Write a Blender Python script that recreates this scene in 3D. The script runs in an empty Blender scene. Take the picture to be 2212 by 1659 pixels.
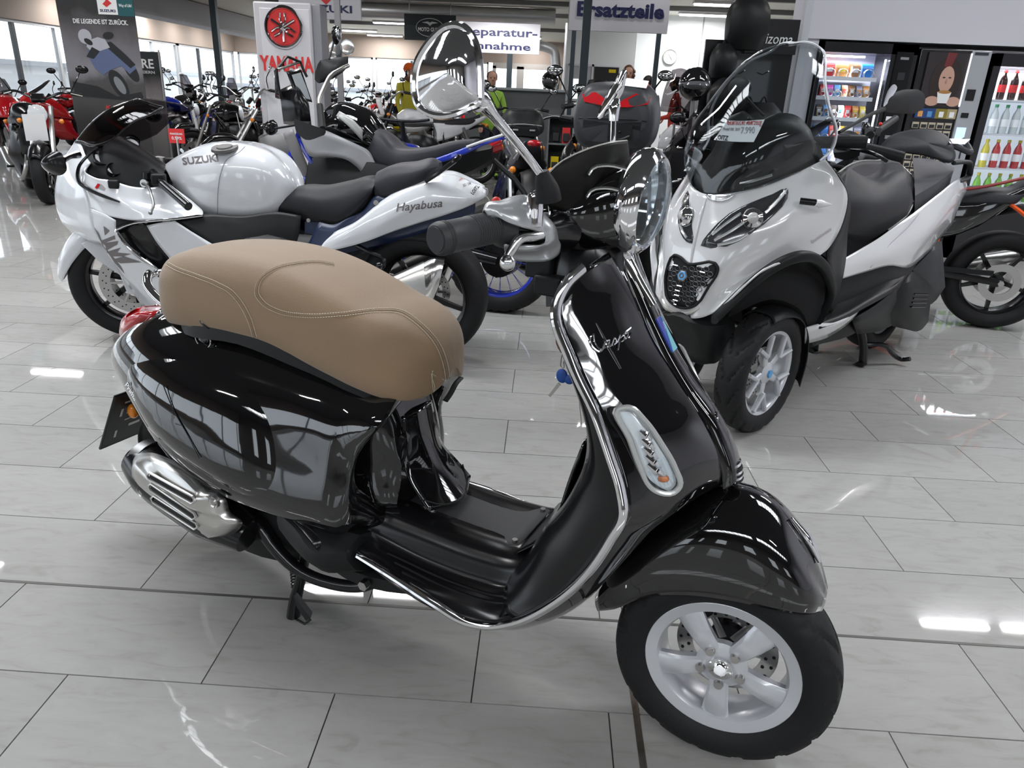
import bpy, bmesh, math, random
from math import sin, cos, pi, radians, sqrt, atan2, hypot
from mathutils import Vector, Matrix
random.seed(7)
SC = bpy.context.scene
COL = SC.collection
D = bpy.data
# ---------------------------------------------------------------- camera
cam_data = D.cameras.new('camera'); cam = D.objects.new('camera', cam_data); COL.objects.link(cam)
cam_data.sensor_fit = 'HORIZONTAL'; cam_data.sensor_width = 36; cam_data.lens = 1567.97 / 2212 * 36
cam_data.clip_start = .05; cam_data.clip_end = 300
_x = Vector((0.99796225, 0.0500652, 0.03955779)); _u = Vector((-0.05516955, 0.36556327, 0.92915005)); _f = Vector((-0.03205721, 0.92943906, -0.36758041))
cam.matrix_world = Matrix(((_x.x, _u.x, -_f.x, 0), (_x.y, _u.y, -_f.y, 0), (_x.z, _u.z, -_f.z, 1.2342), (0, 0, 0, 1)))
SC.camera = cam
# ---------------------------------------------------------------- world: bright overcast daylight outside the windows
W = D.worlds.new('overcast_sky'); SC.world = W; W.use_nodes = True
W.node_tree.nodes['Background'].inputs[0].default_value = (.86, .93, 1, 1)
W.node_tree.nodes['Background'].inputs[1].default_value = 2.2
SC.view_settings.view_transform = 'Standard'; SC.view_settings.look = 'None'
SC.view_settings.gamma = 1; SC.view_settings.exposure = 0.5
SC.view_settings.use_curve_mapping = False
SC.cycles.use_denoising = True
SC.cycles.max_bounces = 8; SC.cycles.transparent_max_bounces = 12
SC.cycles.caustics_reflective = False; SC.cycles.caustics_refractive = False
SC.cycles.sample_clamp_indirect = 6
def area(name, loc, sx, sy, power, rot=(0, 0, 0), c=(1, 1, 1)):
    l = D.lights.new(name, 'AREA'); l.shape = 'RECTANGLE'; l.size = sx; l.size_y = sy; l.energy = power; l.color = c
    o = D.objects.new(name, l); COL.objects.link(o); o.location = loc; o.rotation_euler = rot
    return o
# daylight that falls in through the glazed roof strips
SKYLIGHTS = [(-3.2, -4.2, 6.5, 1.4), (-3.6, 3.2, 7.0, 1.3), (4.0, -3.8, 6.5, 1.4), (5.2, 3.4, 5.2, 1.3), (2.5, 4.5, .42, 1.0)]
CZ = 4.25
for _s in SKYLIGHTS:
    area('roof_daylight', (_s[0], _s[1], CZ + .30), _s[2] - .1, _s[3] - .1, _s[2] * _s[3] * (30 if _s[0] > 5 else 30), c=(.94, .97, 1))
# ---------------------------------------------------------------- materials
MT = {}
def mat(name, c=(.5, .5, .5), r=.5, m=0., coat=0., tr=0., ior=1.45, em=None, es=0., bump=None, noise=None, sh=0., al=1., spec=.5, aniso=0):
    if name in MT: return MT[name]
    M = D.materials.new(name); M.use_nodes = True; nt = M.node_tree; b = nt.nodes['Principled BSDF']
    I = b.inputs
    I['Base Color'].default_value = (*c, 1); I['Roughness'].default_value = r; I['Metallic'].default_value = m
    I['Coat Weight'].default_value = coat; I['Coat Roughness'].default_value = .03
    I['Transmission Weight'].default_value = tr; I['IOR'].default_value = ior; I['Alpha'].default_value = al
    I['Sheen Weight'].default_value = sh; I['Specular IOR Level'].default_value = spec
    if em: I['Emission Color'].default_value = (*em, 1); I['Emission Strength'].default_value = es
    N = nt.nodes.new; L = nt.links.new
    if noise or bump:
        tc = N('ShaderNodeTexCoord')
    if noise:   # (scale, second colour, amount)
        n = N('ShaderNodeTexNoise'); n.inputs['Scale'].default_value = noise[0]; n.inputs['Detail'].default_value = 4
        L(tc.outputs['Object'], n.inputs['Vector'])
        mx = N('ShaderNodeMix'); mx.data_type = 'RGBA'; mx.inputs['A'].default_value = (*c, 1); mx.inputs['B'].default_value = (*noise[1], 1)
        mr = N('ShaderNodeMapRange'); mr.inputs['From Min'].default_value = .35; mr.inputs['From Max'].default_value = .7; mr.inputs['To Max'].default_value = noise[2]
        L(n.outputs['Fac'], mr.inputs['Value']); L(mr.outputs['Result'], mx.inputs['Factor']); L(mx.outputs['Result'], I['Base Color'])
    if bump:    # (scale, strength)
        n = N('ShaderNodeTexNoise'); n.inputs['Scale'].default_value = bump[0]; n.inputs['Detail'].default_value = 3
        L(tc.outputs['Object'], n.inputs['Vector'])
        bp = N('ShaderNodeBump'); bp.inputs['Strength'].default_value = bump[1]; bp.inputs['Distance'].default_value = .002
        L(n.outputs['Fac'], bp.inputs['Height']); L(bp.outputs['Normal'], I['Normal'])
    MT[name] = M
    return M
def thin_glass(name, tint, rough=.02, f=1.45):
    """a thin clear or tinted sheet: see-through, with a Fresnel reflection"""
    M = D.materials.new(name); M.use_nodes = True; nt = M.node_tree; N = nt.nodes.new; L = nt.links.new; nt.nodes.remove(nt.nodes['Principled BSDF'])
    t = N('ShaderNodeBsdfTransparent'); t.inputs[0].default_value = (*tint, 1); g = N('ShaderNodeBsdfGlossy'); g.inputs['Roughness'].default_value = rough
    lw = N('ShaderNodeLayerWeight'); lw.inputs[0].default_value = .5; pw = N('ShaderNodeMath'); pw.operation = 'POWER'; pw.inputs[1].default_value = 5; L(lw.outputs['Facing'], pw.inputs[0])
    ma = N('ShaderNodeMath'); ma.operation = 'MULTIPLY_ADD'; r0 = ((f - 1) / (f + 1)) ** 2; ma.inputs[1].default_value = .9; ma.inputs[2].default_value = r0; L(pw.outputs[0], ma.inputs[0]); mx = N('ShaderNodeMixShader'); L(ma.outputs[0], mx.inputs[0]); L(t.outputs[0], mx.inputs[1]); L(g.outputs[0], mx.inputs[2])
    L(mx.outputs[0], nt.nodes['Material Output'].inputs[0]); MT[name] = M; return M
black_paint = mat('black_paint', (.004, .004, .0045), .04, coat=1)
white_paint = mat('pearl_white_paint', (.66, .67, .70), .18, coat=1)
silver_white = mat('silver_white_paint', (.62, .62, .63), .2, m=.05, coat=1)
chrome = mat('chrome', (.86, .86, .88), .05, 1)
alu = mat('brushed_aluminium', (.6, .59, .57), .3, 1)
alu_dark = mat('cast_metal', (.25, .25, .25), .4, 1)
steel = mat('machined_steel', (.45, .44, .43), .3, 1)
silver_paint = mat('silver_wheel_paint', (.56, .57, .6), .3, m=.35, coat=.3)
rubber = mat('tyre_rubber', (.010, .010, .011), .6, spec=.3, bump=(220, .3))
plastic = mat('black_plastic', (.009, .0095, .010), .45, spec=.3, bump=(500, .15))
plastic_gl = mat('satin_black_plastic', (.006, .006, .007), .2)
plastic_gr = mat('dark_grey_plastic', (.03, .031, .034), .5, spec=.3)
leather = mat('tan_leather', (.232, .152, .086), .62, bump=(420, .35), sh=.25)
thread = mat('pale_thread', (.55, .50, .40), .7)
seat_blk = mat('black_vinyl', (.013, .013, .016), .5, bump=(400, .4), sh=.06, spec=.3)
seat_gry = mat('charcoal_vinyl', (.024, .024, .03), .5, bump=(300, .3), sh=.08, spec=.3)
piping = mat('pale_piping', (.35, .35, .33), .5)
glass = thin_glass('clear_glass', (.95, .97, .97))
lens = thin_glass('clear_lens', (.93, .96, .98), .03)
smoke = thin_glass('smoked_screen', (.42, .40, .41))
smoke_d = mat('dark_smoked_screen', (.006, .006, .005), .5, spec=.2)
red_lens = mat('red_lens', (.45, .01, .015), .12, coat=.8)
amber = mat('amber_lens', (.75, .22, .01), .2, coat=.5)
paper = mat('white_paper', (.85, .85, .86), .6)
ink = mat('dark_ink', (.03, .03, .04), .6)
ink_red = mat('red_ink', (.55, .06, .05), .6)
ink_blue = mat('blue_ink', (.05, .06, .25), .6)
mirror_m = mat('mirror_glass', (.85, .87, .88), .02, 1)
red_paint = mat('red_paint', (.5, .01, .015), .15, coat=1)
blue_paint = mat('blue_paint', (.01, .03, .38), .2, coat=1)
dark_blue = mat('dark_blue_plastic', (.012, .022, .06), .35)
grey_paint = mat('matt_grey_paint', (.25, .25, .26), .35)
yellow_paint = mat('yellow_paint', (.65, .5, .01), .2, coat=1)
orange_paint = mat('orange_paint', (.75, .09, .01), .3)
brown_m = mat('brown_leather', (.12, .05, .03), .5)
post_m = mat('dark_post_paint', (.035, .05, .06), .4)
# ---------------------------------------------------------------- geometry helpers: every shape is (verts, faces)
def spl(P, n=6, closed=False):
    P = [Vector(p) for p in P]; m = len(P)
    if m < 3 and not closed:
        return [P[0].lerp(P[1], i / n) for i in range(n + 1)] if m == 2 else P
    out = []
    T = []
    for i in range(m):
        a = P[(i - 1) % m] if (closed or i > 0) else None
        b = P[(i + 1) % m] if (closed or i < m - 1) else None
        if a is None: T.append((P[i], b - P[i], (b - P[i]).length)); continue
        if b is None: T.append((P[i], P[i] - a, (P[i] - a).length)); continue
        d0 = max((P[i] - a).length, 1e-6); d1 = max((b - P[i]).length, 1e-6)
        v = ((P[i] - a) / d0 * d1 + (b - P[i]) / d1 * d0) / (d0 + d1)
        T.append((P[i], v, None))
    for i in range(m if closed else m - 1):
        j = (i + 1) % m; L = (P[j] - P[i]).length
        def tg(k):
            p, v, l = T[k]
            return v / l * L if l else v * L
        t0 = tg(i); t1 = tg(j)
        for s in range(n):
            t = s / n; t2 = t * t; t3 = t2 * t
            out.append(P[i] * (2 * t3 - 3 * t2 + 1) + t0 * (t3 - 2 * t2 + t) + P[j] * (-2 * t3 + 3 * t2) + t1 * (t3 - t2))
    if not closed: out.append(P[-1].copy())
    return out
def grid_faces(nr, nc, cr=False, cc=False):
    f = []
    for i in range(nr if cr else nr - 1):
        for j in range(nc if cc else nc - 1):
            a = i * nc + j; b = i * nc + (j + 1) % nc; i2 = (i + 1) % nr
            f.append((a, b, i2 * nc + (j + 1) % nc, i2 * nc + j))
    return f
def box(c, s, R=None):
    c = Vector(c); vs = []
    for z in (-1, 1):
        for x, y in ((-1, -1), (1, -1), (1, 1), (-1, 1)):
            v = Vector((x * s[0] / 2, y * s[1] / 2, z * s[2] / 2))
            if R is not None: v = R @ v
            vs.append(c + v)
    return vs, [(3, 2, 1, 0), (4, 5, 6, 7), (0, 1, 5, 4), (1, 2, 6, 5), (2, 3, 7, 6), (3, 0, 4, 7)]
def bx(x0, x1, y0, y1, z0, z1): return box(((x0 + x1) / 2, (y0 + y1) / 2, (z0 + z1) / 2), (x1 - x0, y1 - y0, z1 - z0))
def rot(ax, deg): return Matrix.Rotation(radians(deg), 3, ax)
def frame_of(d):
    d = Vector(d).normalized(); a = Vector((0, 0, 1)) if abs(d.z) < .9 else Vector((1, 0, 0))
    u = d.cross(a).normalized(); return u, d.cross(u).normalized()
def tube(P, r, n=10, s=1, closed=False, cap=True, flat=1., up=None):
    P = spl(P, s, closed) if s > 1 else [Vector(p) for p in P]
    m = len(P)
    rr = r if isinstance(r, (list, tuple)) else [r] * m
    if len(rr) != m:
        k = len(rr) - 1; rr = [rr[min(int(i / (m - 1) * k), k - 1)] * (1 - (i / (m - 1) * k - min(int(i / (m - 1) * k), k - 1))) + rr[min(int(i / (m - 1) * k), k - 1) + 1] * (i / (m - 1) * k - min(int(i / (m - 1) * k), k - 1)) for i in range(m)]
    vs = []; u = None
    for i in range(m):
        a = P[(i - 1) % m] if (closed or i) else P[0]; b = P[(i + 1) % m] if (closed or i < m - 1) else P[-1]
        d = (b - a)
        if d.length < 1e-9: d = Vector((0, 0, 1))
        d.normalize()
        if u is None: u, _ = frame_of(d)
        if up is not None: u = Vector(up)
        u = (u - d * u.dot(d)).normalized(); v = d.cross(u)
        for k in range(n):
            t = 2 * pi * k / n
            vs.append(P[i] + (u * cos(t) + v * sin(t) * flat) * rr[i])
    f = grid_faces(m, n, closed, True)
    if cap and not closed: f += [tuple(range(n))[::-1], tuple((m - 1) * n + k for k in range(n))]
    return vs, f
def cyl(a, b, r, r2=None, n=16): return tube([a, b], [r, r if r2 is None else r2], n)
def lathe(prof, c=(0, 0, 0), ax=(0, 1, 0), n=40, closed=False, a0=0, a1=2 * pi, fn=None):
    """prof: list of (radius, height along axis)"""
    ax = Vector(ax).normalized(); u, v = frame_of(ax); c = Vector(c); full = abs(a1 - a0 - 2 * pi) < 1e-6
    vs = []; m = n if full else n + 1
    for i in range(m):
        t = a0 + (a1 - a0) * i / n
        for r, h in prof:
            if fn: r = fn(r, h, t)
            vs.append(c + (u * cos(t) + v * sin(t)) * r + ax * h)
    return vs, grid_faces(m, len(prof), full, closed)
def ball(c, r, n=14, m=8, sc=(1, 1, 1)):
    vs = []; c = Vector(c)
    for i in range(m + 1):
        a = -pi / 2 + pi * i / m
        for k in range(n):
            t = 2 * pi * k / n
            vs.append(c + Vector((cos(a) * cos(t) * r * sc[0], cos(a) * sin(t) * r * sc[1], sin(a) * r * sc[2])))
    return vs, grid_faces(m + 1, n, False, True)
def loft(secs, nu=4, nv=5, mirror=False, cap=True, closed=True):
    """secs: list of cross-sections (lists of points, all equally long). mirror: half sections (y<=0) completed on the other side"""
    S = []
    for s in secs:
        s = [Vector(p) for p in s]
        if mirror:
            s = s + [Vector((p.x, -p.y, p.z)) for p in s[::-1] if abs(p.y) > 1e-5]
        S.append(spl(s, nv, closed) if nv > 1 else s)
    nc = len(S[0])
    if nu > 1:
        cols = [spl([s[j] for s in S], nu) for j in range(nc)]
        S = [[cols[j][i] for j in range(nc)] for i in range(len(cols[0]))]
    vs = [p for s in S for p in s]; f = grid_faces(len(S), nc, False, closed)
    if cap and closed:
        for base in (0, (len(S) - 1) * nc):
            c = sum((vs[base + k] for k in range(nc)), Vector()) / nc; vs.append(c); ci = len(vs) - 1
            f += [(base + k, base + (k + 1) % nc, ci) for k in range(nc)]
    return vs, f
def hull(st, nu=4, nv=4, cap=True):
    """st: stations (x, [(y,z)...]) - half sections from the top centre line down, mirrored in y"""
    return loft([[(x, y, z) for y, z in s] for x, s in st], nu, nv, True, cap)
def sheet(rows, nu=4, nv=4):
    S = [spl(r, nv) for r in rows]; cols = [spl([s[j] for s in S], nu) for j in range(len(S[0]))]
    return [cols[j][i] for i in range(len(cols[0])) for j in range(len(cols))], grid_faces(len(cols[0]), len(cols))
def slab(poly, t):
    """flat polygon of 3D points, thickened by vector t"""
    P = [Vector(p) for p in poly]; t = Vector(t); n = len(P)
    return P + [p + t for p in P], [tuple(range(n))[::-1], tuple(range(n, 2 * n))] + [(i, (i + 1) % n, n + (i + 1) % n, n + i) for i in range(n)]
def side(poly, y0, y1): return slab([(p[0], y0, p[-1]) for p in poly], (0, y1 - y0, 0))
def mirror(sh): return [Vector((v[0], -v[1], v[2])) for v in sh[0]], [f[::-1] for f in sh[1]]
def both(sh): return [sh, mirror(sh)]
def build_mesh(shapes, angle=38, fix=True):
    vs = []; fs = []
    for v, f in (shapes if isinstance(shapes, list) else [shapes]):
        o = len(vs); vs += [tuple(p) for p in v]; fs += [tuple(i + o for i in q) for q in f]
    me = D.meshes.new('m'); me.from_pydata(vs, [], fs)
    bm = bmesh.new(); bm.from_mesh(me)
    if fix:
        bmesh.ops.remove_doubles(bm, verts=bm.verts, dist=1e-5)
        bmesh.ops.recalc_face_normals(bm, faces=bm.faces)
    for q in bm.faces: q.smooth = angle > 0
    bm.to_mesh(me); bm.free()
    if angle > 0: me.set_sharp_from_angle(angle=radians(angle))
    return me
def obj(name, shapes, m, par=None, bev=0, thick=0, angle=38, loc=None, rz=None, me=None, fix=True, lab=None):
    me = me or build_mesh(shapes, angle, fix); me.name = name
    if not me.materials: me.materials.append(m)
    o = D.objects.new(name, me); COL.objects.link(o)
    if par: o.parent = par
    if loc is not None: o.location = loc
    if rz is not None: o.rotation_euler.z = rz
    if thick:
        md = o.modifiers.new('s', 'SOLIDIFY'); md.thickness = thick; md.offset = 0
    if bev:
        md = o.modifiers.new('b', 'BEVEL'); md.width = bev; md.segments = 2; md.limit_method = 'ANGLE'; md.harden_normals = False
    if lab: o['label'] = lab
    return o
def tag(o, label, cat, group=None, kind=None):
    if kind != 'structure':
        o['label'] = label; o['category'] = cat
    elif label: o['label'] = label
    if group: o['group'] = group
    if kind: o['kind'] = kind
    return o
def thing(name, label, cat, loc=(0, 0, 0), rz=0, group=None):
    o = D.objects.new(name, None); o.empty_display_size = .1; COL.objects.link(o); o.location = loc; o.rotation_euler.z = rz
    return tag(o, label, cat, group)
def copy_tree(o, par=None):
    c = o.copy(); COL.objects.link(c)
    if par is not None: c.parent = par
    for ch in list(o.children): copy_tree(ch, c)
    return c
def struct(name, shapes, m, par=None, **k):
    o = obj(name, shapes, m, par, **k)
    if par is None: o['kind'] = 'structure'
    return o
def text_shape(body, bold=0., shear=0., depth=.02, res=3):
    cu = D.curves.new('t', 'FONT'); cu.body = body; cu.size = 1; cu.extrude = depth; cu.offset = bold; cu.shear = shear; cu.resolution_u = res
    o = D.objects.new('t', cu); COL.objects.link(o); bpy.context.view_layer.update()
    me = D.meshes.new_from_object(o.evaluated_get(bpy.context.evaluated_depsgraph_get()))
    vs = [v.co.copy() for v in me.vertices]; fs = [tuple(p.vertices) for p in me.polygons]
    D.objects.remove(o); D.curves.remove(cu); D.meshes.remove(me)
    return vs, fs
def lettering(name, body, p0, p1, up, h, m, par=None, bold=.01, shear=0., depth=.0015, fit=None, n=None, lift=0.):
    """words run from p0 to p1 (baseline), h tall along up; lift off the surface along the normal"""
    vs, fs = text_shape(body, bold, shear, .5, 2)
    x0 = min(v.x for v in vs); x1 = max(v.x for v in vs); y1 = max(v.y for v in vs); y0 = min(min(v.y for v in vs), 0)
    p0 = Vector(p0); p1 = Vector(p1); ex = (p1 - p0).normalized(); up = Vector(up); ey = (up - ex * up.dot(ex)).normalized(); ez = ex.cross(ey)
    L = (p1 - p0).length
    out = [p0 + ex * ((v.x - x0) / (x1 - x0) * L) + ey * (v.y / y1 * h) + ez * (v.z * depth + lift) for v in vs]
    return obj(name, (out, fs), m, par, angle=0, fix=False)

# ================================================================ FLOOR
def tile_material(name):
    M = D.materials.new(name); M.use_nodes = True; nt = M.node_tree; b = nt.nodes['Principled BSDF']; N = nt.nodes.new; L = nt.links.new
    tc = N('ShaderNodeTexCoord'); oi = N('ShaderNodeObjectInfo'); geo = N('ShaderNodeNewGeometry')
    mp = N('ShaderNodeMapping'); mp.inputs['Rotation'].default_value = (0, 0, .35); mp.inputs['Scale'].default_value = (2.2, 8, 1)
    L(geo.outputs['Position'], mp.inputs['Vector'])
    ad = N('ShaderNodeVectorMath'); ad.operation = 'ADD'; cx = N('ShaderNodeCombineXYZ'); ml = N('ShaderNodeMath'); ml.operation = 'MULTIPLY'; ml.inputs[1].default_value = 37
    L(oi.outputs['Random'], ml.inputs[0]); L(ml.outputs[0], cx.inputs['X']); L(ml.outputs[0], cx.inputs['Z']); L(mp.outputs['Vector'], ad.inputs[0]); L(cx.outputs['Vector'], ad.inputs[1])
    n = N('ShaderNodeTexNoise'); n.inputs['Scale'].default_value = 3.2; n.inputs['Detail'].default_value = 7; n.inputs['Roughness'].default_value = .62; n.inputs['Distortion'].default_value = 1.2
    L(ad.outputs['Vector'], n.inputs['Vector'])
    cr = N('ShaderNodeValToRGB'); e = cr.color_ramp.elements
    e[0].position = .33; e[0].color = (.262, .255, .242, 1); e[1].position = .64; e[1].color = (.318, .314, .300, 1)
    x = cr.color_ramp.elements.new(.46); x.color = (.298, .293, .280, 1)
    L(n.outputs['Fac'], cr.inputs['Fac'])
    hv = N('ShaderNodeHueSaturation'); mr = N('ShaderNodeMapRange'); mr.inputs['To Min'].default_value = .95; mr.inputs['To Max'].default_value = 1.05
    L(oi.outputs['Random'], mr.inputs['Value']); L(mr.outputs['Result'], hv.inputs['Value']); L(cr.outputs['Color'], hv.inputs['Color'])
    L(hv.outputs['Color'], b.inputs['Base Color'])
    b.inputs['Roughness'].default_value = .5; b.inputs['Specular IOR Level'].default_value = .2; b.inputs['Coat Weight'].default_value = .75; b.inputs['Coat Roughness'].default_value = .025
    n2 = N('ShaderNodeTexNoise'); n2.inputs['Scale'].default_value = 5; bp = N('ShaderNodeBump'); bp.inputs['Strength'].default_value = .04; bp.inputs['Distance'].default_value = .002
    L(geo.outputs['Position'], n2.inputs['Vector']); L(n2.outputs['Fac'], bp.inputs['Height']); L(bp.outputs['Normal'], b.inputs['Coat Normal'])
    return M
tile_m = tile_material('polished_stone_tile')
grout = mat('grey_grout', (.11, .105, .10), .8)
floor = struct('floor', bx(-11.2, 9, -8, 27.2, -.12, -.004), grout)
T0 = 1.5163; TW = .3; GAP = .0032
def tile_mesh(w, d):
    me = build_mesh([bx(-w / 2 + GAP / 2, w / 2 - GAP / 2, -d / 2 + GAP / 2, d / 2 - GAP / 2, -.01, 0)], 0); me.materials.append(tile_m); return me
full = tile_mesh(.6, .3)
cells = []
for r in range(-31, 84):
    yc = T0 + (r + .5) * TW
    x = (.66 if r % 2 == 0 else 1.66) * TW - .6 * 17
    while x < 9:
        cells.append((x + .3, yc)); x += .6
def seen(c):
    x, y = c; d = Vector((x, y, -1.2342)); w = d.dot(_f)
    if w < .5: return False
    u = 1106 + 1568 * d.dot(_x) / w; v = 829.5 - 1568 * d.dot(_u) / w
    return -150 < u < 2362 and 150 < v < 1850
vis = sorted([c for c in cells if seen(c)], key=lambda c: hypot(c[0], c[1]))
near = vis[:296]; ns = set(near)
BX = .258
for (x, y) in near:
    if y < T0 + .3 and x - .3 < BX < x + .3:
        for a, b in ((x - .3, BX), (BX, x + .3)):
            if b - a > .02: obj('floor_tile', None, tile_m, floor, me=tile_mesh(b - a, .3), loc=((a + b) / 2, y, 0))
    else: obj('floor_tile', None, tile_m, floor, me=full, loc=(x, y, 0))
far = [bx(x - .3 + GAP / 2, x + .3 - GAP / 2, y - .15 + GAP / 2, y + .15 - GAP / 2, -.01, 0) for (x, y) in cells if (x, y) not in ns]
o = obj('far_floor_tiles', far, tile_m, floor, angle=0, fix=False); o['kind'] = 'stuff'
joint_m = mat('joint_profile', (.10, .095, .09), .45, m=.4)
obj('expansion_joint', [bx(-8, 9, T0 - .0042, T0 + .0042, -.01, .0012)], joint_m, floor)
obj('metal_joint_profile', [bx(BX - .007, BX - .003, -2, T0, -.01, .0015), bx(BX + .003, BX + .007, -2, T0, -.01, .0015), bx(BX - .003, BX + .003, -2, T0, -.01, .0004)], mat('worn_metal_profile', (.30, .28, .25), .35, m=.9, noise=(14, (.12, .07, .04), .8)), floor)
# ================================================================ SHELL
wallw = mat('white_wall_paint', (.62, .61, .66), .7)
wallb = mat('beige_wall_paint', (.33, .27, .23), .75)
ceil_m = mat('ceiling_board', (.70, .69, .63), .8)
ceil_d = mat('dark_roof_deck', (.20, .20, .19), .7)
beam_m = mat('grey_steel_beam', (.16, .16, .16), .5)
winframe = mat('dark_window_frame', (.05, .055, .06), .4)
lightframe = mat('pale_window_frame', (.45, .46, .47), .5)
LX, BY, RX, FY = -10.96, 27.0, 8.8, -7.8
LZ = 3.0
# high roof with glazed strips, split around them
xs = sorted({LX, RX}); hi = []
cuts = [(s[0] - s[2] / 2, s[0] + s[2] / 2, s[1] - s[3] / 2, s[1] + s[3] / 2) for s in SKYLIGHTS]
ys = sorted({FY, 13.5} | {c[2] for c in cuts} | {c[3] for c in cuts})
ys = [y for y in ys if FY <= y <= 13.5]
for i in range(len(ys) - 1):
    ym = (ys[i] + ys[i + 1]) / 2; x = LX
    for c in sorted([c for c in cuts if c[2] < ym < c[3]]):
        hi.append(bx(x, c[0], ys[i], ys[i + 1], CZ, CZ + .1)); x = c[1]
    hi.append(bx(x, RX, ys[i], ys[i + 1], CZ, CZ + .1))
struct('ceiling', hi, mat('dark_roof_deck_high', (.11, .11, .11), .8), angle=0)
struct('ceiling_low', [bx(LX, RX, 13.5, BY, LZ, LZ + .1)], mat('ceiling_board_low', (.85, .84, .76), .8), angle=0)
bars = []
for i, c in enumerate(cuts):
    k = struct('trim_%d' % (i + 1), [bx(c[0], c[1], c[2], c[2] + .05, CZ, CZ + .22), bx(c[0], c[1], c[3] - .05, c[3], CZ, CZ + .22), bx(c[0], c[0] + .05, c[2], c[3], CZ, CZ + .22), bx(c[1] - .05, c[1], c[2], c[3], CZ, CZ + .22)], beam_m)
    n = int((c[1] - c[0]) / .55)
    for j in range(1, n):
        xx = c[0] + (c[1] - c[0]) * j / n
        obj('glazing_bar', bx(xx - .02, xx + .02, c[2], c[3], CZ + .03, CZ + .12), beam_m, k)
    obj('truss_rod', [cyl((c[0], c[2] + .1, CZ + .02), (c[1], c[3] - .1, CZ + .02), .015, n=6)], beam_m, k)
struct('wall_right', bx(RX, RX + .15, FY, BY, 0, CZ + .1), wallw)
struct('trim_60', [bx(LX, RX, 13.4, 13.5, LZ, CZ)], beam_m)
# rear (behind the viewer): unseen wall, mostly solid, kept dark for its reflections
struct('wall_front', [bx(LX, RX, FY - .15, FY, 0, .9), bx(LX, RX, FY - .15, FY, 2.4, CZ + .1)] + [bx(x - 1.1, x + 1.1, FY - .12, FY, .9, 2.4) for x in (LX + 1, -7, -3.5, 0, 3.5, 7, RX - 1)], mat('dark_rear_wall', (.12, .11, .10), .7), angle=0)
# left wall and back wall: beige lintel above a band of windows
struct('wall_left', [bx(LX - .15, LX, FY, BY, 0, .25), bx(LX - .15, LX, FY, BY, 2.3, CZ + .1)], wallb, angle=0)
struct('wall_back', [bx(LX, RX, BY, BY + .15, 0, .25), bx(LX, RX, BY, BY + .15, 2.3, LZ + .1), bx(.1, RX, BY, BY + .15, .25, 2.3)], wallb, angle=0)
pane = thin_glass('window_glass', (.98, .99, 1), 0, 1.3)
def window(i, a, b, along, n):
    """frame with mullions; a..b along the wall"""
    fr = []; d = .06
    def seg(u0, u1, z0, z1):
        return bx(u0, u1, BY + .03, BY + .11, z0, z1) if along == 'x' else bx(LX - .11, LX - .03, u0, u1, z0, z1)
    fr += [seg(a, b, .25, .31), seg(a, b, 2.24, 2.3), seg(a, a + .05, .25, 2.3), seg(b - .05, b, .25, 2.3)]
    w = struct('window_%d' % i, fr, lightframe)
    for k in range(1, n):
        u = a + (b - a) * k / n
        obj('mullion', seg(u - .04, u + .04, .31, 2.24), winframe if k % 2 else lightframe, w)
    obj('pane', bx(a, b, BY + .065, BY + .075, .3, 2.26) if along == 'x' else bx(LX - .075, LX - .065, a, b, .3, 2.26), pane, w)
    return w
wi = 1
for a, b in ((FY + .2, -2), (-1.9, 4), (4.1, 9.5), (9.6, 14.4), (14.5, 18.6), (18.7, 22.8), (22.9, 26.9)):
    window(wi, a, b, 'y', 3); wi += 1
for a, b in ((LX + .05, -8.6), (-8.5, -6.2), (-6.1, -3.6), (-3.5, -2.2)):
    window(wi, a, b, 'x', 2 if b - a > 1.6 else 1); wi += 1
# two part-glazed exit doors in the back wall
dfm = mat('pale_door_frame', (.38, .36, .34), .5)
for i, (a, b) in enumerate(((-2.05, -1.1), (-1.1, .05))):
    dr = struct('door_%d' % (i + 1), [bx(a, b, BY - .06, BY, 2.12, 2.3), bx(a, a + .12, BY - .06, BY, 0, 2.2), bx(b - .12, b, BY - .06, BY, 0, 2.2), bx(a, b, BY - .06, BY, 0, .35)], dfm)
    obj('pane', bx(a + .1, b - .1, BY - .035, BY - .025, .3, 2.15), pane, dr)
    obj('door_handle', cyl((b - .14, BY - .12, 1.0), (b - .14, BY - .12, 1.25), .015, n=8), alu, dr)
# world seen outside: neighbouring white hall and pavement (keeps the windows from being empty)
out_m = mat('pale_render_outside', (.75, .78, .8), .8)
g = tag(obj('neighbouring_hall', [bx(-19, -13.9, 4, 40, 0, 1.55), bx(-19, 8, 33, 36, 0, 1.25)], out_m, angle=0), 'long low white building seen through the showroom windows', 'building')
obj('roof_edge', [bx(-19.1, -13.8, 4, 40, 1.5, 1.62), bx(-19, 8, 32.9, 33.1, 1.2, 1.32)], mat('grey_roof_edge', (.4, .42, .45), .7), g)
struct('ground', bx(-30, 12, -20, 60, -.3, -.14), mat('outdoor_paving', (.4, .4, .4), .9))
# ---------------------------------------------------------------- right-hand bulkhead wall over the vending machines
struct('wall_back_right', [bx(2.16, RX, 6.98, 7.5, 1.80, CZ), bx(2.16, 2.27, 7.0, 7.7, 0, 1.8), bx(2.27, RX, 7.6, 7.7, 0, 1.8)], wallw, angle=0)
struct('trim_20', bx(2.10, 2.16, 6.96, 7.04, 0, CZ), mat('pale_corner_post', (.55, .56, .6), .5))
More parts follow.
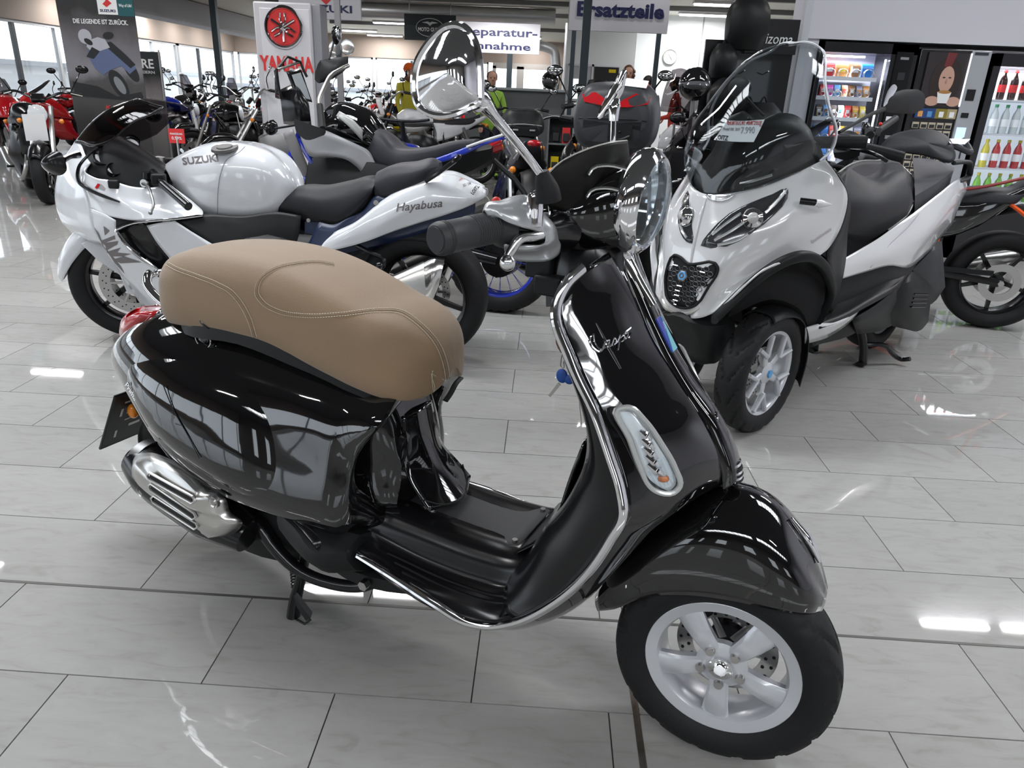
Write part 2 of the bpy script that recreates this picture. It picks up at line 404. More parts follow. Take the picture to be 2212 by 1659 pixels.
# booth walls behind the parts counter
struct('wall_booth', [bx(.25, 1.52, 15.9, 16.0, 0, 3.0), bx(1.60, 8.7, 17.6, 17.7, 0, 3.0), bx(1.52, 1.62, 15.9, 17.7, 0, 3.0)], mat('white_booth_panel', (.72, .75, .76), .6), angle=0)
for xx in (3.18, 5.2):
    struct('trim_%d' % (21 + int(xx > 4)), bx(xx, xx + .025, 17.585, 17.6, 0, 3), mat('panel_joint', (.3, .3, .32), .6))
# ---------------------------------------------------------------- posts
def post(name, x, y, z1, s, lab):
    o = struct(name, [bx(x - s / 2, x + s / 2, y - s / 2, y + s / 2, 0, z1), bx(x - s * .9, x + s * .9, y - s * .9, y + s * .9, 0, .02)], post_m)
    return o
post('trim_30', .425, 11.0, CZ, .11, '')
post('trim_31', .30, 12.6, CZ, .07, ''); post('trim_32', 1.62, 12.6, CZ, .07, '')
post('trim_33', -6.95, 16.2, LZ, .12, ''); post('trim_34', -2.83, 20, LZ, .2, ''); post('trim_35', -9.9, 13.2, CZ, .14, ''); post('trim_36', -10.2, 12.2, CZ, .14, '')
post('trim_37', -1.15, 21, LZ, .14, '')
# ---------------------------------------------------------------- roof beams, ducts
struct('trim_40', [bx(-8.7, -8.35, 9, BY, 2.55, 2.98), bx(-8.8, -8.25, 9, BY, 2.5, 2.56)], mat('grey_soffit_beam', (.40, .40, .41), .6))
for i, yy in enumerate((14.2, 16.0, 18.2, 22.0)):
    struct('trim_%d' % (41 + i), [bx(-6.2, 8.5, yy - .05, yy + .05, 2.92, 2.995)], beam_m)
duct_m = mat('galvanised_duct', (.55, .56, .57), .38, .8)
def duct(P, r, lab):
    tag(obj('air_duct', tube(P, r, 18, 5), duct_m), lab, 'duct')
duct([(-6.2, 17.2, 2.84), (-2, 17.2, 2.84), (.0, 17.2, 2.84)], .15, 'long galvanised ventilation duct running under the ceiling behind the signs')
duct([(-1.0, 18.9, 2.36), (-.2, 18.9, 2.36), (.0, 18.9, 2.28), (.06, 18.9, 2.05), (.06, 18.9, 1.4)], .11, 'bent silver duct dropping down right of the white two line sign')
duct([(.32, 17.4, 2.75), (.32, 17.4, 1.4)], .10, 'straight vertical silver duct beside the bent duct')
# ---------------------------------------------------------------- luminaires
lamp_on = mat('lit_tube', (1, 1, 1), .5, em=(1, .98, 1), es=9)
lamp_off = mat('luminaire_body', (.6, .6, .62), .5)
def zone_(x, y, z): return ('on the soffit over the left windows' if x < -9 and y > 14 else 'on the low back ceiling left of the centre' if z < 3.1 and x < -3 else 'on the low back ceiling above the two line sign' if z < 3.1 and x < 2 else 'on the low back ceiling right of the one word sign' if z < 3.1 else 'on the high roof %s' % ('on the left' if x < -3.5 else 'on the right' if x > 3 else 'in the middle'))
def luminaire(x0, x1, y, z, w=.1, par=None):
    t = thing('ceiling_light', 'slim lit linear luminaire ' + zone_(x0, y, z), 'ceiling light', ((x0 + x1) / 2, y, z), 0, 'linear luminaires ' + zone_(x0, y, z))
    L = (x1 - x0) / 2
    obj('housing', [bx(-L, L, -w / 2 - .02, w / 2 + .02, .0, .05)], lamp_off, t)
    area('luminaire_light', ((x0 + x1) / 2, y, z - .03), 2 * L, w, 34 * L * 2, c=(1, .98, .97))
    obj('tube', [bx(-L + .03, L - .03, -w / 2, w / 2, -.025, -.001)], lamp_on, t)
for a, b, y in ((-2.85, -.9, 6.85), (4.55, 5.3, 6.95), (5.45, 6.6, 6.95), (5.2, 6.3, 9.7), (-9.9, -8.9, 12.9), (-8.7, -8.3, 12.9), (-5.2, -3.9, 9.0), (.8, 2.0, 11.8), (-7.5, -6.2, 6.9), (3.2, 4.4, -1.4), (-6, -4.8, -1.2)):
    luminaire(a, b, y, CZ - .06)
for a, b, y in ((-1.85, -.43, 17.45), (-1.86, -1.35, 19.7), (-1.15, -.39, 19.7), (2.5, 3.35, 15.05), (2.52, 3.58, 16.8), (-5.1, -4.0, 15.5), (-4.9, -3.5, 21.5), (-6.6, -5.5, 24.7), (-6.2, -5.0, 26.3), (-.95, -.4, 24.8), (-.95, -.4, 26.3),
                (-10.7, -9.75, 19.0), (-10.8, -9.9, 20.9), (-10.5, -9.8, 22.6), (-10.4, -9.75, 24.2), (-10.3, -9.7, 25.7), (-10.6, -9.6, 17.2)):
    luminaire(a, b, y, LZ - .05, .14)

from mathutils.bvhtree import BVHTree
# ================================================================ WHEELS
def tread(kind, R, w):
    def fn(r, h, t):
        if r < R - .022: return r
        a = abs(h) / (w / 2)
        if kind == 1:
            k = (t * 15 / (2 * pi) + a * 1.3) % 1
            if a > .16 and k < .2: return r - .0065
            if a < .10 and a > .05: return r - .004
        elif kind == 2:
            k = (t * 34 / (2 * pi) + a * .4) % 1
            if k < .3 and .12 < a: return r - .010
            if a < .12 and k < .15: return r - .008
        return r
    return fn
def tyre_shape(R, w, rr, n=72, tk=0):
    H = R - rr; pr = [(rr - .006, .36), (rr + .004, .44), (rr + H * .3, .5), (rr + H * .55, .51), (rr + H * .72, .475)]
    m = 14 if tk else 6; top = []
    for i in range(m + 1):
        a = (.42 - .84 * i / m); top.append((rr + H * (.86 + .14 * cos(a / .42 * pi / 2) ** .7), a))
    pr = pr + top + [(r, -h) for r, h in pr[::-1]]
    return lathe([(r, h * w) for r, h in pr], n=n, fn=tread(tk, R, w) if tk else None)
def rect_spoke(a, r0, r1, w0, w1, h0, h1, t0, t1, skew=0., mid=None):
    """one solid spoke in the wheel plane (x,z), face at y=h"""
    secs = []
    st = [(r0, w0, h0, t0)] + ([mid] if mid else []) + [(r1, w1, h1, t1)]
    for i, (r, w, h, t) in enumerate(st):
        aa = a + skew * (r - r0); e = Vector((cos(aa), 0, sin(aa))); p = Vector((-sin(aa), 0, cos(aa))); y = Vector((0, 1, 0))
        secs.append([e * r + p * (w * k) + y * (h + t * q) for k, q in ((-.5, .25), (-.38, 0), (0, -.12), (.38, 0), (.5, .25), (.42, 1), (-.42, 1))])
    return loft(secs, 3, 1)
def rim_shape(rr, w, lip=.02, depth=.3, n=64):
    pr = [(rr + .002, .43 * w), (rr - .004, .47 * w), (rr - lip * .5, .45 * w), (rr - lip, .42 * w), (rr - lip - .006, .3 * w), (rr - lip - .004, 0), (rr - lip - .006, -.3 * w), (rr - lip, -.42 * w), (rr - lip * .5, -.45 * w), (rr - .004, -.47 * w), (rr + .002, -.43 * w), (rr - .006, -.3 * w), (rr - .008, .3 * w)]
    return lathe(pr, n=n, closed=True)
def disc_shape(R, r, y, holes=0, t=.004):
    sh = [lathe([(r, y), (R, y), (R, y + t), (r, y + t)], n=48, closed=True)]
    return sh
def dots(Rm, y, n, r, rings=1, off=.0):
    sh = []
    for k in range(n):
        for q in range(rings):
            a = 2 * pi * (k + .33 * q) / n; R = Rm + (q - (rings - 1) / 2) * r * 4.2
            c = Vector((R * cos(a), y, R * sin(a))); sh.append(cyl(c + Vector((0, -off, 0)), c + Vector((0, off, 0)), r, n=7))
    return sh
def wheel(par, name, c, R, w, rr, style, m, yaw=0, side=-1, discs=(), disc_r=.1, tk=0, n=72, hubm=None, wm=None):
    rim = [rim_shape(rr, w * .82, .026 if style == 'vespa' else .016)]
    s = side
    if style == 'vespa':
        for k in range(5):
            a = -pi / 2 + 2 * pi * k / 5 + .03
            rim.append(rect_spoke(a, .026, .128, .034, .056, s * w * .30, s * w * .30, -s * .022, -s * .02, mid=(.075, .044, s * w * .36, -s * .024)))
        rim.append(lathe([(0, s * w * .1), (.046, s * w * .1), (.05, s * w * .26), (.036, s * w * .33), (0, s * w * .33)], n=30))
    elif style == 'y5':
        for k in range(5):
            a = -pi / 2 + 2 * pi * k / 5 + .2
            rim.append(rect_spoke(a, .03, .095, .034, .026, s * w * .3, s * w * .34, -s * .02, -s * .02))
            for q in (-1, 1):
                e0 = Vector((cos(a) * .085, s * w * .34, sin(a) * .085)); b = a + q * .30; e1 = Vector((cos(b) * (rr - .014), s * w * .36, sin(b) * (rr - .014)))
                rim.append(tube([e0, e1], [.013, .012], 8, flat=.8))
        rim.append(lathe([(0, s * w * .1), (.045, s * w * .1), (.045, s * w * .3), (.03, s * w * .38), (0, s * w * .38)], n=24))
    elif style == 'wire':
        for k in range(18):
            for q in (-1, 1):
                a = 2 * pi * k / 18; b = a + q * .55
                rim.append(tube([(cos(a) * .03, q * .03, sin(a) * .03), (cos(b) * (rr - .012), 0, sin(b) * (rr - .012))], .0016, 4))
        rim.append(lathe([(0, -.05), (.035, -.05), (.035, -.035), (.022, -.03), (.022, .03), (.035, .035), (.035, .05), (0, .05)], n=16))
    else:
        ns = int(style)
        for k in range(ns):
            a = -pi / 2 + 2 * pi * k / ns
            rim.append(rect_spoke(a, .03, rr - .012, .034, .022, -.014, -.012, .028, .024))
            if ns <= 3 or style == '5y': pass
        rim.append(lathe([(0, -.045), (.04, -.045), (.04, .045), (0, .045)], n=20))
    o = obj(name, rim, m, par, loc=c, rz=yaw)
    obj('tyre', [tyre_shape(R, w, rr, n, tk)], rubber, o)
    for y in discs:
        obj('brake_disc', disc_shape(disc_r, disc_r * .68, y - .002) + [rect_spoke(2 * pi * k / 6, .02, disc_r * .72, .016, .012, y, y, .004, .004) for k in range(6)], steel, o)
        if n >= 72: obj('disc_hole', dots(disc_r * .84, y, 22, .0035, 2, .0034), plastic, o)
    return o
# ================================================================ BLACK SCOOTER (front of the picture)
vsp = thing('scooter', 'glossy black retro scooter with tan seat and round headlight in the foreground', 'scooter', (.406, 1.170, 0), radians(-24))
fw = wheel(vsp, 'front_wheel', (0, 0, .217), .217, .118, .152, 'vespa', silver_paint, radians(2.2), -1, (.028,), .10, 1, 208)
obj('hub_cap', [lathe([(0, -.050), (.012, -.050), (.017, -.046), (.024, -.045), (.024, -.036), (0, -.036)], n=24), ], chrome, fw)
for k in range(5):
    a = -pi / 2 + 2 * pi * k / 5 + .03
    obj('wheel_bolt', [cyl((.040 * cos(a), -.047, .040 * sin(a)), (.040 * cos(a), -.036, .040 * sin(a)), .0085, .010, 12)], steel, fw)
rw = wheel(vsp, 'rear_wheel', (-1.335, 0, .262), .222, .122, .152, 'vespa', silver_paint, 0, 1, (), .1, 1, 128)
# front mudguard
fr_rows = []
prof = [(-.262, .262, .300), (-.215, .300, .43), (-.14, .362, .525), (-.06, .398, .582), (.02, .415, .580), (.085, .418, .532), (.128, .410, .474), (.152, .400, .428)]
for i, (x, zb, zt) in enumerate(prof):
    wd = (.055, .078, .092, .096, .094, .086, .066, .028)[i]
    zb2 = zb + (0 if i < 6 else .005)
    xb = (-.252, -.21, -.150, -.075, .005, .078, .128, .15)[i]
    fr_rows.append([(xb, -wd, zb2), ((x + xb) / 2, -wd * 1.04, zb2 + (zt - zb2) * .42), (x, -wd * .84, zb2 + (zt - zb2) * .78), (x, -wd * .42, zt - .008), (x, 0, zt), (x, wd * .42, zt - .008), (x, wd * .84, zb2 + (zt - zb2) * .78), ((x + xb) / 2, wd * 1.04, zb2 + (zt - zb2) * .42), (xb, wd, zb2)])
fen = obj('front_fender', sheet(fr_rows, 5, 5), black_paint, vsp, thick=.003)
obj('fender_tip_strip', [tube([(.070, 0, .555), (.105, 0, .520), (.130, 0, .484)], [.005, .009, .004], 10, 4)], chrome, fen)  # small chrome strip laid along the fender tip
# single sided fork arm
obj('fork_arm', [tube([(-.07, .085, .50), (-.06, .09, .36), (0, .085, .222)], [.024, .026, .03], 12, 4), cyl((0, .05, .222), (0, .105, .222), .04, n=20)], plastic_gl, vsp)
obj('brake_caliper', [box((-.075, .045, .275), (.055, .05, .07), rot('Y', 35))], plastic, vsp, bev=.008)
obj('shock_absorber', [tube([(-.035 + .008 * cos(t * 2.2), .045 + .018 * sin(t * 2.2), .30 + t * .012) for t in [k * .5 for k in range(30)]], .004, 6), cyl((-.03, .045, .26), (-.04, .045, .52), .012)], plastic, vsp)
# leg shield: painted outer skin. rows from the top down, columns from the centre ridge to the edge
LS = [
 [(-.303, 0, .992), (-.300, -.06, .992), (-.306, -.12, .982), (-.325, -.168, .958)],
 [(-.262, 0, .932), (-.270, -.08, .932), (-.296, -.145, .93), (-.330, -.192, .922)],
 [(-.203, 0, .838), (-.214, -.08, .838), (-.245, -.150, .84), (-.294, -.200, .842)],
 [(-.142, 0, .762), (-.156, -.08, .762), (-.192, -.150, .762), (-.243, -.206, .762)],
 [(-.090, 0, .703), (-.108, -.08, .702), (-.155, -.155, .700), (-.212, -.210, .700)],
 [(-.058, 0, .650), (-.085, -.08, .647), (-.132, -.158, .642), (-.184, -.215, .638)],
 [(-.048, 0, .607), (-.080, -.075, .600), (-.128, -.165, .590), (-.175, -.220, .603)],
 [(-.120, 0, .570), (-.125, -.075, .560), (-.155, -.165, .535), (-.192, -.222, .548)],
 [(-.200, 0, .500), (-.195, -.09, .475), (-.200, -.170, .445), (-.228, -.224, .466)],
 [(-.262, 0, .400), (-.255, -.09, .385), (-.255, -.170, .355), (-.290, -.225, .378)],
 [(-.325, 0, .315), (-.325, -.09, .305), (-.325, -.170, .285), (-.357, -.226, .314)],
 [(-.400, 0, .262), (-.395, -.09, .255), (-.395, -.170, .243), (-.414, -.226, .281)],
 [(-.480, 0, .238), (-.475, -.09, .236), (-.475, -.165, .236), (-.468, -.224, .268)],
 [(-.560, 0, .232), (-.555, -.09, .232), (-.555, -.160, .240), (-.545, -.218, .278)],
 [(-.680, 0, .232), (-.670, -.09, .232), (-.670, -.150, .248), (-.655, -.206, .296)],
 [(-.800, 0, .235), (-.790, -.08, .235), (-.775, -.130, .255), (-.752, -.192, .305)],
]
def mrow(r): return r[::-1] + [(x, -y, z) for x, y, z in r[1:]]
lsh = obj('leg_shield', sheet([mrow(r) for r in LS], 6, 5), black_paint, vsp, thick=.004)
edge = [LS[i][3] for i in range(16)]
top_edge = [(-.303, -.0, .996), (-.301, -.06, .995), (-.307, -.12, .986)]
for s_ in (1, -1):
    obj('chrome_trim', tube([(x, y * s_, z) for x, y, z in [(-.312, -.135, .980)] + edge], .0085, 10, 8, flat=1.25), chrome, lsh)
# thick inner leg shield (knee side)
INN = []
for i, t in zip(range(1, 11), (.022, .032, .046, .060, .090, .108, .112, .115, .085, .055)):
    e = LS[i][3]; lift = (0, 0, 0, 0, 0, 0, 0, 0, .01, .02, .02)[i]
    INN.append([(e[0] - .006, e[1] * .97, e[2]), (e[0] - t * .55, e[1] * .92, e[2] - .004 + lift * .2), (e[0] - t, e[1] * .72, e[2] - .008 + lift), (e[0] - t * 1.06, e[1] * .4, e[2] - .008 + lift * 2), (e[0] - t * 1.06, 0, e[2] - .008 + lift * 2.3)])
inn = obj('inner_leg_shield', sheet([r + [(x, -y, z) for x, y, z in r[:-1][::-1]] for r in INN], 5, 5), plastic_gl, vsp, thick=.003)
obj('glovebox_lid', sheet([[(-.292, -.11, .66), (-.298, 0, .66), (-.292, .11, .66)], [(-.306, -.12, .60), (-.312, 0, .60), (-.306, .12, .60)], [(-.330, -.11, .50), (-.336, 0, .50), (-.330, .11, .50)]], 4, 5), black_paint, vsp, thick=.006)
tr = [(-.262, .94), (-.262, .932)]
# upper steering column cover between shield and handlebar
obj('steering_collar', [loft([[(-.40, -.07, .885), (-.28, -.06, .925), (-.28, .06, .925), (-.40, .07, .885)], [(-.405, -.065, .96), (-.30, -.055, .99), (-.30, .055, .99), (-.405, .065, .96)], [(-.41, -.05, 1.02), (-.32, -.045, 1.03), (-.32, .045, 1.03), (-.41, .05, 1.02)]], 3, 4)], plastic_gl, vsp)
obj('column_bracket', [box((-.415, -.055, .965), (.05, .06, .055)), box((-.39, -.075, .93), (.05, .05, .035))], plastic, vsp, bev=.004)
# horn cover ("tie") down the middle of the shield
HC = [(-0.3098,0,0.9882),(-0.2606,0,0.9281),(-0.2264,0,0.8739),(-0.1902,0,0.8195),(-0.14,0,0.7568),(-0.0911,0,0.7045),(-0.0674,0,0.6661),(-0.048,0,0.6244),(-0.0431,0,0.602)]
hrows = []
for i, p in enumerate(HC):
    wd = (.012, .016, .022, .024, .026, .029, .031, .033, .034)[i]; q = Vector(p) + Vector((.006, 0, .004)); b = (.010, .010, .010, .010, .010, .011, .013, .014, .014)[i]
    hrows.append([(q.x - b * .9, -wd * 1.1, q.z - b * .8), (q.x + b * .2, -wd * .85, q.z + b * .1), (q.x + b * .5, 0, q.z + b * .35), (q.x + b * .2, wd * .85, q.z + b * .1), (q.x - b * .9, wd * 1.1, q.z - b * .8)])
hc = obj('horn_cover', sheet(hrows, 6, 4), black_paint, vsp, thick=.002)
obj('chrome_spine', [loft([[(p.x - .010, -w, p.z - .008), (p.x + .012, -w * .8, p.z + .008), (p.x + .016, 0, p.z + .012), (p.x + .012, w * .8, p.z + .008), (p.x - .010, w, p.z - .008)] for p, w in [(Vector((-0.3102,0,0.9922)), .011), (Vector((-0.293,0,0.9754)), .012), (Vector((-0.2608,0,0.9298)), .013), (Vector((-0.2346,0,0.8939)), .010)]], 4, 3)], chrome, hc)
def hc_at(t):
    P = spl(HC, 12); i = t * (len(P) - 1); k = min(int(i), len(P) - 2); p = P[k].lerp(P[k + 1], i - k); d = (P[k + 1] - P[k]).normalized(); n = Vector((-d.z, 0, d.x)); n = n if n.x > 0 else -n
    return p, d, n
p, d, n = hc_at(.315)
em0 = p + n * .013
obj('emblem_plate', slab([em0 + d * a + Vector((0, b, 0)) for a, b in ((-.032, -.013), (.034, -.015), (.036, .015), (-.032, .013))], n * .003), mat('emblem_blue', (.03, .06, .42), .15, coat=1), hc)
obj('emblem_half', slab([em0 + n * .0032 + d * a + Vector((0, b, 0)) for a, b in ((-.020, .011), (.034, -.013), (.034, .013), (-.030, .012))], n * .0012), mat('emblem_cyan', (.22, .62, .72), .15, coat=1), hc)
for k in range(6):
    p, d, n = hc_at(.855 + k * .026)
    q = p + n * .014; wd = .026
    if k % 2 == 0:
        obj('chrome_slat', [tube([q + Vector((-.014, -wd - .006, 0)), q + Vector((0, -wd * .6, 0)), q + n * .003, q + Vector((0, wd * .6, 0)), q + Vector((-.014, wd + .006, 0))], .0042, 6, 4)], chrome, hc)
    else:
        obj('grille_slot', [tube([q + Vector((-.012, -wd, 0)), q + Vector((0, -wd * .5, 0)), q + Vector((0, wd * .5, 0)), q + Vector((-.012, wd, 0))], .0052, 6, 3)], plastic, hc)
obj('cover_eyelet', [tube([(p.x, y, p.z) for p, y in [(Vector((-0.1037,0,0.6987)) + Vector((.016 - .005 * sin(t), -.004, .014 + .012 * cos(t))), .012 * sin(t)) for t in [k * pi / 6 for k in range(12)]]], .0022, 6, closed=True)], chrome, hc)
# indicators in the shield
EYE_V = Matrix.Rotation(radians(24), 3, 'Z') @ (Vector((0, 0, 1.2342)) - Vector((.406, 1.170, 0)))
def bvh(o): return BVHTree.FromPolygons([v.co for v in o.data.vertices], [tuple(p.vertices) for p in o.data.polygons])
def onto(bv, pts, lift=.001, eye=None):
    """lay a drawn line on a curved surface"""
    out = []; E = eye or EYE_V
    for p in pts:
        d = (Vector(p) - E).normalized(); h = bv.ray_cast(E, d)
        if h[0] is None or (h[0] - Vector(p)).length > .22: h = bv.find_nearest(Vector(p))
        n = h[1] if h[1].dot(d) < 0 else -h[1]
        out.append(h[0] + n * lift)
    return out
def patch(name, outline, nrm, h, m, par, steps=4, edge=.0):
    c = sum((Vector(p) for p in outline), Vector()) / len(outline); N = Vector(nrm).normalized(); P = spl(outline, 4, True); vs = []; f = []
    for i in range(steps + 1):
        s = 1 - i / steps * .999; k = sqrt(max(0, 1 - s * s)) if edge == 0 else (1 if i else 0)
        vs += [c + (p - c) * s + N * h * k for p in P]
    f = grid_faces(steps + 1, len(P), False, True)
    return obj(name, (vs, f), m, par)
def inset_ring(outline, t):
    c = sum((Vector(p) for p in outline), Vector()) / len(outline)
    return [Vector(p) + (c - Vector(p)).normalized() * t for p in outline]
IND = [(-0.2171,-0.19,0.7729),(-0.2008,-0.184,0.7777),(-0.1775,-0.172,0.7565),(-0.1468,-0.16,0.7151),(-0.1209,-0.15,0.6714),(-0.111,-0.147,0.6413),(-0.1185,-0.152,0.6301),(-0.1461,-0.168,0.6334),(-0.1565,-0.174,0.643),(-0.1722,-0.18,0.6727),(-0.1947,-0.186,0.7246)]
nI = Vector((.86, -.48, .15)).normalized()
for s_ in (1, -1):
    out = [Vector((p[0], p[1] * s_, p[2])) + Vector((nI.x, nI.y * s_, nI.z)) * (.010 if s_ > 0 else -.008) for p in IND]
    NN = (nI.x, nI.y * s_, nI.z)
    iu = patch('front_indicator', [p - Vector(NN) * .012 for p in out], NN, .014, mat('indicator_reflector', (.82, .83, .84), .3, m=.3), vsp, 3, 1)
    obj('bezel', [tube([p - Vector(NN) * .002 for p in spl(out, 4, True)], .005, 8, closed=True)], mat('silver_bezel', (.50, .51, .50), .3, m=.4, coat=.3), iu)
    inn_ = inset_ring(out, .006)
    patch('lens', inn_, NN, .009, lens, iu)
    c = (out[4] + out[8]) / 2 + Vector(NN) * .001
    for k in range(5):
        t = .18 + k * .13; a = out[9].lerp(out[1], t * 1.0) ; b = out[6].lerp(out[2], t)
        obj('reflector_facet', [tube([a.lerp(b, .22) + Vector(NN) * .003, a.lerp(b, .5) + Vector(NN) * .004, a.lerp(b, .78) + Vector(NN) * .003], [.003, .0075, .003], 8, 3)], chrome, iu)
    obj('amber_bulb', [ball(c - Vector(NN) * .004, .008, 10, 6, (1.6, 1, 1)), ball(c + Vector((-.02, -.008 * s_, .02)) - Vector(NN) * .004, .006, 8, 5)], mat('faint_amber', (.6, .2, .08), .3), iu)
    for k in range(5):
        a = out[8].lerp(out[7], k / 5) + Vector(NN) * .006; b = out[5].lerp(out[4], .2 + k / 7)
        q = a.lerp(b, .5)
    for k in range(6):
        t = .1 + k * .14; a = out[7].lerp(out[5], t) + Vector(NN) * .004; b = out[9].lerp(out[3], t) + Vector(NN) * .007
        obj('lens_rib', [tube([a.lerp(b, .15), a.lerp(b, .85)], .0016, 5)], lens, iu)
# script badge on the shield
_bs = bvh(lsh)
def stroke(name, P, r, k=5, par=None, n=6): return obj(name, [tube(onto(_bs, spl(P, k), .0035), r, n)], chrome, par)
bd = stroke('script_badge', [(-0.2832,-0.14,0.8732),(-0.2875,-0.142,0.8649),(-0.2805,-0.142,0.8499),(-0.2696,-0.139,0.8446),(-0.2644,-0.136,0.8561),(-0.2649,-0.135,0.8663),(-0.2685,-0.135,0.8697)], .0017, 5, vsp)
stroke('letter', [(-0.2832,-0.14,0.8732),(-0.2779,-0.142,0.8585),(-0.2701,-0.139,0.8494),(-0.264,-0.136,0.8513)], .0014, 5, bd)
for P in ([(-0.2635,-0.135,0.8511),(-0.2579,-0.132,0.8579),(-0.2577,-0.132,0.8644),(-0.2617,-0.134,0.8626),(-0.26,-0.134,0.8532),(-0.254,-0.131,0.8559)],
          [(-0.254,-0.131,0.8559),(-0.2506,-0.128,0.8686),(-0.2467,-0.128,0.8621),(-0.2504,-0.13,0.8571)],
          [(-0.2461,-0.127,0.8611),(-0.2432,-0.125,0.874),(-0.2433,-0.127,0.8486),(-0.2414,-0.125,0.8711),(-0.2375,-0.123,0.8737),(-0.2372,-0.124,0.8659),(-0.2406,-0.125,0.8632)],
          [(-0.2318,-0.12,0.8787),(-0.2356,-0.122,0.8753),(-0.2341,-0.122,0.8684),(-0.2308,-0.12,0.8773),(-0.2293,-0.12,0.8703),(-0.2261,-0.118,0.8792)]):
    stroke('letter', P, .0014, 5, bd)
stroke('underline', [(-0.2745,-0.141,0.8434),(-0.2557,-0.131,0.8572),(-0.228,-0.12,0.8881)], .0013, 6, bd)
stroke('long_stroke', [(-0.2822,-0.136,0.8908),(-0.2651,-0.134,0.8644),(-0.2336,-0.13,0.8186)], [.0008, .0024, .0008], 6, bd)
# ---- floor with centre mat, steps and ribs
FL = []
for x, zt, zs in ((-.36, .395, .355), (-.41, .368, .312), (-.50, .358, .300), (-.62, .362, .302), (-.76, .372, .322), (-.90, .38, .33)):
    ze = {-.36: .312, -.41: .284, -.50: .270, -.62: .288, -.76: .304, -.90: .32}[x]
    FL.append([(x, -.222 if x > -.7 else -.19, ze - .006), (x, -.212 if x > -.7 else -.185, ze + .004), (x, -.155, zs - .008), (x, -.138, zs), (x, -.122, zt - .018), (x, -.108, zt), (x, 0, zt), (x, .108, zt), (x, .122, zt - .018), (x, .138, zs), (x, .155, zs - .008), (x, .212 if x > -.7 else .185, ze + .004), (x, .222 if x > -.7 else .19, ze - .006)])
flo = obj('floor_board', sheet(FL, 5, 4), plastic_gl, vsp, thick=.004)
obj('floor_mat', sheet([[(x, -.088, z), (x, 0, z + .002), (x, .088, z)] for x, z in ((-.425, .372), (-.50, .363), (-.62, .367), (-.73, .375))], 4, 4), mat('ribbed_rubber_mat', (.035, .035, .037), .55, bump=(600, .3)), vsp, thick=.006)
for x, y in ((-.44, -.07), (-.44, .07), (-.71, -.07), (-.71, .07)):
    obj('mat_screw', [cyl((x, y, .368), (x, y, .380), .006, n=10)], steel, vsp)
for s_ in (1, -1):
    for k in range(4):
        y = -(.158 + .0155 * k) * s_
        obj('foot_rib', [tube([(x, y, z) for x, z in ((-.33 - .0 * k, .365 - .012 * k), (-.375, .322 - .008 * k), (-.43, .300 - .006 * k), (-.52, .293 - .006 * k), (-.70 + .03 * k, .308 - .004 * k))], .004, 6, 5)], plastic_gl, vsp)
    obj('front_step_wall', sheet([[(-.30, -.13 * s_, .50), (-.285, -.19 * s_, .47)], [(-.345, -.135 * s_, .41), (-.335, -.205 * s_, .36)], [(-.40, -.14 * s_, .33), (-.40, -.21 * s_, .295)]], 4, 3), plastic_gl, vsp, thick=.003)
obj('tunnel_front', sheet([[(-.325, -.12, .52), (-.33, 0, .53), (-.325, .12, .52)], [(-.365, -.12, .43), (-.37, 0, .435), (-.365, .12, .43)], [(-.42, -.115, .375), (-.42, 0, .375), (-.42, .115, .375)]], 5, 5), plastic_gl, vsp, thick=.003)
obj('access_flap', sheet([[(-0.2926,-0.1,0.6122), (-0.2608,-0.17,0.666)], [(-0.314,-0.1,0.5272), (-0.2739,-0.17,0.5939)], [(-0.3259,-0.1,0.4669), (-0.2907,-0.165,0.529)]], 4, 3), black_paint, vsp, thick=.004)
# ---- rear body
RB = [
 (-1.655, [(0, .560), (-.03, .558), (-.055, .552), (-.062, .54), (-.050, .525), (-.03, .52), (0, .515)]),
 (-1.615, [(0, .612), (-.05, .607), (-.090, .585), (-.100, .545), (-.078, .50), (-.045, .478), (0, .468)]),
 (-1.54, [(0, .664), (-.07, .658), (-.123, .622), (-.142, .56), (-.112, .478), (-.07, .452), (0, .44)]),
 (-1.44, [(0, .703), (-.08, .698), (-.145, .652), (-.178, .565), (-.158, .448), (-.10, .43), (0, .42)]),
 (-1.30, [(0, .720), (-.09, .715), (-.155, .662), (-.202, .55), (-.200, .395), (-.13, .39), (0, .41)]),
 (-1.14, [(0, .705), (-.10, .702), (-.155, .650), (-.204, .53), (-.216, .356), (-.13, .38), (0, .41)]),
 (-1.00, [(0, .690), (-.10, .687), (-.150, .640), (-.196, .52), (-.212, .345), (-.13, .36), (0, .40)]),
 (-.88, [(0, .675), (-.10, .672), (-.150, .630), (-.190, .51), (-.205, .345), (-.13, .34), (0, .36)]),
 (-.80, [(0, .662), (-.10, .659), (-.148, .620), (-.182, .51), (-.195, .345), (-.12, .32), (0, .32)]),
]
RBS = [[(x, y, z) for y, z in q] for x, q in RB]
RBS.append([(-.700, 0, .650), (-.700, -.10, .648), (-.705, -.144, .618), (-.768, -.166, .52), (-.772, -.170, .43), (-.735, -.12, .36), (-.735, 0, .36)])
RBS.append([(-.705, 0, .640), (-.705, -.09, .638), (-.712, -.132, .61), (-.775, -.152, .52), (-.778, -.155, .44), (-.745, -.11, .38), (-.745, 0, .38)])
RBS.append([(-.83, 0, .62), (-.83, -.08, .618), (-.83, -.115, .59), (-.85, -.125, .52), (-.85, -.12, .45), (-.84, -.08, .40), (-.84, 0, .40)])
body = obj('rear_body', loft(RBS, 6, 6, True), black_paint, vsp, angle=55)
